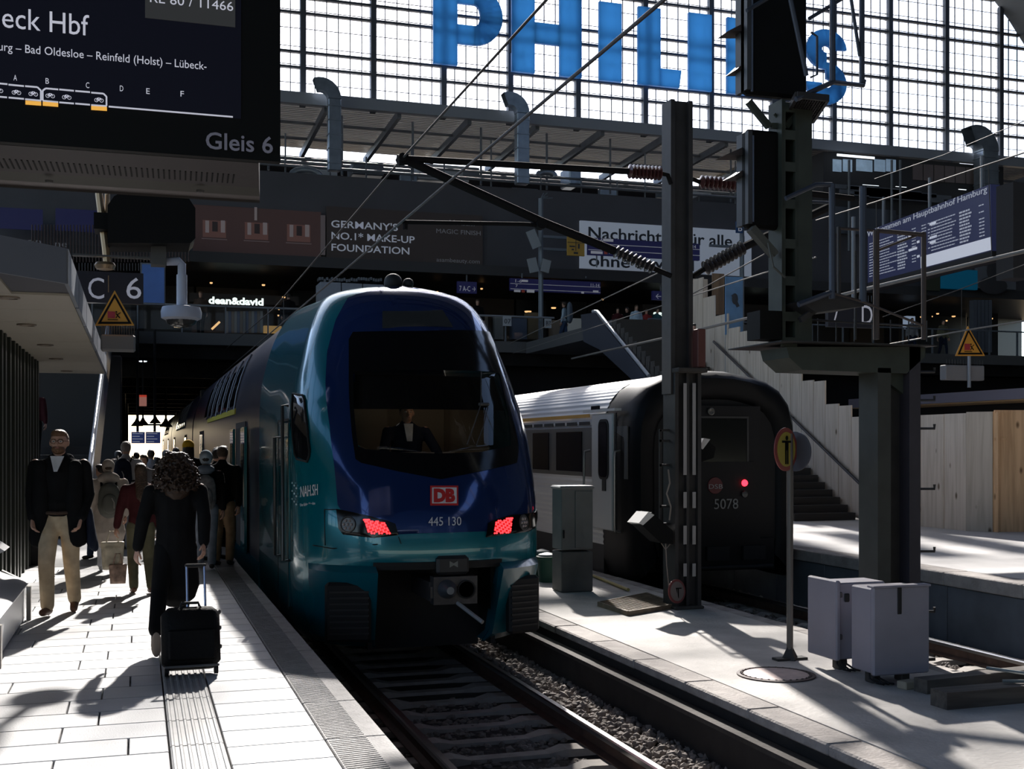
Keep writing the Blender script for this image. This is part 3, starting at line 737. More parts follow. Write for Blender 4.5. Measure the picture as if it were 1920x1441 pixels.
# cars behind the cab
def car(y0, y1, first=False):
    m = MB(); rows = []
    pf_ = [(-w_, z) for z, w_ in BP]+[(w_, z) for z, w_ in BP[::-1][1:]]
    m.grid([[Vector((TC+x, y, Zr+z)) for x, z in pf_] for y in [y0+(y1-y0)*i/6 for i in range(7)]])
    for y in (y0, y1): m.add([Vector((TC+x, y, Zr+z)) for x, z in pf_], [tuple(range(len(pf_)))])
    cr = m.build('car_body', [navyb_m], T, smooth=40)
    g = MB(); g.b2((SX-.012, y0+.02, Zr+.30), (SX+.02, y1-.02, Zr+.80)); g.build('lower_stripe', teal_m, cr)
    def wall(nm, ya, yb, za, zb, mm, off=.014, par=cr):
        rws = []
        for i in range(6):
            z = za+(zb-za)*i/5; rws.append([Vector((TC-lerp(BP, z)-off, y, Zr+z)) for y in (ya, yb)])
        q = MB(); q.grid(rws); q.add([rws[0][0], rws[-1][0], rws[-1][0]+Vector((.04,0,0)), rws[0][0]+Vector((.04,0,0))], [(0,1,2,3)]); q.add([rws[0][0], rws[0][1], rws[0][1]+Vector((.04,0,0)), rws[0][0]+Vector((.04,0,0))], [(0,1,2,3)])
        return q.build(nm, mm, par)
    L = y1-y0; dl = [y0+(2.4 if first else 4.5), y1-6.0]
    for yd in dl:
        f_ = wall('door_frame', yd-.2, yd+1.7, .70, 2.85, rub_m, .010)
        if not first or yd != dl[0]:
            for k in range(2): 
                lf = wall('door_leaf', yd+.02+k*.76, yd+.72+k*.76, .78, 2.75, teal_m, .02); wall('door_window', yd+.15+k*.76, yd+.58+k*.76, 1.5, 2.5, win_m, .026, lf)
        else:
            for k in (-1, 1):
                yy = yd+.75+k*1.15; q = MB(); q.b2((SX-.07, yy-.36, Zr+.78), (SX-.03, yy+.36, Zr+2.75)); lf = q.build('door_leaf', teal_m, cr)
                q = MB(); q.b2((SX-.076, yy-.22, Zr+1.5), (SX-.068, yy+.22, Zr+2.5)); q.build('door_window', win_m, lf)
            q = MB(); q.b2((SX-.02, yd+.02, Zr+.78), (SX-.005, yd+1.5, Zr+2.75)); q.build('open_doorway_shade', mat('vestibule_shade', (.012,.011,.01), .9), cr)  # flat dark sheet stands for the shade inside the open door
    y = dl[0]+2.2; 
    while y < dl[1]-1.8:
        wall('lower_window', y, y+1.45, 1.05, 1.75, win_m); wall('upper_window', y, y+1.45, 3.18, 3.92, win_m)
        q = MB(); q.tube([Vector((TC-lerp(BP, z)-.02, y-.1, Zr+z)) for z in (3.1, 3.4, 3.7, 3.95, 4.1)], .018, 6); q.build('window_pillar_trim', mat('grey_trim', (.10,.10,.11), .25, .6), cr, smooth=40)
        y += 1.72
    if first: wall('class_stripe', dl[0]+2.0, dl[1]-2, 3.02, 3.12, mat('yellow_stripe', (.38,.34,.02), .4), .018)
    q = MB(); 
    for yy in (y0+3.2, y0+5.8, y1-5.8, y1-3.2):
        for s in (-1, 1): q.cyl((TC+s*.72, yy, Zr+.44), (TC+s*.80, yy, Zr+.44), .44, 20)
    q.b2((TC-1.1, y0+2.6, Zr+.25), (TC+1.1, y0+6.4, Zr+.6)); q.build('bogie', rub_m, cr)
    return cr
car(17.0, 38.0, True); car(38.6, 62.5); car(63.1, 87)
m = MB(); m.b2((TC-1.15, 37.9, Zr+.8), (TC+1.15, 38.7, Zr+4.2)); m.b2((TC-1.15, 62.4, Zr+.8), (TC+1.15, 63.2, Zr+4.2)); m.build('gangway_bellows', rub_m, T)

# ================= SILVER TRAIN WITH BLACK RUBBER END =================
T2 = 8.92; Q = thing('railcar_train', 'silver corrugated railcar with a black rubber-framed end beyond the low island platform', 'train', (T2, 17, Zr))
P2 = [(.30,1.38),(.6,1.46),(2.5,1.47),(2.85,1.45),(3.15,1.36),(3.38,1.18),(3.52,.95),(3.61,.6),(3.66,.3),(3.67,0)]
full2 = [(-w_, z) for z, w_ in P2]+[(w_, z) for z, w_ in P2[::-1][1:]]
ZC = 1.9
def sec(y, k, mz=1.0): return [Vector((T2+x*k, y, Zr+ZC+(z-ZC)*mz)) for x, z in full2]
m = MB(); rings = [sec(18.3, 1.0, 1.0), sec(17.9, 1.02, 1.012), sec(17.4, 1.015, 1.01), sec(17.12, .985, .985), sec(17.0, .93, .93), sec(17.0, .80, .80), sec(17.10, .74, .74)]
m.grid([r for r in rings]); m.build('rubber_surround', mat('end_rubber', (.004,.004,.0045), .5, spec=.16), Q, smooth=50)
m = MB(); m.add(sec(17.1, .76, .76), [tuple(range(len(full2)))]); m.b2((T2-1.0, 16.98, Zr+.45), (T2+1.0, 17.25, Zr+.95)); m.b2((T2-.62, 16.93, Zr+1.25), (T2+.62, 17.1, Zr+2.2)); m.b2((T2-.74, 16.97, Zr+.9), (T2+.74, 17.2, Zr+3.1)); ef = m.build('end_face', mat('end_black', (.006,.006,.007), .55, spec=.25), Q)
a = PY(1312,868,16.96); b = PY(1400,784,16.96); m = MB(); m.b2((a.x, 16.955, a.z), (b.x, 16.97, b.z)); m.build('end_window', mat('end_window_glass', (.01,.011,.011), .1), ef)
m = MB(); m.b2((a.x-.03, 16.945, a.z-.04), (b.x+.03, 16.96, a.z)); m.b2((a.x-.03, 16.945, b.z), (b.x+.03, 16.96, b.z+.03)); m.b2((b.x, 16.945, a.z), (b.x+.03, 16.96, b.z)); m.build('window_frame', mat('frame_dark', (.02,.02,.022), .4), ef)
m = MB(); c = PY(1333,771,16.95); m.lathe(c, [(.06,0),(.06,.02),(.045,.025),(.01,.01)], 16, (0,-1,0)); m.build('top_lamp', mat('lamp_glass_dim', (.12,.11,.09), .2), ef)
c = PY(1396,905,16.91); m = MB(); m.lathe(c, [(.055,0),(.05,.02),(.01,.025)], 14, (0,-1,0)); tag(m.build('tail_light', mat('red_lamp', (.9,.02,.03), .4, emit=5, ecol=(1,.02,.04)), ef), 'lit round red tail light')
c = PY(1396,926,16.91); m = MB(); m.lathe(c, [(.055,0),(.05,.02),(.01,.025)], 14, (0,-1,0)); m.build('head_light', mat('lamp_dull', (.05,.05,.05), .3), ef)
c = PY(1341,910,16.92); m = MB(); m.lathe(c, [(.135,0),(.13,.006),(.01,.006)], 24, (0,-1,0)); lgo = m.build('logo_disc', mat('dark_red_disc', (.10,.006,.01), .5), ef)
a = PY(1328,916,16.905); b = PY(1354,916,16.905); text('logo_letters', 'DSB', .105, a, (1,0,0), (0,0,1), mat('dim_white', (.28,.28,.28), .6), lgo, fit=(b-a).length)
a = PY(1338,954,16.915); b = PY(1383,954,16.915); text('fleet_number', '5078', .235, a, (1,0,0), (0,0,1), mat('dim_white2', (.24,.24,.23), .6), ef, fit=(b-a).length)
m = MB()
for i in range(3): m.b2((T2-.9+.65*i, 16.9, Zr+.62), (T2-.5+.65*i, 17.0, Zr+.84))
m.cyl((T2-.95, 16.95, Zr+.5), (T2+.95, 16.95, Zr+.5), .04); m.build('end_coupling', rub_m, ef)
cs_m = mat('silver_corrugation', (.66,.66,.66), .4, .2); cs2_m = mat('silver_flat', (.60,.60,.60), .4, .2)
m = MB(); y0, y1 = 18.3, 62
prof = []
steps = 120
def pl(t):   # follow the section from the lower left over the roof
    z = .5+t*(3.67-.5); return z
pts = []
zz_ = .80
while zz_ < 3.66:
    w_ = lerp(P2, zz_); pts.append((w_, zz_)); zz_ += .045 if zz_ < 3.2 else .03
rows = []
for i, (w_, z) in enumerate(pts): rows.append([Vector((T2-w_-(.012 if i % 2 else 0), y, Zr+z)) for y in (y0, y1)])
rows.append([Vector((T2, y, Zr+3.67)) for y in (y0, y1)])
for (w_, z) in pts[::-1][::3]: rows.append([Vector((T2+w_, y, Zr+z)) for y in (y0, y1)])
m.grid(rows); cb2 = m.build('car_body', cs_m, Q)
m = MB(); m.b2((T2-1.46, y0, Zr+.30), (T2+1.46, y1, Zr+.80)); m.build('skirt', mat('skirt_dark', (.03,.028,.027), .7), Q)
X2 = T2-1.485
def s2(nm, p0, p1, mm, off=0, par=cb2, bevel=None):
    a = PX(*p0, X2-off); b = PX(*p1, X2-off); m = MB()
    if bevel: m.bev(((2*X2-2*off+.03)/2, (a.y+b.y)/2, (a.z+b.z)/2), (.03, abs(a.y-b.y), abs(a.z-b.z)), bevel)
    else: m.b2((X2-off, a.y, a.z), (X2-off+.03, b.y, b.z))
    return m.build(nm, mm, par)
def z2(py, px): return PX(px, py, X2)
# window band, windows, stripe, door
yA = PX(1176,800,X2).y; zt, zl = PX(1176,798,X2).z, PX(1176,898,X2).z
m = MB(); m.b2((X2-.002, yA, zl), (X2+.02, 40, zt)); band = m.build('window_band', mat('window_band_grey', (.11,.11,.112), .35), cb2)
for (xa, xb) in ((1044,1092),(1000,1030)):
    ya, yb = PX(xa,800,X2).y, PX(xb,800,X2).y; m = MB(); m.bev((X2-.008, (ya+yb)/2, (zt+zl)/2), (.02, abs(ya-yb), (zt-zl)*.84), .008); m.build('window_pane', win_m, band)
y = PX(1000,800,X2).y+.6
for i in range(4):
    m = MB(); m.b2((X2-.012, y, zl+.08), (X2, y+1.4, zt-.08)); m.build('window_pane', win_m, band); y += 1.8
a = PX(1106,779,X2); m = MB(); m.b2((X2-.012, a.y, a.z-.03), (X2, 50, a.z+.03)); m.build('gold_stripe', mat('gold_stripe', (.62,.33,.06), .4), cb2)
m = MB(); yy = a.y
while yy < 40: m.b2((X2-.010, yy, a.z-.16), (X2, yy+.5, a.z-.10)); yy += .62
m.build('vent_strip', mat('vent_dark', (.02,.02,.02), .7), cb2)
a = PX(1125,760,X2); b = PX(1110,773,X2); m = MB(); m.b2((X2-.02, a.y, b.z), (X2, b.y, a.z)); m.build('side_display', win_m, cb2)
ya, yb = PX(1154,900,X2).y, PX(1115,900,X2).y; za, zb_ = PX(1135,992,X2).z, PX(1135,775,X2).z
m = MB(); m.bev((X2-.03, (ya+yb)/2, (za+zb_)/2), (.06, abs(ya-yb), zb_-za), .02); dr = m.build('entrance_door', cs2_m, cb2)
m = MB(); y_, z_ = (ya+yb)/2, (za+zb_)/2
y_ -= .10; pw, ph = abs(ya-yb)*.19, .80
def rrect(cy, cz, hw, hh, r, x, n=6):
    out = []
    for (sy, sz, t0) in ((1,1,0),(-1,1,90),(-1,-1,180),(1,-1,270)):
        for i in range(n+1): t = math.radians(t0+90*i/n); out.append(Vector((x, cy+sy*(hw-r)+r*math.cos(t), cz+sz*(hh-r)+r*math.sin(t))))
    return out
m.prism(rrect(y_, z_+.37, pw+.045, .50, .13, X2-.075), (.02,0,0)); m.build('door_window_rubber', rub_m, dr)
m = MB(); m.prism(rrect(y_, z_+.37, pw, .46, .10, X2-.085), (.02,0,0)); m.build('door_window', win_m, dr)
m = MB(); m.b2((X2-.07, y_-.55, za-.02), (X2-.055, y_-.52, zb_)); m.b2((X2-.075, y_-.1, z_-.32), (X2-.06, y_+.05, z_-.12)); m.build('door_latch', rub_m, dr)
m = MB(); m.b2((X2-.12, ya-.25, zb_+.03), (X2, yb+.25, zb_+.07)); m.build('door_gutter', cs2_m, dr)
for yy in (ya-.22, yb+.22):
    m = MB(); zt_, zb2 = z_+.35, za+.02; m.tube([(X2, yy, zt_), (X2-.1, yy, zt_-.02), (X2-.11, yy, zt_-.12), (X2-.11, yy, zb2+.1), (X2-.1, yy, zb2), (X2, yy, zb2-.02)], .022, 8); m.build('grab_rail', mat('rail_brushed', (.35,.35,.34), .35, .8), dr, smooth=40)
m = MB()
for yy in (22, 24.4):
    for s in (-1, 1): m.cyl((T2+s*.72, yy, Zr+.43), (T2+s*.8, yy, Zr+.43), .43, 20)
m.b2((T2-1.25, 20.6, Zr+.18), (T2+1.25, 25.6, Zr+.5)); m.build('bogie', rub_m, Q)
# ================= DEPARTURE DISPLAY ABOVE THE LEFT PLATFORM =================
screen_t = mat('screen_text', (.5,.5,.56), .6, emit=.50, ecol=(.72,.72,.82))
DBY = 6.07
db = thing('departure_board', 'large overhead departure display for platform 6, white text on dark screen, upper left', 'sign', (-.6, DBY, 3.2))
p = lambda x, y: PY(x, y, DBY)
r_ = p(526, 303); x1, z0 = r_.x, r_.z
m = MB(); m.b2((-2.2, DBY+.004, z0), (x1, DBY+.06, z0+2.0)); m.build('display_frame', mat('frame_black', (.004,.004,.004), .6, spec=.2), db)
a = p(452, 215); m = MB(); m.b2((-2.1, DBY, a.z+.02-.04), (a.x, DBY+.01, z0+1.9)); scr = m.build('screen', mat('screen_navy', (.003,.003,.006), .5, spec=.2, emit=.012, ecol=(.18,.2,.45)), db)
def dtext(body, xa, xb, yb, cap, par=scr, mm=screen_t, nm='screen_text', b=.0):
    A = p(xa, yb); B = p(xb, yb); A.y = DBY-.004
    h = cap*depth(xa, DBY)/F/.72
    return text(nm, body, h, A, (1,0,0), (0,0,1), mm, par, .001, fit=B.x-A.x, bold=b)
dtext('eck Hbf', 2, 165, 51, 41); A = p(0, 51); t = text('screen_text', 'Lüb', .16, (A.x-.03, DBY-.004, A.z), (1,0,0), (0,0,1), screen_t, scr, .001, align='RIGHT', sx=.8)
dtext('urg – Bad Oldesloe – Reinfeld (Holst) – Lübeck-', -4, 386, 94.5, 16)
for ch, x, y in (('A',25.5,151),('B',84.5,157),('C',160.5,165),('D',224,171),('E',273,176),('F',337,181)): dtext(ch, x, x+6.5, y, 11, b=.0)
dtext('Gleis 6', 384, 510, 278, 32, db, mat('grey_letter', (.11,.11,.14), .6, emit=.06, ecol=(.7,.7,.9)), 'platform_lettering', .0015)
A = p(272, 29); B = p(441, -30); m = MB(); m.b2((A.x, DBY-.004, A.z-.012), (B.x, DBY, B.z)); bx = m.build('route_box', mat('route_box_grey', (.035,.035,.035), .6, emit=.02, ecol=(.8,.8,.8)), scr)
dtext('RE 80 / 11466', 279, 435, 4, 18, nm='route_text')
def dl(pts, w_=.0075, mm=screen_t, nm='diagram_line'):
    m = MB(); q = [p(x/3.5556, y/3.5556) for x, y in pts]
    for v in q: v.y = DBY-.003
    for a_, b_ in zip(q, q[1:]): m.bar(a_, b_, w_, .003, up=(0,1,0))
    return m.build(nm, mm, scr)
for L in ([(-200,540),(50,562)],[(57,565),(160,575)],[(168,575),(250,582),(273,605),(273,668)],[(-200,628),(47,650)],[(58,651),(160,660)],[(168,662),(275,672)],
          [(285,670),(285,605),(305,590),(388,597)],[(395,597),(493,606)],[(502,607),(600,615)],[(608,618),(690,625),(710,645),(710,705)],[(285,672),(388,682)],[(395,683),(493,691)],[(502,691),(600,699)],[(608,701),(712,708)],[(725,711),(1552,780)]): dl(L)
og = mat('screen_orange', (.8,.4,.05), .6, emit=.75, ecol=(.9,.45,.08))
for a_, b_ in (((170,684),(275,692)),((285,692),(388,700)),((608,720),(713,727))): dl([a_, b_], .019, og, 'diagram_section')
def bike(x, y):
    m = MB(); c = [p((x+dx)/3.5556, (y+dy)/3.5556) for dx, dy in ((-17,4),(17,7),(-8,-11),(9,-9),(1,6))]
    for v in c: v.y = DBY-.003
    for k in (0, 1):
        pts = [c[k]+Vector((math.cos(t*PI/6)*.0085, 0, math.sin(t*PI/6)*.0085)) for t in range(13)]
        for a_, b_ in zip(pts, pts[1:]): m.bar(a_, b_, .0022, .002, up=(0,1,0))
    for a_, b_ in ((c[0],c[2]),(c[2],c[3]),(c[3],c[4]),(c[4],c[2]),(c[3],c[1]),(c[0],c[4])): m.bar(a_, b_, .0028, .002, up=(0,1,0))
    m.build('bicycle_symbol', screen_t, scr)
for x, y in ((-10,600),(110,613),(222,623),(335,635),(445,645),(660,664)): bike(x, y)
hs = mat('housing_brown', (.045,.035,.036), .6); hb = mat('housing_olive', (.045,.04,.03), .6)
q0, q1, q2, q3 = PY(485,306,6.14), PY(486,352,6.62), PY(487,368,6.83), PY(487,376,6.90)
m = MB(); x0 = -2.2
for A, B, mi in ((q0, q1, 0), (q1, q2, 1), (q2, q3, 2)): m.add([(x0, A.y, A.z), (A.x, A.y, A.z), (B.x, B.y, B.z), (x0, B.y, B.z)], [(0,1,2,3)], mi)
m.add([(q0.x, q0.y, q0.z), (q1.x, q1.y, q1.z), (q2.x, q2.y, q2.z), (q3.x, q3.y, q3.z), (q3.x, q3.y, 5.2), (q0.x, q0.y, 5.2)], [(0,1,2,3,4,5)], 0)
m.add([(x0, 6.9, 3.1), (q3.x, 6.9, 3.1), (q3.x, 6.9, 5.2), (x0, 6.9, 5.2)], [(0,1,2,3)], 0)
hous = m.build('housing', [hs, hb, mat('housing_trim', (.14,.12,.115), .5, .3)], db)
nrm = Vector((0, q1.z-q0.z, -(q1.y-q0.y))).normalized()
m = MB(); d_ = (q1-q0); d_.x = 0
for i in range(46):
    x = -.75+i*.0275; a = Vector((x, q0.y, q0.z))+d_*.50+nrm*.001; b = Vector((x+.006, q0.y, q0.z))+d_*.86+nrm*.001; m.bar(a, b, .008, .004, up=nrm)
tag(m.build('vent_slots', black_m, hous), kind='stuff')
for px in (92, 375):
    c = PY(px, 340+ (px/375)*18-5, 6.66); m = MB(); m.lathe((c.x, c.y, q1.z-.025), [(.022,0),(.018,-.012),(.004,-.014)], 12); m.build('screw', gmet_m, hous)

# ================= KIOSK AND ITS LIT CANOPY (left) =================
kio = thing('platform_kiosk', 'dark ribbed kiosk wall under a flat canopy with round downlights, left edge', 'kiosk', (-1.5, 16, 0))
ZS = 3.0
poly = [(-.54,10.0),(-.54,22.4),(-7,22.4),(-7,8),(-2.35,8.0)]
m = MB(); m.prism([(x, y, ZS+.012) for x, y in poly], (0, 0, .25)); can = m.build('canopy', mat('canopy_metal', (.055,.055,.07), .6), kio)
for a, b in (((-.54,10.0),(-.54,22.4)), ((-2.35,8.0),(-.54,10.0))):
    L = math.hypot(b[0]-a[0], b[1]-a[1]); n = int(L/1.55)
    for i in range(n):
        t0, t1 = i/n, (i+1)/n-.006; m = MB(); P_ = lambda t: Vector((a[0]+(b[0]-a[0])*t, a[1]+(b[1]-a[1])*t, ZS+.13)); m.bar(P_(t0), P_(t1), .03, .28); m.build('fascia_panel', mat('fascia_panel', (.16,.18,.215), .45, .3), can)
y = 8.4
while y < 22.3:
    xr = -.56 if y > 10 else -.56-(10.0-y)*.9-.1
    m = MB(); m.b2((-6.9, y, ZS-.01), (xr if y > 10 else xr, min(y+1.19, 22.38), ZS+.01)); m.build('soffit_panel', mat('soffit_cream', (.42,.38,.31), .6), can); y += 1.2
for i, (x, y_) in enumerate(((15,557),(50,608),(85,646),(105,672),(125,695))):
    c = PZ(x, y_, ZS-.012); m = MB(); m.lathe(c, [(.10,0),(.10,-.012),(.082,-.014),(.07,.0)], 20); dlt = m.build('downlight', mat('downlight_ring', (.25,.2,.16), .4, .5), can)
    m = MB(); m.lathe(c+Vector((0,0,-.004)), [(.06,0),(.05,-.004)], 16); m.build('downlight_lens', mat('downlight_lens', (.3,.26,.2), .3), dlt)
# dark green ribbed wall
gd = mat('dark_green_metal', (.022,.026,.020), .4, .3); y = 12.4
m = MB(); m.b2((-6, 12.4, 0), (-1.52, 19.5, ZS)); wl = m.build('kiosk_body', gd, kio)
while y < 19.3:
    m = MB(); m.b2((-1.52, y, 0), (-1.44, y+.14, ZS)); m.build('wall_rib', gd, wl); y += .52 if int(y*10) % 2 else .38
m = MB(); m.b2((-1.53, 18.0, 0), (-1.3, 19.6, 1.35)); m.build('side_counter', mattedark, wl)

# ================= BENCH =================
bn = thing('platform_bench', 'white folded sheet-metal bench by the kiosk wall, lower left edge', 'bench', (-1.2, 11, 0))
bw_ = mat('white_bench_metal', (.55,.56,.58), .35)
def sheet(pts, y0, y1, t=.035):
    m = MB(); n = len(pts); rows = []
    for y in (y0, y1):
        up = [Vector((x, y, z)) for x, z in pts]; rows.append(up)
    for i in range(n-1):
        a, b = pts[i], pts[i+1]; d = Vector((b[0]-a[0], 0, b[1]-a[1])).normalized(); nn_ = Vector((d.z, 0, -d.x))*t
        m.prism([Vector((a[0], y0, a[1])), Vector((b[0], y0, b[1])), Vector((b[0], y0, b[1]))-nn_, Vector((a[0], y0, a[1]))-nn_], (0, y1-y0, 0))
    return m
sheet([(-1.62,.80),(-1.52,.60),(-1.27,.45),(-1.02,.34)], 7.2, 12.3).build('seat', bw_, bn)
for y in (12.3, 9.7): sheet([(-1.27,.46),(-1.03,.33),(-1.03,0)], y, y+.08, .04).build('leg', mat('bench_leg', (.35,.32,.28), .4), bn)
m = MB(); m.prism([(-1.62,12.55,.80),(-1.5,12.55,.84),(-1.25,12.55,.66),(-1.36,12.55,.60)], (0,.5,0)); m.prism([(-1.55,12.4,.2),(-1.05,12.4,.30),(-1.05,12.4,.02),(-1.55,12.4,.02)], (0,-5.2,0)); m.build('bench_end', bw_, bn)

# ================= HANGING EQUIPMENT BEHIND THE DISPLAY =================
EY = 13.2; e = lambda x, y: PY(x, y, EY)
cm = thing('dome_camera', 'pale grey dome camera hanging on a bent arm beside the C 6 sign', 'camera', e(340, 600))
m = MB(); a = e(312,490); b = e(341,490); m.tube([a, b-Vector((.03,0,0)), b-Vector((0,0,.03)), e(341,580)], .045, 10); m.tube([e(341,515), e(341,578)], .056, 10); m.build('arm', mat('camera_grey', (.34,.37,.45), .5), cm, smooth=40)
c = e(340,588); m = MB(); m.lathe(c, [(.06,.09),(.20,.07),(.215,.02),(.21,-.05),(.16,-.075)], 24); m.build('housing_ring', mat('camera_grey', (.3,.3,.3)), cm, smooth=40)
m = MB(); m.lathe(c-Vector((0,0,.06)), [(.17,.0),(.15,-.05),(.08,-.085),(.01,-.09)], 20); m.build('dome', mat('dome_glass', (.05,.05,.05), .08, .3), cm, smooth=60)
m = MB(); a = e(283,463); b = e(311,499); m.b2((a.x, EY-.1, b.z), (b.x, EY+.1, a.z)); a = e(136,476); b = e(284,486); m.b2((a.x, EY-.05, b.z), (b.x, EY+.05, a.z)); m.build('cross_arm', mat('arm_grey', (.06,.06,.058), .6), cm)
m = MB(); a = e(197,492); m.tube([e(186,365)+Vector((0,0,1.4)), e(186,365), e(199,470), e(201,492)], .04, 8); m.tube([e(201,365), e(201,400)], .02, 6); m.lathe(a, [(.09,.0),(.11,-.03),(.09,-.07),(.05,-.08)], 16); m.build('suspension_rod', mat('brass_steel', (.28,.2,.12), .4, .7), cm, smooth=40)
lb = thing('equipment_box', 'big black equipment box hanging above the dome camera, back to the viewer', 'box', e(285, 463))
m = MB(); q = [e(203,395),(e(215,378)),e(235,368),e(335,372),e(352,382),e(364,400),e(364,455),e(355,464),e(203,464)]; m.prism([v-Vector((0,.3,0)) for v in q], (0,.6,0)); m.build('case', black_m, lb)
m = MB(); a = e(177,404); b = e(206,436); m.b2((a.x, EY-.2, b.z), (b.x, EY+.15, a.z)); m.tube([e(285,372), e(285,372)+Vector((0,0,1.6))], .05, 8); m.build('bracket', black_m, lb)
# C 6 sign
SY = 16.5; g = lambda x, y: PY(x, y, SY)
cs = thing('platform_sign', 'dark hanging sign reading C 6 in white beside the canopy corner', 'sign', g(210, 570))
a, b = g(120,506), g(269,570); m = MB(); m.b2((a.x, SY, b.z), (b.x, SY+.12, a.z)); pn = m.build('panel', mat('sign_navy', (.006,.007,.016), .4), cs)
lt = mat('sign_letter', (.55,.55,.6), .5, emit=.12, ecol=(.8,.8,.95))
for ch, x0, x1_ in (('C',163,193),('6',234,262)): A = g(x0, 559); B = g(x1_, 559); text('lettering', ch, 41*depth(x0, SY)/F/.72, (A.x, SY-.005, A.z), (1,0,0), (0,0,1), lt, pn, fit=B.x-A.x)
m = MB(); a = g(203,500); m.b2((a.x-.003, SY-.01, g(0,540).z), (a.x+.008, SY, g(0,508).z)); m.tube([g(203,504)+Vector((0,.06,0)), g(201,470)+Vector((0,.06,0)), g(201,330)+Vector((0,.06,0))], .035, 8); m.build('hanger', mat('brass_steel', (1,1,1)), cs)
m = MB()
for i in range(22): x = 148+i*5.6; q = g(x, 506); m.tube([(q.x, SY+.06, q.z), (q.x, SY+.06, q.z+.10)], .004, 4)
tag(m.build('pigeon_spikes', gmet_m, cs), kind='stuff')
def warning(nm, lab, top, bl, br, Y, pole_to, box, col):
    G = lambda x, y: PY(x, y, Y); t = thing('warning_sign', lab, 'sign', G(*bl))
    pole = MB(); c = (G(*bl)+G(*br))/2; pole.tube([(c.x, Y+.05, G(*top).z-.1), (c.x, Y+.05, pole_to)], .045, 8); pole.build('pole', mat('pole_grey', (.22,.24,.28), .5, .4), t)
    P3 = [G(*top), G(*br), G(*bl)]; ctr_ = (P3[0]+P3[1]+P3[2])/3
    m = MB(); m.prism(P3, (0, .03, 0)); pl = m.build('plate', mat('warning_orange', (.55,.25,.025), .5), t)
    m = MB()
    q = [ctr_+(v-ctr_)*.86 for v in P3]; q2 = [ctr_+(v-ctr_)*.68 for v in P3]
    for i in range(3):
        j = (i+1) % 3; m.prism([q[i], q[j], q2[j], q2[i]], (0, -.004, 0))
    m.build('black_border', black_m, pl)
    s_ = (G(*br)-G(*bl)).length; m = MB(); o = ctr_+Vector((-.02*s_, -.006, -.02*s_))
    m.b2((o.x-.16*s_, o.y, o.z-.10*s_), (o.x+.03*s_, o.y-.004, o.z+.08*s_)); m.build('train_symbol', mat('symbol_red', (.32,.02,.03), .6), pl)
    m = MB(); m.bar((o.x+.05*s_, o.y, o.z+.03*s_), (o.x+.15*s_, o.y, o.z-.09*s_), .03*s_, .004, up=(0,1,0)); m.bar((o.x+.09*s_, o.y, o.z+.0*s_), (o.x+.17*s_, o.y, o.z+.06*s_), .02*s_, .004, up=(0,1,0)); m.bar((o.x+.09*s_, o.y, o.z-.02*s_), (o.x+.05*s_, o.y, o.z-.10*s_), .02*s_, .004, up=(0,1,0)); m.lathe((o.x+.06*s_, o.y, o.z+.07*s_), [(.022*s_,0),(.02*s_,.004)], 10, (0,-1,0)); m.b2((o.x-.16*s_, o.y, o.z-.15*s_), (o.x+.1*s_, o.y-.003, o.z-.13*s_)); m.build('figure_symbol', black_m, pl)
    a, b = G(box[0], box[1]), G(box[2], box[3]); m = MB(); m.bev(((a.x+b.x)/2, Y+.2, (a.z+b.z)/2), (abs(b.x-a.x), .25, abs(a.z-b.z)), .02); bxx = m.build('speaker_box', mat('box_grey', (.16,.16,.17), .6), t)
    m = MB(); 
    for i in range(14): x = a.x+(b.x-a.x)*(i+.5)/14; m.tube([(x, Y+.1, a.z), (x, Y+.1, a.z+.14)], .004, 4)
    tag(m.build('pigeon_spikes', gmet_m, bxx), kind='stuff'); return t
warning('w', 'orange triangular warning sign just below the C 6 sign', (215,544), (178,610), (252,610), 15.0, 3.25, (188,625,254,657), 0)
# ================= ISLAND PLATFORM EQUIPMENT =================
cab_m = mat('cabinet_grey', (.17,.18,.18), .55, var=.12, scale=3); box_m = mat('lilac_grey_cabinet', (.235,.22,.26), .5, var=.08, scale=3)
dkgreen = mat('signal_green_paint', (.030,.036,.027), .6, var=.25, scale=4); dksteel = mat('dark_painted_steel', (.022,.02,.02), .55, var=.3, scale=5)
blsteel = mat('blue_grey_steel', (.05,.06,.085), .45, .3)
# tall cabinet
A = PZ(1038,1107,Zi); kc = thing('relay_cabinet', 'tall grey two-section cabinet standing between the two trains', 'cabinet', (6.08, 16.15, Zi))
x0, x1_, y0, y1, zt = 5.84, 6.33, 15.95, 16.35, 1.09; zm = PY(1060,1034,15.95).z
m = MB(); m.bev(((x0+x1_)/2, (y0+y1)/2, (zm+Zi)/2), (x1_-x0, y1-y0, zm-Zi-.01), .01); m.build('plinth', mat('plinth_grey', (.12,.12,.115), .7, var=.15, scale=4), kc)
m = MB(); m.bev(((x0+x1_)/2, (y0+y1)/2, (zm+zt)/2+.01), (x1_-x0, y1-y0, zt-zm-.03), .01); m.build('cabinet_body', cab_m, kc)
m = MB(); m.bev(((x0+x1_)/2, (y0+y1)/2, zt), (x1_-x0+.05, y1-y0+.05, .05), .02); m.build('lid', mat('lid_grey', (.25,.25,.25), .5), kc)
m = MB(); m.bev(((x0+x1_)/2+.10, y0-.008, (zm+zt)/2), (.27, .02, zt-zm-.1), .005); dd = m.build('door', cab_m, kc); m = MB(); m.bev((x0+.03, y0-.02, .42), (.02,.03,.12), .005); m.build('handle', rub_m, dd)
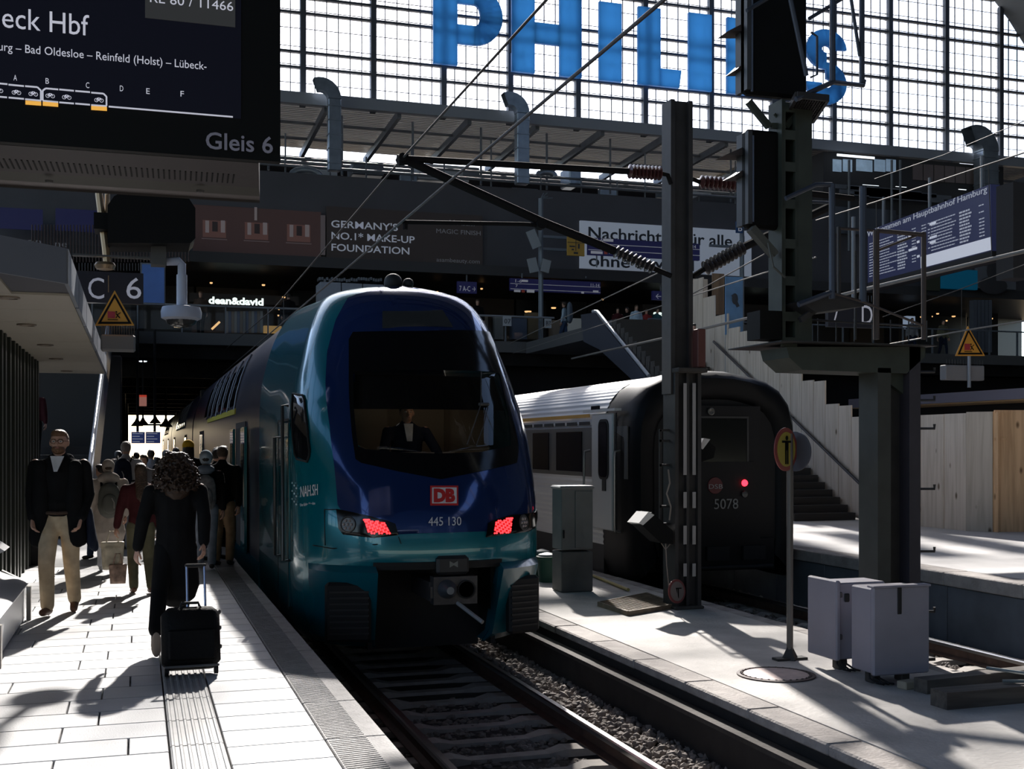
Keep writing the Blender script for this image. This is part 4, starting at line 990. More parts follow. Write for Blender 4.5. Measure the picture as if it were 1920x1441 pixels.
# green bins behind the cabinet
for i, (px, py, s_, lab) in enumerate(((1026,1086,.17,'green plastic tub beside the tall grey cabinet, the nearer one'),(1016,1078,.15,'green plastic tub half hidden behind the blue train front'))):
    c = PZ(px, py+4, Zi); t = thing('plastic_tub', lab, 'bucket', c, 'green tubs')
    m = MB(); m.lathe(c, [(s_*.75,0),(s_,.36),(s_+.02,.37),(s_+.02,.40),(s_*.9,.40),(s_*.7,.05)], 16); m.build('tub_body', mat('green_plastic', (.02,.09,.06), .5), t, smooth=30)
    m = MB(); m.lathe(c+Vector((0,0,.40)), [(s_*.95,0),(s_*.8,.03),(.02,.06)], 16); m.build('tub_lid', mat('pale_lid', (.25,.28,.27), .5), t, smooth=30)
t = MB(); a = PZ(1104,1079,Zi); b = PZ(1178,1109,Zi); t.tube([a+Vector((0,0,.03)), b+Vector((0,0,.03))], .025, 8); tag(t.build('pole', mat('yellow_pole', (.38,.30,.10), .6), None, smooth=40), 'thin yellow pole lying on the low platform by the tall cabinet', 'pole')
# grating
gt = thing('drain_grating', 'rusty steel grating plate lying beside the foot of the catenary mast', 'grate', PZ(1190,1135,Zi))
cs_ = [PZ(1122,1136,Zi), PZ(1213,1118,Zi), PZ(1268,1139,Zi), PZ(1178,1154,Zi)]
gm = mat('rusty_grating', (.20,.15,.10), .7, .1, var=.3, scale=9); H = Vector((0,0,.05)); m = MB(); m.prism([q+H*.1 for q in cs_], (0,0,.008)); m.build('gap_shade', black_m, gt)  # black plate paints in the shade between the grating bars
m = MB()
for i in range(4): m.bar(cs_[i]+H*.6, cs_[(i+1) % 4]+H*.6, .03, .06)
m.build('frame', gm, gt)
for i in range(1, 12):
    f = i/12; m = MB(); m.bar(cs_[0].lerp(cs_[3], f)+H*.8, cs_[1].lerp(cs_[2], f)+H*.8, .020, .035); m.build('bar', gm, gt)
m = MB()
for i in range(1, 5): f = i/5; m.bar(cs_[0].lerp(cs_[1], f)+H*.5, cs_[3].lerp(cs_[2], f)+H*.5, .012, .02)
m.build('cross_rod', gm, gt)
# manhole
c = PZ(1455,1265,Zi); mh = thing('manhole_cover', 'round pinkish manhole cover with a dark studded rim set in the low platform', 'manhole', c)
m = MB(); m.lathe(c, [(.36,-.02),(.36,.012),(.33,.014),(.325,.004),(.30,.004)], 36); m.build('rim', mat('manhole_rim', (.10,.07,.06), .7), mh, smooth=30)
m = MB(); m.lathe(c, [(.30,-.01),(.298,.012),(.01,.016)], 36); m.build('lid', mat('manhole_lid', (.52,.38,.35), .6, var=.15, scale=8), mh, smooth=30)
for i in range(30):
    t_ = 2*PI*i/30
    if i == 0: m = MB(); m.lathe(c+Vector((.315,0,.008)), [(.013,0),(.01,.012)], 8); st = m.build('stud', mat('manhole_rim', (1,1,1)), mh)
    else: q = st.copy(); C.objects.link(q); q.parent = mh; q.rotation_euler = (0,0,t_)
# round sign on a pole
c0 = PZ(1481,1236,Zi); ps = thing('round_sign', 'round red-rimmed yellow sign with a black standing figure on a thin grey pole', 'sign', c0)
m = MB(); m.tube([c0, c0+Vector((0,0,2.25))], .032, 10); m.build('pole', mat('pole_brown_grey', (.10,.09,.08), .5, .3), ps, smooth=40)
m = MB(); m.lathe(c0, [(.10,.0),(.09,.02),(.035,.12),(.034,.13)], 4); m.bev(c0+Vector((0,0,.012)), (.34,.12,.024), .004); m.build('foot', mat('foot_dark', (.03,.027,.025), .7), ps)
def disc(cx, ang, r, parent, front=True, x_off=0):
    n = Vector((math.sin(ang), -math.cos(ang), 0)); a = Vector((math.cos(ang), math.sin(ang), 0))
    m = MB(); m.lathe(cx, [(r,0),(r,.012),(r*.98,.014),(.01,.014)], 32, n); d = m.build('sign_disc', mat('sign_red' if front else 'sign_back', (.20,.035,.03) if front else (.06,.06,.075), .5), parent)
    if front:
        m = MB(); m.lathe(cx+n*.014, [(r*.80,0),(r*.80,.003),(.01,.003)], 32, n); m.build('sign_field', mat('sign_yellow', (.32,.25,.04), .5), d)
        m = MB(); o = cx+n*.019
        def bb(u0, u1, v0, v1): m.prism([o+a*u0*r+Vector((0,0,v0*r)), o+a*u1*r+Vector((0,0,v0*r)), o+a*u1*r+Vector((0,0,v1*r)), o+a*u0*r+Vector((0,0,v1*r))], n*.003)
        bb(-.42,.42,.30,.40); bb(-.14,-.03,-.68,.36); bb(.03,.14,-.68,.36); bb(-.14,.14,-.05,.40); m.lathe(o+Vector((0,0,.52*r)), [(.11*r,0),(.11*r,.003)], 14, n); m.build('figure_symbol', black_m, d)
ZC_ = PY(1472,842,c0.y).z
disc(PY(1472,842,c0.y-.05), math.radians(29), .215, ps); disc(PY(1492,846,c0.y+.06), math.radians(-72), .20, ps, False)
# low cabinets
def lowbox(lab, x0, x1_, y0, y1, z0, z1, front_detail):
    t = thing('lineside_cabinet', lab, 'cabinet', ((x0+x1_)/2, (y0+y1)/2, Zi), 'lilac grey lineside cabinets')
    m = MB(); m.bev(((x0+x1_)/2, (y0+y1)/2, (z0+z1)/2), (x1_-x0, y1-y0, z1-z0), .012); b = m.build('case', box_m, t)
    if front_detail:
        m = MB(); m.bev(((x0+x1_)/2+.01, y0-.02, (z0+z1)/2), (x1_-x0+.035, .05, z1-z0+.03), .012); dr_ = m.build('door', box_m, t)
        m = MB(); a = PY(1687,1101,y0-.05); c_ = PY(1687,1151,y0-.05); m.bev((a.x, y0-.047, (a.z+c_.z)/2), (.045, .012, abs(a.z-c_.z)), .008); m.build('latch_slot', rub_m, dr_)
        m = MB(); m.bev(((x0+x1_)/2, y0-.02, z1+.018), (x1_-x0+.05, .10, .02), .004); m.build('drip_edge', box_m, dr_)
    else:
        m = MB(); m.bev((x0-.02, (y0+y1)/2+.05, (z0+z1)/2+.01), (.05, y1-y0+.16, z1-z0+.03), .012); dr_ = m.build('door', box_m, t)
        for zz_ in (z0+.3*(z1-z0), z0+.85*(z1-z0)): m = MB(); m.bev((x0+.01, y0-.015, zz_), (.03,.03,.05), .006); m.build('hinge', gmet_m, dr_)
        c_ = PY(1588,1120,y0-.01); m = MB(); m.bev((c_.x, y0-.01, c_.z), (.055,.02,.08), .02); m.build('lock_recess', rub_m, b)
    for sx in (x0+.12, x1_-.12):
        m = MB(); m.bev((sx, (y0+y1)/2, (Zi+z0)/2), (.09, .12, z0-Zi), .01); m.build('foot', dconc_m, t)
    m = MB()
    for k in range(3): xx = x0+.03+k*.05; m.tube([(xx, y0+.08, z0+.01), (xx-.02, y0+.04, z0-.05), (xx+.01, y0-.02-.02*k, Zi+.03), (xx+.08, y0-.03, Zi+.015)], .010, 6)
    m.build('cable', rub_m, t, smooth=40); return t
lowbox('lilac-grey lineside cabinet with a black latch slot, the nearer right one of two', 6.19, 6.74, 8.93, 9.24, -.32, .435, True)
lowbox('lilac-grey lineside cabinet with a door on its left side, the left one of two', 6.27, 6.78, 9.56, 9.90, -.31, .41, False)
# timbers and a block by the cabinets
tm = wood('old_timber', (.10,.085,.07), (.05,.04,.035), 1, False)
for i, (pa, pb, w_, h_, lab) in enumerate((((1726,1298),(1935,1275),.16,.12,'dark old timber baulk lying right of the lineside cabinets, upper one'),((1760,1326),(1960,1308),.2,.14,'dark old timber baulk at the right frame edge, lower one'))):
    a, b = PZ(*pa, Zi), PZ(*pb, Zi); m = MB(); m.bar(a+Vector((0,0,h_/2)), b+Vector((0,0,h_/2)), w_, h_); tag(m.build('timber_baulk', tm, None), lab, 'timber', 'old timber baulks')
for i, (px, py, dx) in enumerate(((1702,1290,.16),(1726,1288,.13))):
    a = PZ(px, py, Zi); m = MB(); m.bev(a+Vector((0,0,.035)), (dx,.11,.07), .008, rz=.2); tag(m.build('paving_brick', mat('buff_brick', (.32,.27,.20), .8), None), ['buff brick on the ground under the nearer lineside cabinet','second buff brick right of the nearer lineside cabinet'][i], 'brick', 'loose buff bricks')
m = MB(); a, b = PZ(1850,1290,Zi), PZ(1930,1300,Zi); m.tube([a+Vector((0,0,.18)), b+Vector((0,0,.17))], .015, 6); m.tube([PZ(1880,1312,Zi)+Vector((0,0,.16)), PZ(1950,1313,Zi)+Vector((0,0,.16))], .015, 6); tag(m.build('signal_rod', mat('worn_rod', (.3,.33,.33), .4, .6), None, smooth=40), 'thin steel pull rods lying over the timbers at the right edge', 'rod')

# ================= CATENARY MAST =================
MY = 13.94; mx0, mx1 = PY(1258,500,MY).x, PY(1299,500,MY).x; G = lambda x, y, dy=0: PY(x, y, MY+dy)
ms = thing('catenary_mast', 'tall dark steel catenary mast in front of the silver railcar', 'mast', ((mx0+mx1)/2, MY, Zi))
zt = G(1275,187).z; zb_ = G(1285,695).z
m = MB(); m.b2((mx0, MY, zb_-.3), (mx0+.06, MY+.28, zt)); m.b2((mx1-.06, MY, zb_-.3), (mx1, MY+.28, zt)); m.b2((mx0+.06, MY+.06, zb_-.3), (mx1-.06, MY+.09, zt)); m.build('upper_beam', dksteel, ms)
lx0, lx1 = G(1262,900).x, G(1311,900).x
m = MB(); m.b2((lx0, MY-.06, Zi), (lx0+.05, MY+.3, zb_)); m.b2((lx1-.05, MY-.06, Zi), (lx1, MY+.3, zb_)); m.b2((lx0+.05, MY+.02, Zi), (lx1-.05, MY+.06, zb_)); m.b2(((lx0+lx1)/2-.02, MY-.05, Zi), ((lx0+lx1)/2+.02, MY+.02, zb_)); m.build('lower_column', dksteel, ms)
m = MB(); m.bev(((lx0+lx1)/2, MY+.12, Zi+.02), (.42,.46,.04), .01); m.bev(((lx0+lx1)/2, MY, zb_), (lx1-lx0+.04, .42, .06), .01); m.build('mast_foot', dconc_m, ms)
for xx in (1285, 1302):
    for ya, yb in ((718,890),(922,952),(985,1020),(1056,1080)):
        a, b = G(xx-3.5,ya,-.055), G(xx+2.5,yb,-.055); m = MB(); m.b2((a.x, MY-.058, b.z), (b.x, MY-.05, a.z)); m.build('reflective_strip', mat('reflective_white', (.30,.28,.27), .5), ms)
m = MB(); a, b = G(1297,618), G(1312,690); m.bev(((a.x+b.x)/2, MY-.1, (a.z+b.z)/2), (b.x-a.x, .15, a.z-b.z), .01); m.build('red_box', mat('red_brown_box', (.10,.028,.02), .6), ms)
m = MB(); a = G(1243,805); b = G(1262,1015); m.b2((a.x, MY+.1, b.z), (a.x+.03, MY+.13, a.z)); 
for yy in (806, 826, 872, 950, 983, 1010): q = G(1243,yy); m.b2((q.x, MY+.1, q.z-.015), (lx0, MY+.13, q.z+.015))
m.build('side_frame', dksteel, ms)
m = MB(); m.tube([G(1253,880,.05), G(1256,905), G(1250,925), G(1258,950), G(1255,975)], .012, 6); m.tube([G(1248,1018), G(1250,1060), G(1254,1098)], .008, 6); m.tube([G(1236,1012), G(1248,1030), G(1262,1012)], .007, 6); m.build('loose_cable', mat('pale_cable', (.25,.2,.17), .6), ms, smooth=50)
def lampbox(p4, top, dy, nm):
    m = MB(); m.prism([G(*q, dy) for q in p4], (0, .35, 0)); hb_ = m.build(nm, black_m, ms)
    m = MB(); m.prism([G(*q, dy-.02) for q in top], (0, .38, -.01)); m.build('white_cover', mat('cover_white', (.62,.60,.58), .5), hb_)
lampbox([(1200,981),(1222,960),(1262,995),(1262,1020),(1240,1018)], [(1198,980),(1216,959),(1227,965),(1206,984)], -.1, 'signal_lantern')
lampbox([(1311,840),(1324,824),(1342,838),(1338,858),(1314,866)], [(1310,838),(1320,821),(1332,823),(1318,842)], .2, 'signal_lantern')
cd_ = G(1268,1108,-.16); n_ = Vector((.35,-.93,.1)).normalized(); m = MB(); m.lathe(cd_, [(.155,0),(.155,.015),(.01,.015)], 28, n_); sgn = m.build('small_round_sign', mat('faded_red', (.20,.05,.045), .6), ms)
m = MB(); m.lathe(cd_+n_*.016, [(.125,0),(.125,.003),(.01,.003)], 28, n_); m.build('sign_field', mat('faded_tan', (.20,.16,.14), .6), sgn); m = MB(); o = cd_+n_*.021
for (u0, u1, v0, v1) in ((-.055,.055,.03,.045),(-.018,-.004,-.09,.04),(.004,.018,-.09,.04)): m.prism([o+Vector((u0,0,v0)), o+Vector((u1,0,v0)), o+Vector((u1,0,v1)), o+Vector((u0,0,v1))], n_*.003)
m.build('figure_symbol', black_m, sgn)
# cantilevers
ins_m = mat('brown_insulator', (.07,.022,.02), .3, coat=.4); inb_m = mat('dark_insulator', (.03,.024,.024), .35, coat=.3)
tube_m = mat('dark_tube', (.012,.011,.011), .85, 0, spec=.1)
def insul(a, b, r, n, mm, par):
    ax = (b-a); L = ax.length; prof = [(r*.35,0)]
    for i in range(n): h = L*(i+.5)/n; w_ = L/n; prof += [(r*.45, h-w_*.4), (r, h-w_*.05), (r*.95, h+w_*.1), (r*.45, h+w_*.35)]
    prof.append((r*.35, L)); m = MB(); m.lathe(a, prof, 14, ax); return m.build('insulator', mm, par, smooth=30)
ct = thing('cantilever_arm', 'dark triangular cantilever arm reaching left from the mast over the blue train', 'bracket', G(1258,400,.1))
m = MB(); m.tube([G(754,297), G(1178,321)], .042, 8); m.build('top_tube', tube_m, ct, smooth=40)
insul(G(1178,321), G(1240,325), .095, 9, ins_m, ct)
m = MB(); m.tube([G(1240,325), G(1252,328), G(1258,345)], .03, 8); m.tube([G(746,300), G(765,298)], .07, 8); m.tube([G(752,297)+Vector((0,-.1,0)), G(752,297)+Vector((0,.1,0))], .05, 8); m.build('clamp', tube_m, ct, smooth=40)
m = MB(); m.tube([G(760,299), G(1015,415), G(1152,470)], .055, 8); m.tube([G(1224,502), G(1258,517)], .035, 8); m.build('diagonal_tube', tube_m, ct, smooth=40)
insul(G(1152,470), G(1226,503), .085, 9, inb_m, ct)
m = MB(); m.tube([G(755,416), G(985,420), G(1010,422)], .026, 8); m.lathe(G(1014,420)-Vector((0,.06,0)), [(.07,0),(.07,.12)], 10, (0,1,0)); m.tube([G(760,414), G(760,430)], .03, 6); m.build('registration_arm', tube_m, ct, smooth=40)
c2 = thing('cantilever_arm', 'dark cantilever with ribbed insulators reaching right from the mast behind the signal', 'bracket', G(1300,400,.1))
insul(G(1312,341,.1), G(1385,347,.1), .095, 9, ins_m, c2)
m = MB(); m.tube([G(1299,336,.1), G(1312,341,.1)], .03, 8); m.tube([G(1385,347,.1), G(1600,372,.1)], .042, 8); m.tube([G(1299,518,.1), G(1322,503,.1)], .035, 8); m.tube([G(1392,464,.1), G(1560,385,.1)], .055, 8); m.build('tubes', tube_m, c2, smooth=40)
insul(G(1320,504,.1), G(1394,463,.1), .10, 10, inb_m, c2)
# wires
wire_m = mat('wire_grey', (.05,.045,.045), .7, .2); rod_m = mat('contact_rail', (.16,.15,.14), .6, .4)
def wire(nm, lab, pts, r, mm=wire_m, extra=()):
    m = MB(); m.tube(pts, r, 6)
    for a, b in extra: m.tube([a, b], r*.6, 5)
    tag(m.build(nm, mm, None, smooth=60), lab, 'cable', 'overhead wires')
ZM, ZK = 5.17, 4.41
wire('overhead_wire', 'upper overhead wire running along the track above the blue train', [(3.05,2.5,ZM+.35),(3.05,8,ZM+.02),(3.05,13.94,ZM),(3.05,28,ZM-.25),(3.05,43,ZM+.02),(3.05,85,ZM-.3)], .013, wire_m, [((3.05,9.6,ZM+.02),(3.05,9.6,ZM-.1))])
wire('overhead_wire', 'lower contact wire running along the track above the blue train', [(3.05,2.5,ZK),(3.05,13.94,ZK),(3.05,85,ZK)], .014, wire_m, [((3.05,26,ZK),(3.05,26,ZM-.2))])
wire('overhead_wire', 'thick pale conductor rod rising to the right edge under the arrival display', [PY(1072,672,36), PX(1260,630,11.9), PX(1428,590,11.6), PX(1625,541,11.5), PX(1920,471,11.5), PX(2050,440,11.5)], .03, rod_m)
wire('overhead_wire', 'pale catenary wire above the conductor rod crossing the arrival display', [PX(1530,413,11.5), PX(1643,378,11.5), PX(1743,345,11.5), PX(1853,308,11.5), PX(1930,283,11.5)], .012, wire_m, [(PX(1643,378,11.5), PX(1643,536,11.5)), (PX(1853,308,11.5), PX(1860,486,11.5))])
wire('overhead_wire', 'thin overhead wire passing behind the orange triangular sign on the right', [PX(1640,650,20), PX(1816,618,20), PX(1960,595,20)], .022, rod_m)
wire('overhead_wire', 'thin overhead wire with a dropper above the orange triangular sign on the right', [PX(1655,594,20), PX(1803,541,20), PX(1960,481,20)], .012, wire_m, [(PX(1803,541,20), PX(1803,620,20)),])
wire('overhead_wire', 'thin wire rising from the bridge edge to the mast, upper of two', [PY(953,645,40), PY(1233,512,20)], .012, rod_m)
wire('overhead_wire', 'thin wire rising from the bridge edge behind the mast, lower of two', [PY(962,662,40), PY(1259,567,24), PY(1440,509,16), PY(1530,482,13)], .011, rod_m)
wire('overhead_wire', 'short thin wire rising right from the mast to the lower signal head', [PY(1300,550,24), PY(1434,476,16)], .011, wire_m)
wire('overhead_wire', 'thin wire crossing the glass wall at the upper right', [PY(1640,335,25), PY(1770,290,20), PY(1960,210,15)], .008, wire_m)

# ================= SIGNAL GANTRY =================
SYY = 9.9; K = lambda x, y, dy=0: PY(x, y, SYY+dy)
sg = thing('signal_gantry', 'dark steel bracket mast carrying black signal heads and a railed platform, right', 'signal', (7.18, SYY, Zi))
bx0, bx1 = K(1646,900).x, K(1726,900).x; zt = K(1680,690).z
m = MB(); m.b2((bx0, SYY, Zi), (bx0+.15, SYY+.32, zt)); m.build('column_flange', mat('column_olive', (.035,.036,.030), .65, var=.2, scale=4), sg)
m = MB(); m.b2((bx1-.13, SYY, Zi), (bx1, SYY+.32, K(1700,645).z)); m.build('column_flange', mat('column_purple', (.030,.026,.034), .6, var=.2, scale=4), sg)
m = MB(); m.b2((bx0+.15, SYY+.16, Zi), (bx1-.13, SYY+.19, zt)); m.b2((bx0-.1, SYY-.1, Zi), (bx1+.1, SYY+.42, Zi+.03)); m.build('column_web', dksteel, sg)
for yy, ex in ((697,-20),(750,-20),(803,0),(916,0),(1033,0),(1146,0)):
    a = K(1724+ex,yy,.1); b = K(1752,yy,.1); m = MB(); m.tube([a, b, b+Vector((0,0,.045))], .014, 6); m.build('step_iron', dksteel, sg)
m = MB(); m.prism([K(x, y) for x, y in ((1475,650),(1735,650),(1735,668),(1700,700),(1505,693),(1480,670))], (0, .5, 0)); m.prism([K(x, y, .1) for x, y in ((1640,698),(1720,698),(1705,752),(1690,735))], (0,.1,0)); m.build('bracket_beam', dkgreen, sg)
m = MB(); a, b = K(1450,640), K(1740,651); m.b2((a.x, SYY-.15, b.z), (b.x, SYY+.9, a.z)); m.build('deck_plate', dksteel, sg)
ux0, ux1, ux2 = K(1472,400).x, K(1500,400).x, K(1528,400).x; uz0, uz1 = K(1500,638).z, K(1500,185).z
m = MB(); m.b2((ux0, SYY+.05, uz0), (ux0+.035, SYY+.09, uz1)); m.b2((ux1-.02, SYY+.05, uz0), (ux1+.01, SYY+.09, uz1))
hy = [198,250,310,380,455,525,592,640]
for yy in hy: z = K(1485,yy).z; m.b2((ux0, SYY+.05, z-.045), (ux1, SYY+.085, z+.045))
m.b2((ux1, SYY+.05, uz0), (ux2, SYY+.30, uz1)); m.b2((ux0, SYY+.28, uz0), (ux1, SYY+.31, uz1)); m.b2((ux0-.005, SYY+.05, uz0), (ux0+.02, SYY+.3, uz1)); m.build('lattice_post', dkgreen, sg)
def head(x0, y0, x1, y1, nm, dy):
    m = MB(); a, b = K(x0, y0, dy), K(x1, y1, dy); m.bev(((a.x+b.x)/2, SYY+dy+.06, (a.z+b.z)/2), (b.x-a.x, .12, a.z-b.z), .03); h = m.build(nm, black_m, sg)
    m = MB(); a2 = K(x0+12, y0+14, dy-.02); b2 = K(x0+18, y1-14, dy-.02); m.tube([(a2.x, SYY+dy-.02, a2.z), (a2.x, SYY+dy-.02, b2.z)], .012, 8); m.build('edge_rail', mat('edge_rail_blue', (.10,.12,.17), .4, .3), h, smooth=40)
    m = MB(); m.b2((a.x, SYY+dy-.03, b.z+.03), (a.x+.045, SYY+dy+.2, a.z-.03)); m.build('side_plate', mat('side_plate', (.035,.037,.042), .5), h)
    return h
h1 = head(1398,-60,1515,186,'signal_head',.12); h2 = head(1400,240,1472,430,'signal_head',.12)
for h, vs_ in ((h1, ((1395,50,30),(1395,122,14))), (h2, ((1395,282,34),(1397,322,22)))):
    for x, y, L in vs_:
        a = K(x+6, y-10, .2); m = MB(); m.prism([a, K(x+6,y+8,.2), K(x-L,y+8,.2)], (0,.22,0)); m.build('hood', mat('hood_brown', (.045,.035,.035), .6), h)
m = MB(); m.bar(K(1403,190,.15), K(1442,238,.15), .05, .06); m.bar(K(1512,190,.15), K(1472,238,.15), .05, .06); m.bar(K(1445,236,.15), K(1475,236,.15), .04, .05); m.bar(K(1452,213,.15), K(1470,236,.15), .02, .02); m.build('head_bracket', dkgreen, sg)
m = MB(); m.bar(K(1408,428,.1), K(1452,478,.1), .09, .07); m.tube([K(1440,455,.05), K(1450,500,.0), K(1472,520,.0)], .012, 6); m.build('lower_stay', mat('stay_grey', (.07,.07,.06), .6), sg)
m = MB(); m.b2((K(1430,585).x, SYY+.05, K(1430,634).z), (K(1478,585).x, SYY+.3, K(1478,582).z)); m.build('junction_box', black_m, sg)
m = MB(); m.tube([K(1459,465,.3), K(1459,585,.3)], .022, 8); m.build('conduit', blsteel, sg, smooth=40)
# upper basket
bk = MB()
for x0, y0, x1, y1, dy0, dy1 in ((1561,-60,1561,152,-.25,-.25),(1616,-60,1616,155,.25,.25),(1496,-60,1496,50,.3,.3)): bk.tube([K(x0,y0,dy0), K(x1,y1,dy1)], .028, 8)
bk.tube([K(1478,-20,-.3), K(1512,142,-.25)], .022, 8); bk.tube([K(1590,-40,.25), K(1612,105,.25)], .018, 8); bk.tube([K(1517,35,-.2), K(1600,-15,-.2)], .018, 8); bk.tube([K(1520,60,.1), K(1532,68,.1), K(1532,140,.1), K(1520,145,.1)], .012, 6)
bk.tube([K(1492,186,-.3), K(1561,154,-.25), K(1618,160,.25), K(1620,150,.25)], .025, 8); bk.tube([K(1400,20,-.05), K(1450,-10,-.05)], .02, 8); bkt = bk.build('upper_basket_rail', blsteel, sg, smooth=40)
m = MB(); f4 = [K(1492,187,-.3), K(1561,157,-.3), K(1620,164,.3), K(1528,203,.3)]
f4 = [Vector((q.x, q.y, f4[0].z)) for q in [K(1492,187,-.3), K(1545,187,-.3)]]+[Vector((K(1614,187,.35).x, SYY+.35, K(1492,187,-.3).z)), Vector((K(1525,187,.35).x, SYY+.35, K(1492,187,-.3).z))]
fz0 = K(1495,178,-.3).z; a, b = K(1494,178,-.3), K(1552,178,-.3); 
for i in range(13): f = i/12; m.bar((a.x+(b.x-a.x)*f, SYY-.3, fz0), (a.x+(b.x-a.x)*f+.28, SYY+.4, fz0), .008, .03)
for i in range(13): f = i/12; m.bar((a.x+.28*f, SYY-.3+.7*f, fz0), (b.x+.28*f, SYY-.3+.7*f, fz0), .008, .03)
for p0, p1 in (((a.x,-.3),(b.x,-.3)),((b.x,-.3),(b.x+.28,.4)),((b.x+.28,.4),(a.x+.28,.4)),((a.x+.28,.4),(a.x,-.3))): m.bar((p0[0], SYY+p0[1], fz0), (p1[0], SYY+p1[1], fz0), .03, .06)
tag(m.build('basket_grating', dksteel, sg), kind='stuff')
# lower cage
lw = MB()
for q_, r_q in (([K(1473,372,-.3), K(1530,346,-.3), K(1560,346,-.3)], .022), ([K(1473,377,.5), K(1560,380,.5)], .016), ([K(1497,571,-.3), K(1560,547,-.3)], .026)): lw = MB(); lw.tube(q_, r_q, 8); lw.build('cage_rail', blsteel, sg, smooth=40)
for x, y0, y1, dy, r, mm in ((1560,345,560,-.3,.030,blsteel),(1618,350,566,-.3,.034,blsteel),(1573,425,560,.5,.02,dksteel),(1604,470,636,.6,.013,dksteel),(1643,432,636,-.1,.030,mat('rusty_post', (.05,.035,.03), .6)),(1732,436,636,-.1,.024,mat('rusty_post', (1,1,1)))):
    m = MB(); m.tube([K(x,y0,dy), K(x,y1,dy)], r, 8); m.build('cage_post', mm, sg, smooth=40)
m = MB(); m.tube([K(1643,432,-.1), K(1732,440,-.1)], .022, 8); m.tube([K(1643,470,-.1), K(1732,436,-.1)], .012, 8); m.tube([K(1573,428,.5), K(1640,432,.5)], .015, 6); m.tube([K(1557,548,-.3), K(1620,566,-.3), K(1735,612,-.1)], .012, 6); m.build('cage_top_rail', mat('rusty_post', (1,1,1)), sg, smooth=40)
m = MB(); m.prism([K(x, y, -.2) for x, y in ((1500,565),(1560,548),(1620,566),(1620,574),(1530,585))], (0,.5,0)); m.bar(K(1530,580,-.1), K(1500,600,-.1), .05,.05); m.build('cage_floor', dksteel, sg)
m = MB(); 
for x in range(1500, 1740, 34): m.tube([K(x,596+(x-1500)*.02,.7), K(x,640,.7)], .008, 5)
m.tube([K(1500,598,.7), K(1735,612,.7)], .012, 6); tag(m.build('rear_railing', dksteel, sg), kind='stuff')
# ================= BIG BLUE LETTERS ON THE GLASS WALL =================
LY = 45.75; blue_l = mat('blue_letter_acrylic', (.02,.12,.36), .5)
_n = blue_l.node_tree; _t = _n.nodes.new('ShaderNodeBsdfTranslucent'); _t.inputs[0].default_value = (.16,.40,.66,1); _x = _n.nodes.new('ShaderNodeMixShader'); _x.inputs[0].default_value = .55
_n.links.new(_n.nodes['Principled BSDF'].outputs[0], _x.inputs[1]); _n.links.new(_t.outputs[0], _x.inputs[2]); _n.links.new(_x.outputs[0], _n.nodes['Material Output'].inputs[0])
lb_ = thing('roof_lettering', 'giant blue PHILIPS letters standing before the glass wall', 'sign', (17, LY, 17))
zb0, hh = 17.03, 3.3
def lx(px, py=140): return PY(px, py, LY).x
def letter(fn):
    m = MB(); fn(m); m.build('letter', blue_l, lb_)
def stem(m, a, b, z0=0, z1=1): m.b2((a, LY, zb0+z0*hh), (b, LY+.16, zb0+z1*hh))
def arcband(m, cx, cz, rox, roz, rix, riz, t0, t1, n=14):
    o = [Vector((cx+rox*math.cos(t0+(t1-t0)*i/n), LY, cz+roz*math.sin(t0+(t1-t0)*i/n))) for i in range(n+1)]
    q = [Vector((cx+rix*math.cos(t0+(t1-t0)*i/n), LY, cz+riz*math.sin(t0+(t1-t0)*i/n))) for i in range(n+1)]
    for i in range(n): m.prism([o[i], o[i+1], q[i+1], q[i]], (0, .16, 0))
def Pl(xa, xb, xc):
    def f(m):
        a, b, c = lx(xa), lx(xb), lx(xc); stem(m, a, b); cz = zb0+hh*.635; ro = hh*.365; w_ = b-a; mid = c-ro*1.0
        stem(m, b, max(mid, b+.05), .27, .27+.235); stem(m, b, max(mid, b+.05), .765, 1.0)
        arcband(m, mid, cz, c-mid, ro, c-mid-w_*.95, ro-hh*.235, -PI/2, PI/2)
    return f
letter(Pl(813,858,943)); 
def Hl(m): stem(m, lx(960), lx(1003)); stem(m, lx(1050), lx(1091)); stem(m, lx(1003), lx(1050), .38, .64)
letter(Hl); letter(lambda m: stem(m, lx(1124), lx(1166)))
def Ll(m):
    a, b, c = lx(1197), lx(1239), lx(1276); stem(m, a, b); m.prism([(b,LY,zb0),(c-.05,LY,zb0),(c+.05,LY,zb0+.23*hh),(b,LY,zb0+.23*hh)], (0,.16,0))
letter(Ll); letter(lambda m: stem(m, lx(1292), lx(1335))); letter(Pl(1364,1407,1490))
def Sl(m):
    a, b = lx(1512), lx(1588); w_ = b-a; r = hh*.27; th = hh*.22; cx = (a+b)/2
    arcband(m, cx, zb0+hh-r, w_/2, r, w_/2-th*1.1, r-th, .05, PI*1.5, 18)
    arcband(m, cx, zb0+r, w_/2, r*1.05, w_/2-th*1.1, r*1.05-th, -PI, PI/2, 18)
letter(Sl)
m = MB()
for x in (lx(830), lx(980), lx(1145), lx(1310), lx(1385)): m.tube([(x, LY+.16, 17.8), (x, WY-.1, 17.8)], .04, 6)
m.build('fixing_bracket', mull_m, lb_)

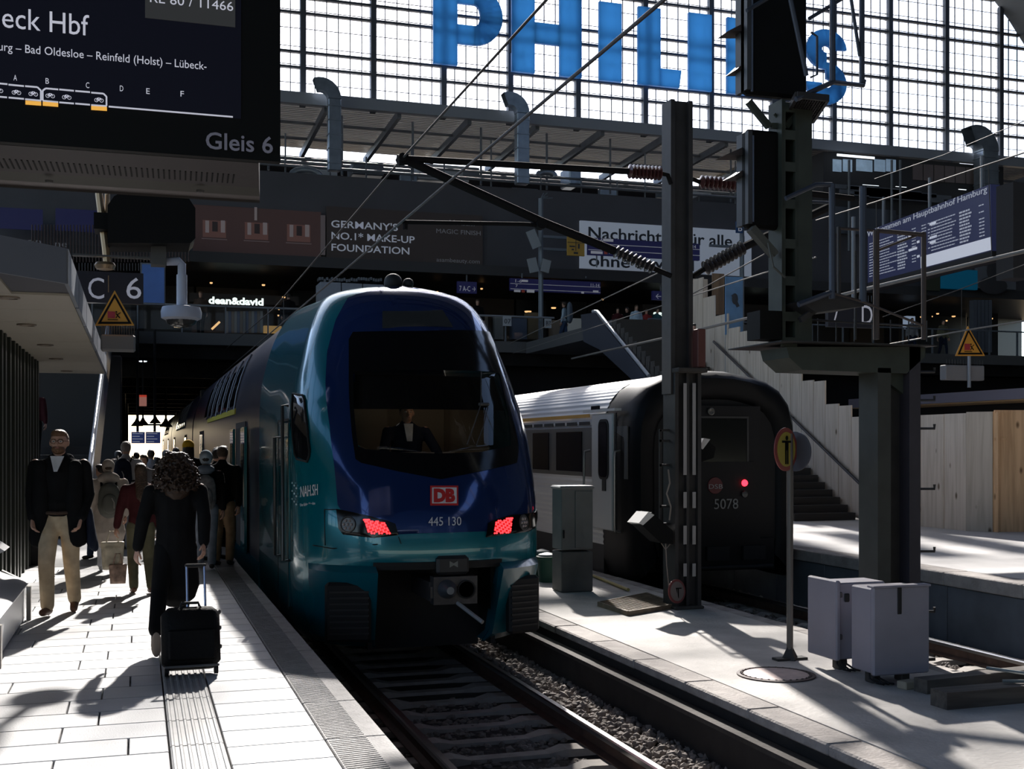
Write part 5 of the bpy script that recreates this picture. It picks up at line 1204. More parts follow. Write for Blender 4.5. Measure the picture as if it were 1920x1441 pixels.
# ================= DUCTS AND ROOF PLANT =================
def duct(px, x0, x1_, ytop, ybot, hood, lab, flip=-1):
    Y = 45.1; a, b = PY(x0, ybot, Y), PY(x1_, ytop, Y); w_ = b.x-a.x; t = thing('ventilation_duct', lab, 'duct', ((a.x+b.x)/2, Y, 12.2), 'tall galvanised ducts')
    m = MB(); z0 = min(a.z, 12.3); m.bev(((a.x+b.x)/2, Y+.2, (z0+b.z)/2), (w_, w_*.8, b.z-z0), .03); m.build('shaft', gal_m, t)
    m = MB(); cx = (a.x+b.x)/2; 
    for k in range(5):
        z = z0+(b.z-z0)*(k+.5)/5; m.bev((cx, Y+.2, z), (w_+.05, w_*.85, .05), .01)
    m.build('joint_flange', gal_m, t)
    m = MB(); R_ = w_/2+.28; rows = []
    for i in range(9):
        th = PI*.62*i/8; c = Vector((cx-R_+R_*math.cos(th), Y+.2, b.z+R_*math.sin(th))); d = Vector((math.cos(th), 0, math.sin(th)))
        rows.append([c+d*w_/2+Vector((0,-w_*.4,0)), c+d*w_/2+Vector((0,w_*.4,0)), c-d*w_/2+Vector((0,w_*.4,0)), c-d*w_/2+Vector((0,-w_*.4,0)), c+d*w_/2+Vector((0,-w_*.4,0))])
    m.grid(rows); m.build('hood', gal_m, t)
duct(627, 616, 640, 185, 318, 0, 'tall galvanised duct with a curved hood, next to the departure display')
duct(980, 970, 993, 212, 335, 0, 'tall galvanised duct with a curved hood rising below the blue letter H')
duct(1855, 1840, 1869, 285, 385, 0, 'tall galvanised duct with a large curved hood at the far right above the arrival display')
rr = random.Random(5)
rz_ = 12.2
def rbox(nm, lab, x0, y0, x1_, y1, Y, dep, mm, cat='machine', group='roof plant'):
    a, b = PY(x0, y1, Y), PY(x1_, y0, Y); m = MB(); m.bev(((a.x+b.x)/2, Y+dep/2, (a.z+b.z)/2), (b.x-a.x, dep, b.z-a.z), .05)
    return tag(m.build(nm, mm, None), lab, cat, group)
pale = mat('plant_pale', (.35,.37,.40), .5, .2, var=.1, scale=1); 
rbox('ventilation_unit', 'long pale ventilation unit on the roof behind the cantilever arm tip', 783, 312, 880, 336, 48, 1.6, pale)
rbox('ventilation_unit', 'grey ventilation unit right of the second tall duct', 1068, 312, 1090, 345, 47, 1.2, gal_m)
rbox('ventilation_unit', 'pale boxy roof unit between the mast and the signal', 1310, 372, 1398, 392, 47.5, 1.4, fascia_m)
rbox('ventilation_unit', 'low dark ventilation unit near the left end of the roof', 660, 308, 720, 326, 48, 1.2, steel_m)
t = thing('roof_pipework', 'bundle of grey pipes and rails running along the roof under the canopy', 'pipes', (15, 46.6, 12.4))
for z, y, r in ((12.7,46.6,.06),(13.1,47.0,.05),(13.5,49.5,.12),(13.9,50.5,.05),(12.95,49.8,.16),(14.2,52,.10)):
    m = MB(); m.tube([(-6, y, z), (44, y, z)], r, 8); m.build('pipe', steel_m, t, smooth=40)
for i in range(26):
    x = -2+i*1.8+rr.uniform(-.4,.4); m = MB(); m.tube([(x, 46.8, 12.2), (x, 46.8, rr.uniform(12.9,14.6))], .035, 6); m.build('pipe_stand', steel_m, t)
for i in range(22):
    x = 2+i*1.7+rr.uniform(-.5,.5); m = MB(); s_ = rr.uniform(.15,.4); m.bev((x, 47.5+rr.uniform(0,2), 12.2+s_/2+rr.uniform(0,1.2)), (s_*rr.uniform(1,3), s_, s_*1.2), .02); m.build('valve_box', rr.choice([gal_m, pale, steel_m]), t)
for px0, px1_ in ((548,600),(1010,1040)):
    a, b = PY(px0, 325, 46.3), PY(px1_, 325, 46.3); c = (a+b)/2; n = 10; r = (b.x-a.x)/2
    m = MB(); m.tube([c+Vector((math.cos(PI*i/n)*r, 0, math.sin(PI*i/n)*r*.45-.1)) for i in range(n+1)], .14, 8); m.build('bent_duct', gal_m, t, smooth=50)
# right-hand upper storey details
def fpanel(nm, x0, y0, x1_, y1, Y, mm, par, t_=.04):
    a, b = PY(x0, y0, Y), PY(x1_, y1, Y); m = MB(); m.b2((a.x, Y, b.z), (b.x, Y+t_, a.z)); return m.build(nm, mm, par)
ru = thing('plant_room', 'plant room with frosted blue windows and pinkish panels under the canopy at upper right', 'building', PY(1700, 390, 45.4))
a, b = PY(1545, 400, 45.9), PY(1850, 310, 45.9)
m = MB(); m.b2((a.x, 45.95, 12.2), (b.x+1, 53, 14.9)); m.build('wall', mat('plant_wall', (.03,.03,.034), .7), ru)
frost = mat('frosted_window', (.20,.28,.36), .3, emit=.22, ecol=(.45,.65,.9), var=.3, scale=3)
for x0, x1_ in ((1562,1578),(1581,1598),(1606,1636),(1640,1660),(1662,1680)): fpanel('frosted_pane', x0, 298, x1_, 322, 45.9, frost, ru)
for i in range(6): fpanel('clad_panel', 1712+i*20, 306+i*1.5, 1730+i*20, 338+i*1.5, 45.9, mat('clad_pinkish', (.15,.12,.12), .6), ru)
for i in range(7): fpanel('louvre_rail', 1560+i*14, 352+i*2+(i % 2)*8, 1700+i*14, 355+i*2+(i % 2)*8, 45.5, steel_m, ru)
tube_l = mat('tube_light', (.8,.85,.9), .5, emit=1.6, ecol=(.85,.93,1))
for x0, y, x1_ in ((1570,293,1640),(1618,347,1648),(1680,350,1700),(1800,307,1825),(1798,355,1812)): fpanel('tube_light', x0, y-1, x1_, y+1, 45.3, tube_l, ru)
fpanel('grey_panel', 1560, 386, 1620, 440, 45.4, mat('grey_blue_panel', (.06,.07,.09), .5), ru); fpanel('grey_panel', 1622, 390, 1680, 445, 45.4, mat('grey_blue_panel', (1,1,1)), ru)
for x in (1592,1672,1688): 
    m = MB(); a = PY(x, 300, 45.2); b = PY(x, 470, 45.2); m.tube([a, b], .06, 6); m.build('post', steel_m, ru)

# ================= ADVERTISING BOARDS =================
AY = 45.45
def onwall(nm, body, x0, y0, x1_, cap, Y, mm, par, b=0, shear=0):
    A = PY(x0, y0, Y); B = PY(x1_, y0, Y); return text(nm, body, cap*depth(x0, Y)/F/.72, (A.x, Y-.012, A.z), (1,0,0), (0,0,1), mm, par, .008, fit=B.x-A.x, bold=b, shear=shear)
ad = thing('advertising_board', 'pinkish advertising board with three cosmetic jars on the dark upper storey', 'billboard', PY(480, 488, AY))
pb = fpanel('board_panel', 362, 383, 602, 488, AY, mat('pink_print', (.13,.065,.058), .6), ad, .12)
for xc, yc in ((402,432),(481,436),(560,440)):
    fpanel('printed_jar_body', xc-22, yc-20, xc+22, yc+14, AY-.01, mat('jar_copper', (.32,.14,.11), .5), pb, .008)
    for dx, w_ in ((-17,7),(12,8)): fpanel('printed_highlight', xc+dx, yc-19, xc+dx+w_, yc+4, AY-.02, mat('jar_highlight', (.55,.42,.40), .5), pb, .008)
    fpanel('printed_jar_core', xc-4, yc-17, xc+6, yc+2, AY-.02, mat('jar_core', (.05,.03,.03), .5), pb, .008)
    fpanel('printed_jar_base', xc-24, yc+14, xc+24, yc+18, AY-.02, mat('jar_base', (.32,.22,.21), .5), pb, .008)
fpanel('printed_highlight', 477, 388, 482, 413, AY-.02, mat('jar_highlight', (1,1,1)), pb, .008)
ad2 = thing('advertising_board', "dark brown advertising board reading GERMANY'S NO.1 MAKE-UP FOUNDATION", 'billboard', PY(760, 505, AY))
pb = fpanel('board_panel', 612, 386, 905, 505, AY, mat('brown_print', (.055,.04,.038), .6), ad2, .12); fpanel('light_strip', 601, 403, 610, 478, AY-.01, mat('pink_strip', (.25,.19,.19), .5), pb)
wl = mat('board_white_text', (.42,.44,.52), .6, emit=.12, ecol=(.8,.85,1)); wd = mat('board_dim_text', (.25,.25,.27), .6, emit=.06)
onwall('lettering', "GERMANY'S", 620, 425.5, 745, 13.5, AY, wl, pb, .004); onwall('lettering', 'NO.1* MAKE-UP', 620, 447.5, 776, 13.5, AY, wl, pb, .004); onwall('lettering', 'FOUNDATION', 620, 469.5, 766, 13.5, AY, wl, pb, .004)
onwall('lettering', 'M. Asam', 838, 421, 890, 10, AY, wd, pb, 0, .4); onwall('lettering', 'MAGIC FINISH', 817, 436.5, 900, 8.5, AY, wd, pb); onwall('lettering', 'asambeauty.com', 818, 490, 899, 8, AY, wd, pb)
ad3 = thing('advertising_board', 'white advertising board reading Nachrichten für alle ohne Paywall in dark letters', 'billboard', PY(1240, 510, AY))
pb = fpanel('board_panel', 1088, 413, 1409, 518, AY, mat('white_print', (.36,.40,.47), .6, emit=.13, ecol=(.7,.8,1)), ad3, .12)
dk_t = mat('board_dark_text', (.03,.035,.045), .6)
onwall('lettering', 'Nachrichten für alle 4', 1101, 447, 1396, 23, AY, dk_t, pb, .010); onwall('lettering', 'ohne Paywall', 1103, 498, 1300, 22, AY, dk_t, pb, .010)
# hanging way-finding signs
navy_s = mat('sign_blue', (.008,.010,.045), .5, emit=.03, ecol=(.1,.1,.6)); wsm = mat('sign_white', (.5,.5,.55), .5, emit=.15)
def waysign(lab, x0, y0, x1_, y1, Y, txts, bars, hang, group=None):
    t = thing('direction_sign', lab, 'sign', PY((x0+x1_)/2, y1, Y), group); pn_ = fpanel('panel', x0, y0, x1_, y1, Y, navy_s, t, .15)
    for b_, xx0, yy, xx1, cap in txts: onwall('lettering', b_, xx0, yy, xx1, cap, Y, wsm, pn_)
    for xx0, yy0, xx1, yy1, mm in bars:
        a, b = PY(xx0, yy1, Y-.02), PY(xx1, yy0, Y-.02); zt_ = PY(xx0, yy0, Y-.02).z; m = MB(); m.b2((a.x, Y-.02, a.z), (b.x, Y-.005, zt_)); m.build('sign_mark', mm, pn_)
    m = MB()
    for x in hang: a = PY(x, y0, Y); m.tube([(a.x, Y+.07, a.z), (a.x, Y+.07, 8.6 if Y > 40 else a.z+1.2)], .03, 6)
    m.build('hanger', steel_m, t); return t
rdm = mat('sign_red_mark', (.5,.08,.05), .5)
waysign('blue way-finding sign with track numbers 1-6 and 11-14 hanging over the bridge', 957, 521, 1126, 551, 44.6, [('1-6',964,529,976,6),('11-14',1106,537,1122,6),('7',966,538,970,5)],
        [(957,530.5,1126,531.3,wsm),(957,540.5,1126,541.3,wsm),(978,524,990,528,wsm),(964,543,976,547,wsm),(978,543,984,548,rdm),(988,543,1002,548,wsm),(1112,544,1122,548,wsm),(1090,546,1095,550,wsm)], (980,1100))
waysign('large blue way-finding sign hanging in front of the white advertising board', 1103, 445, 1312, 488, 42.2, [('1-6',1117,452.5,1128,6.5),('14',1297,465,1303,6)],
        [(1103,455.5,1312,456.5,wsm),(1103,467,1312,468,wsm),(1131,447,1150,452,wsm),(1108,470,1130,475,wsm),(1133,469,1139,476,rdm),(1142,470,1150,475,wsm)], (1120,1290))
waysign('small blue sign reading 7 A-C with an arrow above the train roof', 858, 527, 894, 550, 45.0, [('7 A-C →',861,545,891,10)], [], (876,))
waysign('small blue sign with arrow and 8 left of the plywood wall', 1224, 545, 1256, 563, 45.0, [('← 8',1228,560,1250,11)], [], (1240,))
ys = thing('evacuation_sign', 'yellow square sign with four black pictograms by the white advertising board', 'sign', PY(1080, 481, 42))
pn_ = fpanel('panel', 1064, 438, 1096, 480, 42, mat('sign_yellow_bright', (.40,.24,.035), .5), ys, .08)
for (x0, y0, x1_, y1) in ((1068,442,1078,446),(1082,442,1092,447),(1068,460,1078,463),(1084,457,1087,466),(1072,466,1076,469),(1076,472,1084,476)): fpanel('pictogram', x0, y0, x1_, y1, 41.98, dk_t, pn_, .015)
for (x0, y0, x1_, y1) in ((1064,454,1096,455),(1079.5,438,1080.5,470)): fpanel('divider', x0, y0, x1_, y1, 41.98, dk_t, pn_, .015)
# lamp poles on the bridge
pg = mat('pole_pale', (.16,.19,.23), .5, .4)
def pole(px, ytop, Y, lab, arms, floods):
    b = PY(px, 640, Y); t = thing('lamp_pole', lab, 'lamp post', (b.x, Y, 5.7), 'grey poles on the bridge edge'); tp = PY(px, ytop, Y)
    m = MB(); m.tube([(b.x, Y, 5.3), (b.x, Y, tp.z)], .10, 8); m.build('pole', pg, t, smooth=40)
    for x0, y, x1_ in arms: a, c = PY(x0, y, Y), PY(x1_, y, Y); m = MB(); m.bar((a.x, Y, a.z), (c.x, Y, a.z), .08, .10); m.build('arm', pg, t)
    for x0, y0, x1_, y1 in floods: a, c = PY(x0, y0, Y-.3), PY(x1_, y1, Y-.3); m = MB(); m.bar(a, c, .35, .12, up=(0,1,0)); m.build('floodlight', mat('flood_grey', (.25,.28,.31), .4), t)
    m = MB()
    for k in range(7): q = tp+Vector((rr.uniform(-.1,.5), 0, rr.uniform(0,.25))); m.tube([tp, q], .02, 5)
    m.build('spike_crown', pg, t); return t
pole(1014, 372, 43.3, 'grey pole with floodlights standing on the bridge edge above the blue train', [(1016,443,1066),(1016,466,1066)], [(994,432,1007,464),(996,484,1002,510),(1025,487,1020,510)])
t = pole(1391, 388, 43.3, 'grey pole with a small blue B sign between the mast and the signal', [(1330,460,1391)], [])
pn_ = fpanel('sign_panel', 1380, 415, 1393, 437, 42.4, mat('small_blue', (.02,.07,.2), .5), t); onwall('lettering', 'B', 1383, 433, 1390, 13, 42.4, wsm, pn_)

# ================= BRIDGE RAILING, SHOPS, LIGHTS =================
rl = thing('bridge_railing', 'grey handrail with thin posts along the front edge of the bridge', 'railing', (8, 43.1, BD))
m = MB(); m.tube([(-14, 43.15, BD+.98), (15.5, 43.15, BD+.98)], .04, 8); m.build('handrail', mat('rail_pale', (.3,.32,.35), .4, .5), rl, smooth=40)
for i in range(20): m = MB(); x = -13.5+i*1.5; m.b2((x-.025, 43.1, BD), (x+.025, 43.2, BD+.97)); m.build('post', steel_m, rl)
rg = glass('railing_glass', (.75,.78,.8))
for i in range(19): m = MB(); x = -13.5+i*1.5; m.add([(x+.05,43.15,BD+.1),(x+1.45,43.15,BD+.1),(x+1.45,43.15,BD+.9),(x+.05,43.15,BD+.9)], [(0,1,2,3)]); m.build('glass_panel', rg, rl)
stk = mat('sticker_white', (.35,.37,.40), .6)
for b_, x0, y0, x1_, y1 in (('07',943,592,959,611),('B7',1021,597,1034,615)):
    pn_ = fpanel('number_plate', x0, y0, x1_, y1, 42.95, stk, rl, .02); onwall('plate_number', b_, x0+2, y1-5, x1_-2, 9, 42.95, dk_t, rl)
r2 = thing('bridge_railing', 'railing with thin posts on the bridge edge right of the signal gantry', 'railing', (28, 43.1, BD))
m = MB(); m.tube([(19.5, 43.15, BD+1.08), (45, 43.15, BD+1.08)], .035, 6); m.build('handrail', steel_m, r2, smooth=40)
for i in range(17): m = MB(); x = 19.5+i*1.5; m.b2((x-.02, 43.1, BD), (x+.02, 43.2, BD+1.06)); m.build('post', steel_m, r2)
SHY = 47.5
def shop(nm, lab, cat, items, txts, base):
    t = thing(nm, lab, cat, base)
    for nm2, x0, y0, x1_, y1, mm in items: fpanel(nm2, x0, y0, x1_, y1, SHY, mm, t, .3)
    for b_, x0, y, x1_, cap, mm in txts: onwall('lettering', b_, x0, y, x1_, cap, SHY, mm, t, .015)
    return t
neon = mat('neon_white', (.9,1,.95), .5, emit=1.1, ecol=(.85,1,.92)); warm = mat('warm_lamp', (1,.7,.4), .5, emit=1.1, ecol=(1,.55,.22)); amber = mat('amber_counter', (.4,.22,.08), .5, emit=.22, ecol=(1,.6,.2))
stripe = [mat('book_spine_%d' % i, c, .6) for i, c in enumerate([(.26,.25,.24),(.10,.12,.18),(.20,.15,.11),(.33,.31,.29)])]
shop('shop_front', 'food shop with a lit white sign dean & david behind the bridge railing', 'shop', [('fascia',355,548,560,573,mat('shop_fascia', (.02,.015,.014), .6)),('counter',360,604,420,624,mat('shop_counter', (.05,.03,.022), .6)),('lit_counter',495,610,528,624,amber)], [('dean&david',391,568.5,494,13,neon)], PY(440, 625, SHY))
sh = shop('book_display', 'display of pale and grey striped banners below the dean & david sign', 'display', [], [], PY(458, 625, SHY))
for i in range(13): x = 423+i*5.4; fpanel('banner', x, 583, x+5.0, 624, SHY-.3, stripe[(i*5+i//3) % 4], sh, .05)
s3 = thing('site_container', 'pale grey container wall standing on the bridge just left of the blue train roof', 'container', PY(660, 590, 44.2))
for i in range(3): fpanel('container_panel', 601+i*40, 528+i*2, 639+i*40, 640, 44.2, mat('container_pale', (.22,.25,.31), .6), s3, 1.2)
m = MB()
for i in range(26): a = PY(603+i*4.6, 522, 44.2); m.bev((a.x, 44.8, a.z+rr.uniform(-.04,.05)), (.08,.5,.12), .01)
tag(m.build('clutter_on_top', steel_m, s3), kind='stuff')
shop('shop_front', 'restaurant front with a lit sign asia left of the plywood wall', 'shop', [('fascia',1205,570,1262,600,mat('shop_fascia', (1,1,1))),], [('asia',1225,593,1254,12,neon)], PY(1230, 640, SHY))
shop('shop_front', 'shop with a lit sign and blue-white screen behind the signal gantry', 'shop', [('fascia',1395,570,1440,605,mat('shop_fascia', (1,1,1))),('screen',1700,592,1716,616,mat('screen_pale', (.2,.25,.33), .5, emit=.25, ecol=(.6,.75,1)))], [('Im',1411,600,1427,12,neon)], PY(1420, 640, SHY))
s5 = thing('ticket_barrier_row', 'row of pale steel lockers and counters on the bridge right of the train', 'counter', PY(1000, 640, 46))
for i, (x0, x1_, y0, mm) in enumerate(((928,944,592,stripe[0]),(962,988,596,stripe[1]),(990,1012,585,mat('locker_tan', (.16,.11,.06), .6)),(1036,1050,600,stripe[2]),(1066,1090,596,mat('locker_glow', (.25,.27,.27), .5, emit=.12)),(895,915,590,stripe[2]))): fpanel('locker', x0, y0, x1_, 636, 46, mm, s5, .5)
lt_ = thing('ceiling_light_row', 'scattered small warm ceiling lights in the shops above the bridge', 'light', (12, 47, 8.4))
first = None
for x, y, w_ in ((396,529,5),(494,533,6),(532,556,6),(820,546,4),(903,540,5),(372,597,4),(522,590,3),(1038,576,10),(990,583,14),(523,578,3),(1684,590,3),(1726,593,2),(1748,592,2),(1758,587,6),(1788,592,8),(1620,608,4),(1640,600,3),(1775,600,4),(1835,590,3),(1860,596,4),(1130,560,4),(345,520,4),(305,545,4),(338,600,4)):
    a = PY(x, y, 47.2); q = w_*.011; m = MB(); m.lathe(a, [(q,0),(q*.9,-.05),(q*.2,-.06)], 10); m.build('small_lamp', warm, lt_)
m = MB(); m.bar(PY(397,617,46.6), PY(412,603,46.6), .08, .08); m.build('slanted_lamp', warm, lt_)
# adverts and panels on the far left above the kiosk
lf = thing('timetable_wall', 'long dark blue departure panels high on the left behind the kiosk roof', 'sign', PY(120, 440, 44))
fpanel('panel', -40, 386, 80, 432, 44, navy_s, lf); fpanel('panel', 104, 390, 190, 436, 44, navy_s, lf)
for y in (398,410,422): fpanel('rule', -40, y, 80, y+9, 43.97, mat('rule_grey', (.06,.06,.09), .6), lf, .02) if False else None
onwall('lettering', 'on', 49, 457, 76, 12, 43.9, wd, lf); onwall('lettering', 'ne', 101, 462, 125, 12, 43.9, wd, lf)
m = MB()
for i in range(50): a = PY(60+i*6, 470, 43.4); m.tube([(a.x, 43.4, a.z-.4), (a.x, 43.4, a.z+.9)], .02, 4)
tag(m.build('thin_bars', mat('bar_brown', (.06,.035,.03), .6), lf), kind='stuff')
pf2 = thing('poster_board', 'blue glowing poster between the C 6 sign and the dome camera', 'poster', PY(286, 570, 30))
fpanel('poster_frame', 263, 492, 310, 572, 30, steel_m, pf2, .12); q = fpanel('poster', 266, 495, 308, 568, 29.98, mat('poster_blue', (.03,.08,.25), .4, emit=.05, ecol=(.15,.35,1), var=.5, scale=.8), pf2, .03)
m = MB(); m.tube([PY(286,492,30.06), PY(286,400,30.06)], .04, 6); m.build('post', steel_m, pf2)

# ================= STAIRS, PLYWOOD HOARDING ON THE FAR PLATFORM =================
XS = 16.0
stt = thing('staircase', 'dark concrete stairs climbing from the far platform to the bridge beside plywood', 'stairs', (15.1, 23.6, -.03))
n = 34
for i in range(n):
    z = -.03+(i+1)*.168; y = 23.6+i*.318; m = MB(); m.b2((14.32, y, max(z-.5, -.03)), (15.93, y+.36, z)); m.build('step', mat('step_dark', (.045,.04,.036), .8), stt)
m = MB(); yl = 23.6+n*.318; m.b2((14.3, yl, 5.25), (19.5, 43, 5.68)); m.build('landing', deck_m, stt)
m = MB(); m.prism([PX(1095,590,14.3), PX(1120,586,14.3), PX(1217,705,14.3), PX(1217,735,14.3), PX(1130,655,14.3), PX(1100,640,14.3)], (-.12,0,0)); pr = m.build('side_parapet', mat('parapet_blue_grey', (.06,.065,.085), .35, .2), stt)
m = MB(); m.tube([PX(1112,584,14.25), PX(1120,584,14.25), PX(1217,704,14.25)], .06, 8); m.build('parapet_rail', mat('rail_bright', (.4,.42,.46), .35, .4), pr, smooth=40)
m = MB(); a, b = PX(1338,640,15.9), PX(1612,906,15.9); m.tube([a, b], .035, 8); 
for k in range(6): q = a.lerp(b, (k+.5)/6); m.tube([q, q+Vector((.1,0,-.03))], .015, 5)
m.build('handrail', mat('dark_handrail', (.05,.045,.045), .4, .5), stt, smooth=40)
hd = thing('plywood_hoarding', 'stepped grey plywood hoarding running along the stairs on the far platform', 'fence', (XS, 24, 0))
def ply(x0, x1_, yt, bot, mm=ply_m, X=XS, par=hd):
    a, b = PX(x0, 800, X), PX(x1_, 800, X); zt = PX((x0+x1_)/2, yt, X).z; y0, y1 = min(a.y, b.y), max(a.y, b.y)
    zb1 = bot(y1); zb2 = bot(y0); m = MB(); g = .012
    m.prism([Vector((X, y0+g, zb2)), Vector((X, y1-g, zb1)), Vector((X, y1-g, zt)), Vector((X, y0+g, zt))], (.04,0,0)); return m.build('plywood_panel', mm, par)
bs = lambda y: max(-.03, (y-23.6)*.528-.1)
for x0, x1_, yt in ((1299,1318,522),(1318,1340,556),(1340,1365,590),(1365,1386,614),(1386,1412,620),(1412,1440,628),(1440,1462,636),(1462,1482,680),(1482,1503,690),(1503,1525,713),(1525,1547,714),(1547,1572,757),(1572,1596,760),(1596,1620,781),(1620,1644,782)): ply(x0, x1_, yt, bs)
for x0, x1_, yt in ((1644,1684,780),(1684,1726,779),(1726,1770,777),(1770,1812,775)): ply(x0, x1_, yt, lambda y: -.03)
h2_ = thing('plywood_hoarding', 'warm orange plywood box wall with battens at the right edge of the far platform', 'fence', (17, 19.5, 0))
pA = PX(1812, 990, XS); zt = PX(1812, 772, XS).z
ends = [(XS, pA.y), (XS+.35, pA.y-.35), (XS+.95, pA.y-.55), (XS+2.2, pA.y-.75), (XS+3.5, pA.y-.95)]
for i in range(4):
    a, b = Vector((*ends[i], 0)), Vector((*ends[i+1], 0)); m = MB()
    m.bar((a.x, a.y, (zt-.03)/2), (b.x, b.y, (zt-.03)/2), .04, zt+.03); m.build('plywood_panel', ply2_m if i else ply_m, h2_)
m = MB(); a, b = Vector((*ends[1], 0)), Vector((*ends[4], 0)); m.bar((a.x, a.y-.05, zt-.55), (b.x, b.y-.05, zt-.55), .03, .05); m.bar((a.x, a.y-.05, zt), (b.x, b.y-.05, zt), .05, .06); m.build('batten', ply2_m, h2_)
m = MB(); m.bar((a.x+.03, a.y-.05, -.03), (a.x+.03, a.y-.05, zt), .03, .16, up=(0,1,0)); m.build('batten', wood('warm_plywood', (1,1,1), (1,1,1)), h2_)
# posters on the plywood
pp = thing('poster_board', 'blue poster of leaping figure on the upper plywood wall beside the mast', 'poster', PY(1376, 628, 31))
q = fpanel('poster', 1361, 518, 1393, 628, 30, mat('poster_blue2', (.05,.12,.24), .5, emit=.03, ecol=(.3,.6,1), var=.4, scale=1.2), pp, .06)
m = MB(); m.ell(PY(1378,560,29.95), (.10,.01,.16), 10, 8); m.bar(PY(1374,552,29.95), PY(1384,575,29.95), .10, .01, up=(0,1,0)); m.build('printed_figure', dk_t, q)
m = MB(); m.tube([PY(1362,625,30.1), PY(1362,700,30.1)], .05, 6); m.tube([PY(1392,520,30.1), PY(1392,700,30.1)], .05, 6); m.build('post', steel_m, pp)
pw_ = thing('plywood_box', 'small brown plywood enclosure at the top of the stairs behind the mast', 'box', PY(1320, 640, 33))
for x0, y0, x1_, y1 in ((1301,522,1327,560),(1336,512,1358,590),(1245,516,1262,640)): fpanel('plywood_panel', x0, y0, x1_, y1, 33, ply_m if x0 != 1336 else wood('brown_plywood', (.20,.13,.08), (.12,.08,.05), .7), pw_, .05)

# ================= ARRIVAL DISPLAY (right) =================
X0 = 21.0
av = thing('arrival_display', 'large slanted timetable display with white rows on navy, right side', 'sign', PX(1740, 500, X0))
c4 = [PX(1627,433,X0), PX(1857,345,X0), PX(1860,470,X0), PX(1627,530,X0)]
m = MB(); m.prism(c4, (.3,0,0)); dsp_ = m.build('screen', mat('display_navy', (.008,.010,.035), .4, emit=.05, ecol=(.2,.25,.7)), av)
def q4(u, v): return c4[0].lerp(c4[1], u).lerp(c4[3].lerp(c4[2], u), v)+Vector((-.02,0,0))
def quad(nm, u0, u1, v0, v1, mm):
    m = MB(); m.prism([q4(u0,v0), q4(u1,v0), q4(u1,v1), q4(u0,v1)], (.012,0,0)); return m.build(nm, mm, dsp_)
wrow = mat('row_white', (.3,.32,.38), .6, emit=.22, ecol=(.8,.85,1)); wpan = mat('panel_white', (.5,.52,.6), .5, emit=.32, ecol=(.85,.88,1))
quad('notice_field', .47, 1.0, .79, .985, wpan)
txm = MB(); rq = random.Random(9)
for col, (u0, u1) in enumerate(((.02,.46),(.48,.99))):
    for k in range(13 if col == 0 else 10):
        v = .26+k*.052
        for (a, b, pr_) in ((.0,.07,1),(.10,.13,.9),(.15,.50+rq.uniform(-.1,.08),1),(.58,.78+rq.uniform(-.08,0),1),(.86,.93,.8)):
            if rq.random() > pr_: continue
            ua, ub = u0+(u1-u0)*a, u0+(u1-u0)*b; x = ua
            while x < ub: w_ = min(rq.uniform(.008,.022), ub-x); h_ = .016 if a != .58 else .026; txm.prism([q4(x,v), q4(x+w_,v), q4(x+w_,v+h_), q4(x,v+h_)], (.01,0,0)); x += w_+.005
tag(txm.build('timetable_rows', wrow, dsp_), kind='stuff')
for u, v, w_ in ((.545,.27,.05),(.545,.50,.055),(.545,.58,.045),(.37,.36,.08),(.37,.60,.07),(.44,.50,.02),(.44,.75,.02)): quad('white_field', u, u+w_, v, v+.04, wpan)
a = q4(.0,.115); b = q4(.98,.10); ud = (q4(0,0)-q4(0,1)).normalized()
text('header_lettering', 'Willkommen am Hauptbahnhof Hamburg', .24, a, (b-a), ud, wrow, dsp_, .01, fit=(b-a).length)
m = MB(); m.prism([c4[3], c4[2], c4[2]-Vector((0,0,.25)), c4[3]-Vector((0,0,.25))], (.35,0,0)); a, b = PX(1868,350,X0), PX(1900,520,X0); m.b2((X0, min(a.y,b.y), b.z), (X0+.6, max(a.y,b.y), a.z)); m.build('support', mattedark, av)
m = MB(); 
for u in (.1,.5,.9): a = q4(u,0); m.tube([a+Vector((.2,0,0)), a+Vector((.2,0,.9))], .05, 6)
m.build('hanger', steel_m, av)
bp = thing('advertising_board', 'teal and portrait advertising board under the arrival display', 'billboard', PY(1830, 545, 44.4))
fpanel('teal_field', 1764, 503, 1833, 543, 44.4, mat('teal_print', (.0,.07,.13), .6, emit=.05, ecol=(0,.4,.8)), bp, .2); q = fpanel('portrait_field', 1833, 498, 1905, 543, 44.4, mat('portrait_grey', (.10,.11,.13), .6), bp, .2)
m = MB(); m.ell(PY(1862,508,44.35), (.35,.02,.45), 12, 8); m.ell(PY(1862,535,44.35), (.8,.02,.4), 12, 8); m.build('printed_portrait', mat('portrait_dark', (.03,.03,.035), .6), q); fpanel('olive_field', 1735, 510, 1763, 545, 44.4, mat('olive_print', (.03,.035,.02), .6), bp, .2)
ds = thing('platform_sign', 'dark hanging sign with a white letter D behind the signal gantry rails', 'sign', PY(1600, 616, 19))
pn_ = fpanel('panel', 1553, 566, 1643, 615, 19, mat('sign_navy', (1,1,1)), ds, .1)
A = PY(1613, 607, 19); B = PY(1633, 607, 19); text('lettering', 'D', 37*depth(1613, 19)/F/.72, (A.x, 18.99, A.z), (1,0,0), (0,0,1), lt, pn_, fit=B.x-A.x)
A = PY(1562, 603, 19); B = PY(1572, 603, 19); text('lettering', '/', 30*depth(1562, 19)/F/.72, (A.x, 18.99, A.z), (1,0,0), (0,0,1), lt, pn_, fit=B.x-A.x)
m = MB(); a = PY(1600,566,19.05); m.tube([a, a+Vector((0,0,1.6))], .04, 6)
for i in range(14): q = PY(1556+i*6, 566, 19.05); m.tube([q, q+Vector((0,0,.12))], .004, 4)
m.build('hanger', steel_m, ds)
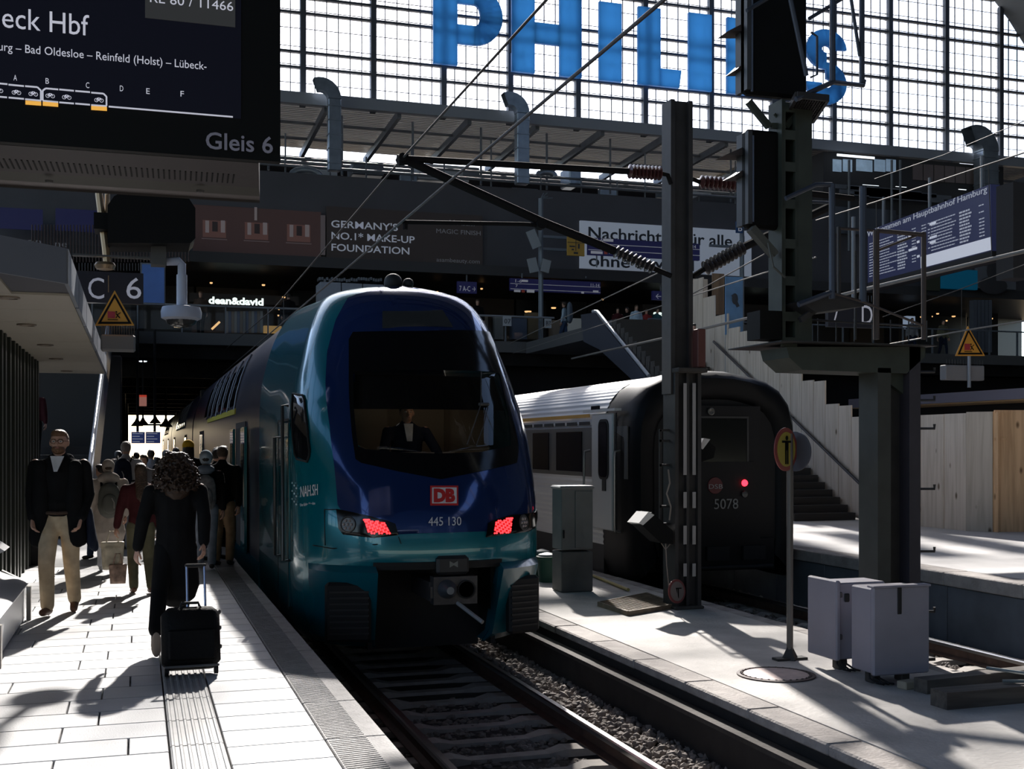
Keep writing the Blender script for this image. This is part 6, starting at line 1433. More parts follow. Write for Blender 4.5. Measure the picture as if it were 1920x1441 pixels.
# right platform kiosk canopy and warning sign
kc2 = thing('kiosk_canopy', 'flat canopy with a warm underside at the right edge below the orange warning sign', 'canopy', PY(1900, 760, 28))
a, b = PY(1826,752,27), PY(1990,700,27)
m = MB(); m.b2((a.x, 25, a.z), (b.x+3, 33, a.z+.28)); m.build('roof_slab', mat('canopy_edge_lilac', (.16,.15,.19), .5), kc2)
m = MB(); m.b2((a.x+.1, 25.1, a.z-.03), (b.x+3, 32.9, a.z)); m.build('soffit', mat('soffit_lit_orange', (.45,.30,.15), .6), kc2)  # orange colour paints in the lit look of the underside
m = MB(); m.b2((a.x+1.5, 26, -.03), (b.x+3, 32, a.z-.03)); m.build('kiosk_wall', mattedark, kc2)
warning('w2', 'orange triangular warning sign above a spiked box at the right edge', (1815,611), (1792,667), (1847,667), 25.3, a.z+.28, (1777,683,1850,713), 0)
rbx = thing('plant_cabinet', 'tall ribbed grey cabinet standing on the bridge at the right', 'cabinet', PY(1843, 640, 44.6))
for i in range(5): fpanel('rib_panel', 1826+i*7, 562, 1832+i*7, 660, 44.4, mat('rib_grey', (.07,.08,.10), .5), rbx, .3)

# ================= LEFT STAIR AND UNDERPASS =================
ls = thing('staircase', 'dark stair with a pale grey side panel rising under the bridge on the left platform', 'stairs', (-1.6, 24, 0))
for i in range(30):
    m = MB(); y = 23+i*.63; z = (i+1)*.187; m.b2((-3.4, y, max(0, z-.4)), (-.98, y+.66, z)); m.build('step', mat('step_dark', (1,1,1)), ls)
m = MB(); m.prism([(-.93,22.4,0),(-.93,22.4,.75),(-.93,41,6.1),(-.93,43,6.1),(-.93,43,5.2),(-.93,24.3,0)], (.10,0,0)); m.build('side_panel', mat('stair_panel_grey', (.20,.23,.28), .35, .4), ls)
m = MB(); m.tube([(-.88,22.3,.85),(-.88,41,6.3)], .035, 8); m.build('handrail', mat('rail_pale', (1,1,1)), ls, smooth=40)
ud_ = thing('departure_board', 'small blue two-panel departure board hanging in the underpass', 'sign', PY(275, 830, 38))
for x0, x1_ in ((246,272),(273,301)):
    q = fpanel('screen', x0, 809, x1_, 831, 38, mat('small_screen_blue', (.02,.03,.12), .5, emit=.06, ecol=(.2,.3,1)), ud_, .25)
    for k in range(4): fpanel('screen_row', x0+2, 812+k*5, x0+(16 if k % 2 else 22), 813.2+k*5, 37.98, wrow, q, .015)
m = MB(); a, b = PY(258,809,38.1), PY(290,809,38.1); c, d = PY(250,796,38.1), PY(312,796,38.1); m.tube([a, (a.x,38.1,5.3)], .04, 6); m.tube([b, (b.x,38.1,5.3)], .04, 6); m.bar(c, d, .06, .06); m.build('hanger', dark_m, ud_)
rs = thing('hanging_sign', 'small lit red and white sign under the bridge ceiling', 'sign', PY(268, 762, 44)); fpanel('sign_face', 261, 744, 275, 761, 44, mat('sign_face_pink', (.4,.2,.17), .5, emit=.2, ecol=(1,.4,.3)), rs, .1); fpanel('sign_top', 261, 740, 275, 744, 44, mat('sign_top_red', (.5,.05,.03), .5, emit=.3, ecol=(1,.1,.05)), rs, .1)
m = MB(); a = PY(268,740,44.05); m.tube([a, (a.x, 44.05, 4.9)], .03, 6); m.build('hanger', dark_m, rs)
for i, (x, y, Y) in enumerate(((257,795,60),(291,790,64),(311,796,56),(268,792,70))):
    t = thing('hanging_lamp', ['leftmost small dark bell lamp hanging in the underpass','third small dark bell lamp from the left in the underpass','rightmost small dark bell lamp hanging in the underpass','second small dark bell lamp from the left in the underpass'][i], 'lamp', PY(x, y, Y), 'underpass hanging lamps')
    c = PY(x, y, Y); m = MB(); m.tube([c, (c.x, Y, 4.9)], .05, 6); m.build('rod', dark_m, t); m = MB(); m.lathe(c, [(.05,.3),(.12,.15),(.28,-.05),(.28,-.1)], 14); m.build('shade', dark_m, t, smooth=40)
for x, y in ((266,716),(269,732)):
    m = MB(); a = PY(x, y, 45); m.b2((a.x-.12, 45, 4.76), (a.x+.12, 45.6, 4.8)); tag(m.build('strip_light', tube_l, None), ['upper small strip light under the bridge ceiling','lower small strip light under the bridge ceiling'][y == 732], 'light')
# pale train far beyond the underpass
wt = thing('distant_train', 'pale white train standing in the sunlight beyond the underpass', 'train', (-2.4, 100, Zr))
m = MB(); rows = []
for y, k, dz in ((118,1,0),(112,1,0),(108,.95,0),(105,.8,-.5),(103.5,.55,-1.2)):
    rows.append([Vector((-2.6+x*k, y, Zr+.4+(z-.4)*(1+dz/4))) for x, z in full2])
m.grid(rows); m.add(rows[-1], [tuple(range(len(rows[-1])))]); m.build('nose', mat('train_white', (.6,.62,.66), .3), wt, smooth=50)
m = MB(); m.b2((-4.0, 106, Zr+2.0), (-1.14, 118, Zr+2.7)); m.build('window_band', win_m, wt)
# ================= PEOPLE =================
def ik(a, b, l1, l2, pole):
    a = Vector(a); b = Vector(b); d = b-a; L = d.length
    if L > (l1+l2)*.995: b = a+d/L*(l1+l2)*.995; d = b-a; L = d.length
    x = (l1*l1-l2*l2+L*L)/(2*L); h = math.sqrt(max(l1*l1-x*x, 0)); u = d/L; p = Vector(pole); p = (p-u*p.dot(u)).normalized()
    return a+u*x+p*h, b
def cloth(name, c, rough=.85, sc=7): return mat(name, c, rough, var=.22, scale=sc, bump=.5, bscale=9, spec=.12)
skin_m = mat('skin', (.42,.24,.17), .55); skin2 = mat('skin_dark', (.26,.14,.09), .55)
hair_c = {'brown': mat('hair_brown', (.055,.03,.016), .45, var=.4, scale=40, bump=1, bscale=60), 'dark': mat('hair_dark', (.016,.011,.008), .45, bump=1, bscale=60), 'ginger': mat('hair_ginger', (.13,.06,.025), .5, bump=1, bscale=60), 'grey': mat('hair_grey', (.25,.22,.20), .6, bump=1, bscale=60), 'curly': mat('hair_curly_brown', (.024,.012,.006), .5, var=.4, scale=40, spec=.3)}
CL = {k: cloth('cloth_'+k, v) for k, v in dict(black=(.005,.005,.0055), beige=(.42,.33,.22), navy=(.012,.016,.03), maroon=(.05,.012,.014), olive=(.10,.095,.06), cream=(.42,.36,.31), white=(.48,.48,.50), grey=(.14,.14,.15), bluegrey=(.16,.19,.24), jeans=(.05,.08,.15), red=(.20,.03,.03), brown=(.06,.04,.03), teal=(.04,.12,.14), lightblue=(.35,.45,.55), mustard=(.50,.30,.02), paleblue=(.30,.36,.42), tan=(.22,.15,.09)).items()}
shoe_m = {'brown': mat('shoe_leather', (.13,.06,.035), .5), 'black': mat('shoe_black', (.012,.012,.012), .5), 'white': mat('shoe_white', (.45,.45,.45), .6)}
def hand(name, wrist, direc, palm_n, side, s, root, m_, fine, curl=.5):
    """palm, four unequal bent fingers, thumb leaving the side of the palm"""
    d = Vector(direc).normalized(); n = Vector(palm_n); n = (n-d*n.dot(d)).normalized(); a = d.cross(n)*side; q = MB(); w_ = Vector(wrist)
    q.cap(w_-d*.02*s, .026*s, w_+d*.075*s, .036*s, .5, n, 8)
    for i, (off, L) in enumerate(((-.030,.070),(-.010,.080),(.010,.075),(.029,.058))):
        p0 = w_+d*.085*s+a*off*s; c1 = curl*.9; p1 = p0+(d*math.cos(c1)+n*math.sin(c1))*L*.5*s; c2 = curl*2.0; p2 = p1+(d*math.cos(c2)+n*math.sin(c2))*L*.5*s
        q.cap(p0-d*.012*s, .0095*s, p1, .0085*s, 1, n, 6); q.cap(p1, .0085*s, p2, .007*s, 1, n, 6)
    t0 = w_+d*.02*s-a*.026*s; t1 = t0+(d*.7-a*.75+n*.25).normalized()*.04*s; t2 = t1+(d*.95+n*.5).normalized()*.032*s
    q.cap(t0, .013*s, t1, .011*s, 1, n, 6); q.cap(t1, .0105*s, t2, .0085*s, 1, n, 6)
    return q.build(name, m_, root, smooth=80, remesh=.0045*s if fine else 0)
def person(pos, H, face, label, top='black', hem=.50, legs='navy', shoe='black', hair='dark', hstyle='short', hat=None, vox=.022, feet=None, hands=None, group='passengers on the left platform', skin=None, lean=0, wide=1.0, front=False, toe=None, noleg=False, skirt=.0):
    sk_ = skin or skin_m; root = thing('person', label, 'person', (0, 0, 0), group)
    h = lambda f: f*H
    hipx = h(.052); sx = h(.112)*wide; sh = h(.815); ly = h(lean)
    feet = feet or [(-hipx*1.0, h(.10), h(.045)), (hipx*1.0, -h(.12), h(.055))]
    hands = hands or [(-h(.15), h(.06), h(.46)), (h(.15), -h(.04), h(.46))]
    J = {}
    for i, s in enumerate((-1, 1)):
        hp = Vector((s*hipx, 0, h(.515))); k, f = ik(hp, feet[i], h(.245), h(.235), (0, 1, 0)); J['hip%d' % i], J['knee%d' % i], J['ank%d' % i] = hp, k, f
        sp = Vector((s*sx, ly, sh)); e, w_ = ik(sp, hands[i], h(.165), h(.15), (s*.5, -1, -.2)); J['sh%d' % i], J['el%d' % i], J['wr%d' % i] = sp, e, w_
    nk = Vector((0, ly, h(.84))); hc = Vector((0, ly*1.15+h(.012), h(.932)))
    b = MB()
    b.ell(hc+Vector((0,-h(.004),h(.006))), (h(.044), h(.054), h(.060)), 16, 12); b.ell(hc+Vector((0,h(.016),-h(.030))), (h(.032), h(.034), h(.034)), 14, 10)
    b.cap(nk-Vector((0,0,h(.02))), h(.036), hc-Vector((0,0,h(.03))), h(.030), 1, (0,1,0))
    if vox < .016:
        b.cap(hc+Vector((0,h(.050),h(.006))), h(.006), hc+Vector((0,h(.062),-h(.012))), h(.010), 1, (1,0,0), 8)
        for s in (-1, 1): b.ell(hc+Vector((s*h(.046), -h(.004), -h(.004))), (h(.007), h(.013), h(.019)), 8, 6)
        b.ell(hc+Vector((0,h(.050),-h(.032))), (h(.016),h(.006),h(.005)), 8, 6)
    b.cap((0, ly*.5, h(.54)), h(.075), (0, ly, h(.76)), h(.085), .6, (0,1,0)); b.cap((-sx*.8, ly, sh-h(.01)), h(.032), (sx*.8, ly, sh-h(.01)), h(.032), .9, (0,1,0))
    for i in (0, 1):
        b.cap(J['hip%d' % i], h(.048), J['knee%d' % i], h(.032)); b.cap(J['knee%d' % i], h(.032), J['ank%d' % i], h(.020))
        b.cap(J['sh%d' % i], h(.028), J['el%d' % i], h(.022)); b.cap(J['el%d' % i], h(.022), J['wr%d' % i], h(.015))
    b.build('body', sk_, root, remesh=vox*.62 if vox < .016 else vox*.9)
    # trousers
    if not noleg:
        t = MB(); t.cap((0,0,h(.50)), h(.072), (0,0,h(.58)), h(.078), .72, (0,1,0))
        for i in (0, 1): t.cap(J['hip%d' % i], h(.057), J['knee%d' % i], h(.043)); t.cap(J['knee%d' % i], h(.043), J['ank%d' % i]+Vector((0,0,h(.008))), h(.036))
        t.build('trousers', CL[legs], root, remesh=vox*.8)
    # coat or jacket
    c = MB(); hb = h(hem)
    c.cap((0, ly*.6, h(.60)), h(.088)*wide, (0, ly, h(.765)), h(.100)*wide, .66, (0,1,0)); [c.cap((0, ly, sh+h(.004)), h(.046), (s_*sx*.88, ly, sh-h(.020)), h(.037), .95, (0,1,0)) for s_ in (-1, 1)]
    c.cap((0, 0, hb+h(.05)), h(.095+skirt)*wide, (0, ly*.5, h(.62)), h(.088)*wide, .72, (0,1,0)); c.cap((0, ly, h(.80)), h(.06), (0, ly, h(.855)), h(.042), .95, (0,1,0))
    for i in (0, 1): c.cap(J['sh%d' % i]-Vector((0,0,h(.012))), h(.039), J['el%d' % i], h(.035)); c.cap(J['el%d' % i], h(.036), J['wr%d' % i]-(J['wr%d' % i]-J['el%d' % i]).normalized()*h(.012), h(.029))
    c.build('jacket' if hem > .4 else 'coat', CL[top], root, remesh=vox)
    # shoes
    for i in (0, 1):
        td = Vector(toe[i]) if toe else Vector((0, 1, -.12)); td.normalize(); a = J['ank%d' % i]; up = Vector((0,0,1)) if abs(td.z) < .8 else Vector((0,-1,0))
        q = MB(); base = a-(Vector((0,0,h(.018))) if abs(td.z) < .8 else Vector((0,0,0)))
        q.cap(base-td*h(.018), h(.024), base+td*h(.075)-up*h(.004), h(.021), .95, up, 10); q.cap(base, h(.025), a+Vector((0,0,h(.01))), h(.026), 1, (0,1,0), 10)
        so_ = q.build('shoe', shoe_m[shoe], root, smooth=80, remesh=vox*.55)
    # hands
    fine = vox < .02
    for i, s in enumerate((-1, 1)):
        d = (J['wr%d' % i]-J['el%d' % i]).normalized(); hand('hand', J['wr%d' % i], d, (-s, .35, 0), s, H/1.75, root, sk_, fine)
    # hair and hats
    g = MB(); hm = hair_c[hair]
    if hstyle in ('short', 'long', 'bun', 'bob'):
        g.ell(hc+Vector((0,-h(.016),h(.014))), (h(.0495), h(.050), h(.054)), 14, 10)
        g.ell(hc+Vector((0,h(.006),h(.045))), (h(.042), h(.046), h(.026)), 12, 8)
    if hstyle == 'long':
        g.cap(hc+Vector((0,-h(.03),-h(.0))), h(.050), nk+Vector((0,-h(.055),-h(.085))), h(.048), .55, (0,1,0)); g.cap(nk+Vector((0,-h(.058),-h(.08))), h(.046), nk+Vector((0,-h(.06),-h(.13))), h(.02), .5, (0,1,0))
    if hstyle == 'bob':
        g.cap(hc+Vector((0,-h(.02),0)), h(.053), nk+Vector((0,-h(.03),h(.01))), h(.055), .75, (0,1,0))
    if hstyle == 'bun': g.ell(hc+Vector((0,-h(.07),h(.02))), (h(.022),)*3, 10, 8)
    if hstyle == 'curly':
        rr_ = random.Random(4); g.ell(hc+Vector((0,-h(.015),h(.012))), (h(.058), h(.058), h(.060)), 14, 10); g.cap(hc+Vector((0,-h(.03),-h(.01))), h(.062), nk+Vector((0,-h(.045),-h(.015))), h(.072), .6, (0,1,0))
        for k in range(1500):
            t_ = rr_.random(); az = rr_.uniform(0, 2*PI)
            if math.sin(az) > .45 and t_ > .35: continue
            zc = h(.070)-t_*h(.20); rad = h(.026+.082*min(1, t_*1.9)**.6)*rr_.uniform(.86, 1.12)
            p = hc+Vector((math.cos(az)*rad, math.sin(az)*rad*.8-h(.018), zc)); g.ell(p, (h(rr_.uniform(.004,.0075)),)*3, 6, 4)
    if hstyle != 'none':
        q = g.build('hair', hm, root, smooth=80, remesh=(.0055 if hstyle == 'curly' else vox*.7))
        if hstyle == 'curly': q.modifiers['smooth'].iterations = 1
    if hat:
        g = MB(); g.ell(hc+Vector((0,-h(.006),h(.026))), (h(.056), h(.062), h(.056)), 16, 10); g.cap(hc+Vector((0,-h(.006),h(.000))), h(.054), hc+Vector((0,-h(.006),h(.02))), h(.056), 1.05, (0,1,0)); g.build('beanie', CL[hat], root, smooth=80, remesh=vox*.7)
    if front:
        for s in (-1, 1):
            e = MB(); e.ell(hc+Vector((s*h(.018), h(.046), h(.004))), (h(.0075),h(.005),h(.005)), 10, 6); eye = e.build('eye', mat('eye_white', (.5,.5,.5), .3), root, smooth=60)
            e = MB(); e.ell(hc+Vector((s*h(.018), h(.0505), h(.004))), (h(.003),h(.0015),h(.003)), 8, 5); e.build('iris', black_m, eye)
            e = MB(); e.cap(hc+Vector((s*h(.010), h(.050), h(.016))), h(.0022), hc+Vector((s*h(.027), h(.046), h(.016))), h(.0018), 1, (0,1,0), 6); e.build('eyebrow', hm, root)
        e = MB(); e.ell(hc+Vector((0,h(.0555),-h(.030))), (h(.012),h(.003),h(.0035)), 10, 6); e.build('mouth', mat('lips', (.25,.09,.08), .5), root)
    root.location = pos; root.rotation_euler = (0, 0, math.radians(face)); root['_H'] = H
    return root, J, hc
def W(root, p): return root.matrix_basis @ Vector(p)
def backpack(root, J, H, label, col, w_=.30, hgt=.42, zc=.70, strap='black'):
    t = thing('backpack', label, 'bag', (0,0,0)); h = lambda f: f*H; M = Matrix.Translation(root.location) @ Matrix.Rotation(root.rotation_euler.z, 4, 'Z')
    c = Vector((0, -h(.075)-.085, h(zc)))
    q = MB(); q.cap(c-Vector((0,0,hgt*.28)), w_*.5, c+Vector((0,0,hgt*.22)), w_*.46, .52, (0,1,0), 16); q.build('pack', col, t, remesh=.016)
    q = MB(); q.cap(c+Vector((0,-.075,-hgt*.24)), w_*.34, c+Vector((0,-.075,-hgt*.05)), w_*.33, .35, (0,1,0), 14); q.build('front_pocket', col, t, remesh=.014)
    q = MB(); q.tube([c+Vector((.02,-.155,.02)), c+Vector((.05,-.16,-.04)), c+Vector((.05,-.15,-.12))], .006, 6); q.build('zip_pull', mat('zip_pale', (.3,.28,.25), .5), t)
    for s in (-1, 1):
        q = MB(); q.tube([Vector((s*.09, c.y+.06, c.z+hgt*.35)), Vector((s*h(.065), -h(.03), h(.862))), Vector((s*h(.068), h(.05), h(.84))), Vector((s*h(.07), h(.085), h(.74))), Vector((s*h(.085), h(.0), h(.64))), Vector((s*.12, c.y+.04, c.z-hgt*.35))], .016, 6); q.build('strap', CL[strap], t, smooth=60)
    t.location = root.location; t.rotation_euler = root.rotation_euler; return t
PL = 'passengers on the left platform'
# 1 man walking towards the viewer
p1 = PZ(112,1152,0)
def man():
    H = 1.86; r, J, hc = person(p1, H, 180-9, 'bearded man with glasses in a black coat and beige trousers walking towards the viewer', 'black', .555, 'beige', 'brown', 'ginger', 'short', vox=.0145,
        feet=[(-.085,-.28,.10),(.095,.10,.09)], hands=[(-.23,.12,.97),(.23,.12,.97)], front=True, wide=1.12, toe=[(-.15,1,-.25),(.1,1,.05)])
    h = lambda f: f*H
    q = MB(); q.ell(hc+Vector((0,h(.024),-h(.040))), (h(.036),h(.036),h(.026)), 14, 10); q.build('beard', hair_c['ginger'], r, smooth=80, remesh=.010)
    q = MB()
    for s in (-1, 1):
        cc = hc+Vector((s*h(.0185), h(.056), h(.004))); q.tube([cc+Vector((math.cos(t*PI/8)*h(.0145), 0, math.sin(t*PI/8)*h(.0115))) for t in range(17)], .0025, 5); q.tube([cc+Vector((s*h(.0145),0,.003)), hc+Vector((s*h(.048),h(.0),h(.006)))], .002, 5)
    q.tube([hc+Vector((-h(.005),h(.057),h(.006))), hc+Vector((h(.005),h(.057),h(.006)))], .0025, 5); q.build('glasses', black_m, r)
    q = MB(); q.prism([Vector((-h(.035),h(.052),h(.858))), Vector((h(.035),h(.052),h(.858))), Vector((h(.010),h(.083),h(.775))), Vector((-h(.006),h(.083),h(.775)))], (0,.02,0)); q.build('shirt', CL['white'], r)
    q = MB(); q.tube([Vector((-h(.06),h(.06),h(.555))), Vector((0,h(.075),h(.552))), Vector((h(.06),h(.06),h(.555)))], .018, 6); q.build('belt', CL['brown'], r)
    for s in (-1, 1):
        q = MB(); q.cap((s*h(.088), h(.045), h(.80)), .075, (s*h(.085), h(.055), h(.60)), .085, .7, (0,1,0)); q.cap((s*h(.085), h(.055), h(.60)), .085, (s*h(.105), h(.045), h(.41)), .085, .6, (0,1,0)); q.cap((s*h(.10), -h(.01), h(.60)), .10, (s*h(.11), -h(.01), h(.42)), .10, .7, (1,0,0)); q.build('coat_front', CL['black'], r, remesh=.018)
    q = MB(); q.cap((-.07, -.10, h(.845)), .05, (.07, -.10, h(.845)), .05, 1, (0,1,0)); q.cap((-.09, -.02, h(.85)), .035, (-.05, .09, h(.80)), .03); q.cap((.09, -.02, h(.85)), .035, (.05, .09, h(.80)), .03); q.build('hood', CL['black'], r, remesh=.016)
    q = MB(); q.cap((-h(.155), .02, h(.55)), .07, (-h(.165), .0, h(.40)), .10, .5, (1,0,0)); q.cap((-h(.15), -.04, h(.52)), .06, (-h(.175), -.05, h(.37)), .07, .6, (1,0,0)); q.build('carried_jacket', CL['navy'], r, remesh=.018)
    return r
man()
# 2 curly woman with the suitcase
W2 = PZ(330,1212,0); H2 = 1.64
r2_, J2, hc2 = person(W2, H2, 4, 'woman with curly brown hair in a long black coat walking away and pulling a suitcase', 'black', .27, 'black', 'black', 'curly', 'curly', vox=.0145,
    feet=[(-.20,-.42,.20),(.05,.16,.075)], hands=[(-.33,.02,.74),(.20,-.30,.77)], toe=[(.0,.25,-1),(0,1,-.05)], wide=1.10, skirt=.014)
q = MB(); q.cap((-.14,-.33,.30), .052, (-.195,-.40,.21), .045, 1, (0,1,0)); q.build('trouser_cuff', CL['black'], r2_, remesh=.014)
q = MB(); q.ell((-.20,-.475,.105), (.042,.014,.10), 12, 8); q.build('shoe_sole', mat('shoe_sole', (.30,.24,.19), .6), r2_, smooth=60)
sc_ = thing('suitcase', 'black wheeled suitcase trailing behind the curly-haired woman on the tactile strip', 'suitcase', (0,0,0))
a = PZ(359,1266,0); wv = .42; hh_ = .455; dp = .22
def rl_(x, y, z): return Vector((x, y, z))
q = MB(); q.bev((0,0,.045+hh_/2), (wv,dp,hh_), .05); q.build('shell', mat('suitcase_black', (.005,.005,.005), .65, spec=.15, bump=.3, bscale=30), sc_, smooth=50)
q = MB(); q.bev((0,-dp/2-.008,.045+hh_*.36), (wv*.8,.03,hh_*.5), .02); q.build('front_pocket', mat('suitcase_black', (1,1,1)), sc_)
for s in (-1, 1):
    q = MB(); q.cyl((s*wv*.42-.014*s,-.03,.035),(s*wv*.42+.014*s,-.03,.035),.038,14); q.build('wheel', rub_m, sc_)
    q = MB(); q.cyl((.055+s*.066,.08,.045+hh_),(.055+s*.066,.08,.045+hh_+.335),.0095,8); q.build('handle_rod', mat('rod_silver_blue', (.30,.33,.42), .3, .8), sc_)
q = MB(); q.bev((.055,.08,.045+hh_+.34), (.16,.03,.03), .01); q.build('handle_grip', rub_m, sc_)
q = MB(); q.tube([(-.07,-.02,.045+hh_),(-.06,-.02,.08+hh_),(.06,-.02,.08+hh_),(.07,-.02,.045+hh_)], .012, 6); q.build('top_handle', rub_m, sc_)
q = MB()
for z in (.2,.34,.46): q.bev((wv/2+.006,0,z), (.02,.05,.03), .006)
q.b2((-wv*.46,-dp/2-.01,.045),(wv*.46,-dp/2+.01,.06)); q.build('side_fitting', mat('fitting_grey', (.10,.10,.10), .4), sc_)
sc_.location = a+Vector((0,.02,.0)); sc_.rotation_euler = (math.radians(-17), 0, math.radians(2))
# 3 woman with long hair and bags
w3 = PZ(264,1112,0); r3, J3, hc3 = person(w3, 1.50, 8, 'woman with long brown hair, dark red jacket and olive wide trousers carrying bags', 'maroon', .50, 'olive', 'brown', 'brown', 'long', vox=.018, hands=[(-.27,.05,.72),(.2,-.02,.72)], feet=[(-.07,.05,.07),(.10,-.12,.08)])
def bag(label, c, w_, hgt, m_, nm='shopping_bag', handle=True):
    t = thing(nm, label, 'bag', c); c = Vector(c); q = MB()
    q.prism([c+Vector((-w_*.42,-.05,0)), c+Vector((w_*.42,-.05,0)), c+Vector((w_*.5,-.03,hgt)), c+Vector((-w_*.5,-.03,hgt))], (0,.10,0)); q.prism([c+Vector((-w_*.30,-.07,.03)), c+Vector((w_*.30,-.07,.03)), c+Vector((w_*.3,-.05,hgt*.8)), c+Vector((-w_*.3,-.05,hgt*.8))], (0,.14,0)); q.build('bag_body', m_, t, remesh=.014)
    q = MB(); q.tube([c+Vector((-w_*.25,0,hgt)), c+Vector((-w_*.12,0,hgt+.12)), c+Vector((w_*.12,0,hgt+.12)), c+Vector((w_*.25,0,hgt))], .008, 6); q.build('handle', m_, t, smooth=60); return t
bm_ = mat('bag_cream_plastic', (.45,.40,.30), .3, var=.3, scale=10); 
hw = W(r3, (-.27,.08,.66))
bag('cream plastic shopping bag carried by the woman in the dark red jacket', (hw.x-.03, hw.y, .28), .26, .32, bm_)
bag('smaller brown patterned bag hanging below the cream shopping bag', (hw.x+.03, hw.y-.10, .13), .20, .22, mat('bag_patterned', (.30,.20,.15), .5, var=.6, scale=14))
# 4 woman in cream puffer coat
w4 = PZ(203,1072,0); r4, J4, hc4 = person(w4, 1.50, 5, 'woman in a long cream puffer coat with a pale beanie seen from behind', 'cream', .30, 'white', 'white', 'brown', 'short', hat='cream', vox=.02, wide=1.22, skirt=.03)
q = MB(); q.ell(Vector((0,-.07,1.26)), (.15,.08,.09), 14, 10); q.build('hood', CL['cream'], r4, smooth=70, remesh=.02)
backpack(r4, J4, 1.5, 'olive grey backpack on the woman in the cream puffer coat', mat('pack_olive', (.09,.09,.075), .7), .30, .40, .66)
# 5-10 crowd behind
def crowd(px, ytop, H, face, label, **k):
    d = (1.7-H)*F/(ytop-HZ) if abs(ytop-HZ) > 6 and (1.7-H)*(ytop-HZ) > 0 else 19.0
    d = k.pop('d', d); u = (px-960)/F; pos = Vector((d*(SN+u*CS), d*(CS-u*SN), 0)); return person(pos, H, face, label, **k)
crowd(190, 868, 1.42, 60, 'dark-haired woman at the left behind the cream puffer coat, hair in a bun', d=17.6, top='paleblue', legs='jeans', hair='dark', hstyle='bun')
r6, J6, _ = crowd(236, 828, 1.77, -12, 'grey-haired man in a white jacket with a dark rucksack walking away', d=19, top='white', legs='grey', hair='grey', hstyle='short')
backpack(r6, J6, 1.77, 'dark rucksack on the man in the white jacket', CL['navy'], .30, .42, .72)
crowd(270, 853, 1.55, 160, 'brown-haired person with sunglasses facing the viewer in the crowd', d=20, top='grey', legs='navy', hair='brown', hstyle='short')
crowd(295, 858, 1.5, 20, 'dark-haired child-height person in the middle of the crowd', d=21.5, top='navy', legs='black', hair='dark', hstyle='bob')
crowd(312, 844, 1.63, -5, 'person with dark tied hair right behind the curly-haired woman', d=21, top='black', legs='navy', hair='dark', hstyle='bun')
crowd(353, 826, 1.78, 0, 'tall person in a mustard yellow beanie in the crowd', d=19.5, top='black', legs='black', hair='dark', hstyle='bob', hat='mustard')
crowd(283, 846, 1.62, 0, 'person in a pale jacket deep in the crowd', d=24, top='white', legs='jeans', hair='brown', hstyle='short', skin=skin2)
crowd(222, 846, 1.6, 10, 'person in dark clothes beside the man in the white jacket', d=23, top='black', legs='navy', hair='dark', hstyle='short')
crowd(330, 842, 1.66, 0, 'person in a navy jacket far back in the crowd', d=26, top='navy', legs='navy', hair='brown', hstyle='short')
crowd(256, 848, 1.55, 5, 'person in a grey jacket far back in the crowd', d=27, top='grey', legs='black', hair='dark', hstyle='short')
w11 = PZ(386,1066,0); r11, J11, _ = person(w11, 1.62, -5, 'person in a pale grey beanie and black jacket with blue-grey trousers', 'black', .50, 'bluegrey', 'black', 'dark', 'short', hat='paleblue', vox=.02, group=PL)
q = MB(); q.ell((0,-.07,1.37), (.13,.09,.07), 12, 8); q.build('hood', CL['bluegrey'], r11, smooth=70, remesh=.018)
backpack(r11, J11, 1.62, 'grey patterned backpack on the person in the pale beanie', mat('pack_grey', (.13,.125,.13), .7, var=.4, scale=18), .30, .46, .66)
w12 = PZ(417,1060,0); person(w12, 1.70, -20, 'man in a black jacket and tan trousers waiting to board by the open door', 'black', .50, 'tan', 'black', 'brown', 'short', vox=.022, wide=1.1, feet=[(-.09,0,.08),(.09,.05,.08)])
person(Vector((1.02,17.9,0)), 1.66, -70, 'person in a black jacket and jeans leaning in to board the blue train', 'black', .52, 'jeans', 'black', 'dark', 'short', vox=.024, lean=.06)
person(Vector((1.25,19.9,0)), 1.68, -60, 'person in dark clothes stepping into the train doorway', 'navy', .5, 'black', 'black', 'brown', 'short', vox=.026)
# stairs people
person(Vector((-2.15,27.4,1.31)), 1.72, 0, 'bald man in a maroon jacket climbing the left stairs', 'maroon', .50, 'black', 'black', 'grey', 'none', vox=.03, group='people on the left stairs')
person(Vector((-2.05,22.6,0)), 1.66, 170, 'person with short grey hair at the foot of the left stairs', 'grey', .50, 'navy', 'black', 'grey', 'short', vox=.03, group='people on the left stairs')
person(Vector((-2.2,21.6,0)), 1.6, 175, 'dark-haired person peeking past the kiosk wall behind the bearded man', 'navy', .50, 'navy', 'black', 'dark', 'short', vox=.03, group='people on the left stairs')
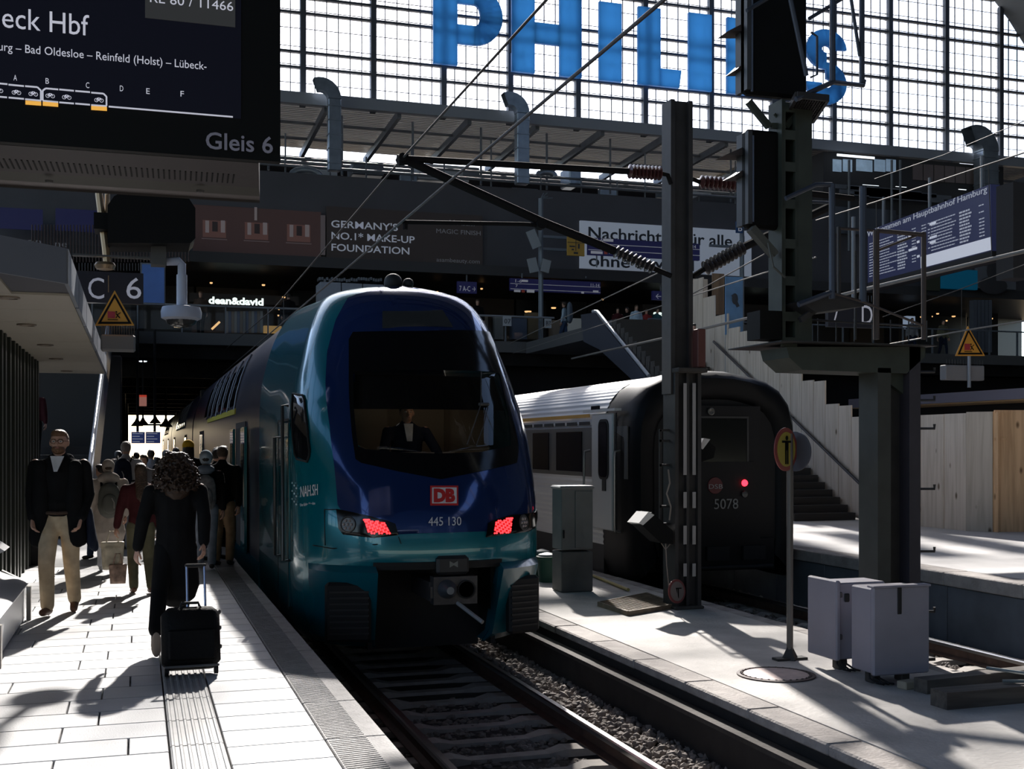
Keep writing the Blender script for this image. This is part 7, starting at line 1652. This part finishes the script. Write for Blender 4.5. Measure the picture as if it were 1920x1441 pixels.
# driver
r_d, Jd, hcd = person(Vector((2.99,13.42,1.98-1.50)), 1.72, 180, 'train driver in a dark jacket and pale shirt sitting behind the windscreen', 'navy', .55, 'navy', 'black', 'dark', 'short', vox=.0155, group='train crew', front=True,
    feet=[(-.12,.42,.45),(.12,.42,.45)], hands=[(-.34,.38,1.02),(.34,.38,1.02)], wide=1.15)
q = MB(); q.prism([Vector((-.055,.09,1.475)), Vector((.055,.09,1.475)), Vector((.03,.155,1.27)), Vector((-.03,.155,1.27))], (0,.02,0)); q.build('shirt', CL['white'], r_d)
# people on the bridge
BG = 'people on the bridge'
def bp_(px, Y, H, face, label, **k): u = (px-960)/F; d = Y/(CS-u*SN); return person(Vector((d*(SN+u*CS), Y, BD)), H, face, label, vox=.045, group=BG, **k)
rb, Jb, _ = bp_(1058, 43.8, 1.72, 60, 'person with a big blue-grey rucksack and jeans on the bridge', top='lightblue', legs='jeans', hair='brown')
backpack(rb, Jb, 1.72, 'big blue-grey hiking rucksack worn by the person on the bridge', mat('pack_bluegrey', (.10,.13,.17), .7), .46, .85, .76)
bp_(1193, 43.9, 1.72, 180, 'woman in a pale blue top and jeans standing at the top of the far stairs', top='lightblue', legs='jeans', hair='brown', hstyle='long')
bp_(1158, 44.1, 1.6, 170, 'person in a dark red top sitting low by the far stairs', top='maroon', legs='black', hair='dark')
bp_(1176, 44.4, 1.68, 120, 'person in black beside the woman in the pale blue top', top='black', legs='black', hair='dark')
bp_(1212, 43.9, 1.58, 170, 'child in red trousers right of the woman in the pale blue top', top='red', legs='red', hair='brown')
bp_(1232, 44.3, 1.68, 200, 'person in a teal jacket left of the mast on the bridge', top='teal', legs='navy', hair='dark')
bp_(895, 44.3, 1.74, 180, 'person with a reddish face just above the right side of the train roof', top='black', legs='black', hair='brown')
bp_(541, 44.6, 1.72, 0, 'person in black standing before the shop left of the pale container', top='black', legs='black', hair='dark')
bp_(376, 44.8, 1.7, 170, 'person in a dark jacket at the left end of the lit shop sign', top='brown', legs='black', hair='ginger')
bp_(1710, 44.5, 1.7, 170, 'person in grey behind the right bridge railing', top='grey', legs='navy', hair='brown')
bp_(1768, 44.7, 1.7, 180, 'person in olive behind the right bridge railing near the triangular sign', top='olive', legs='navy', hair='dark')
person(Vector((15.2,30.5,3.5)), 1.7, 180, 'person with a dark cap coming down the far stairs behind the mast', 'maroon', .5, 'navy', 'black', 'dark', 'short', vox=.04, group='people on the far stairs')

for o in bpy.data.objects:
    if '_H' in o: del o['_H']
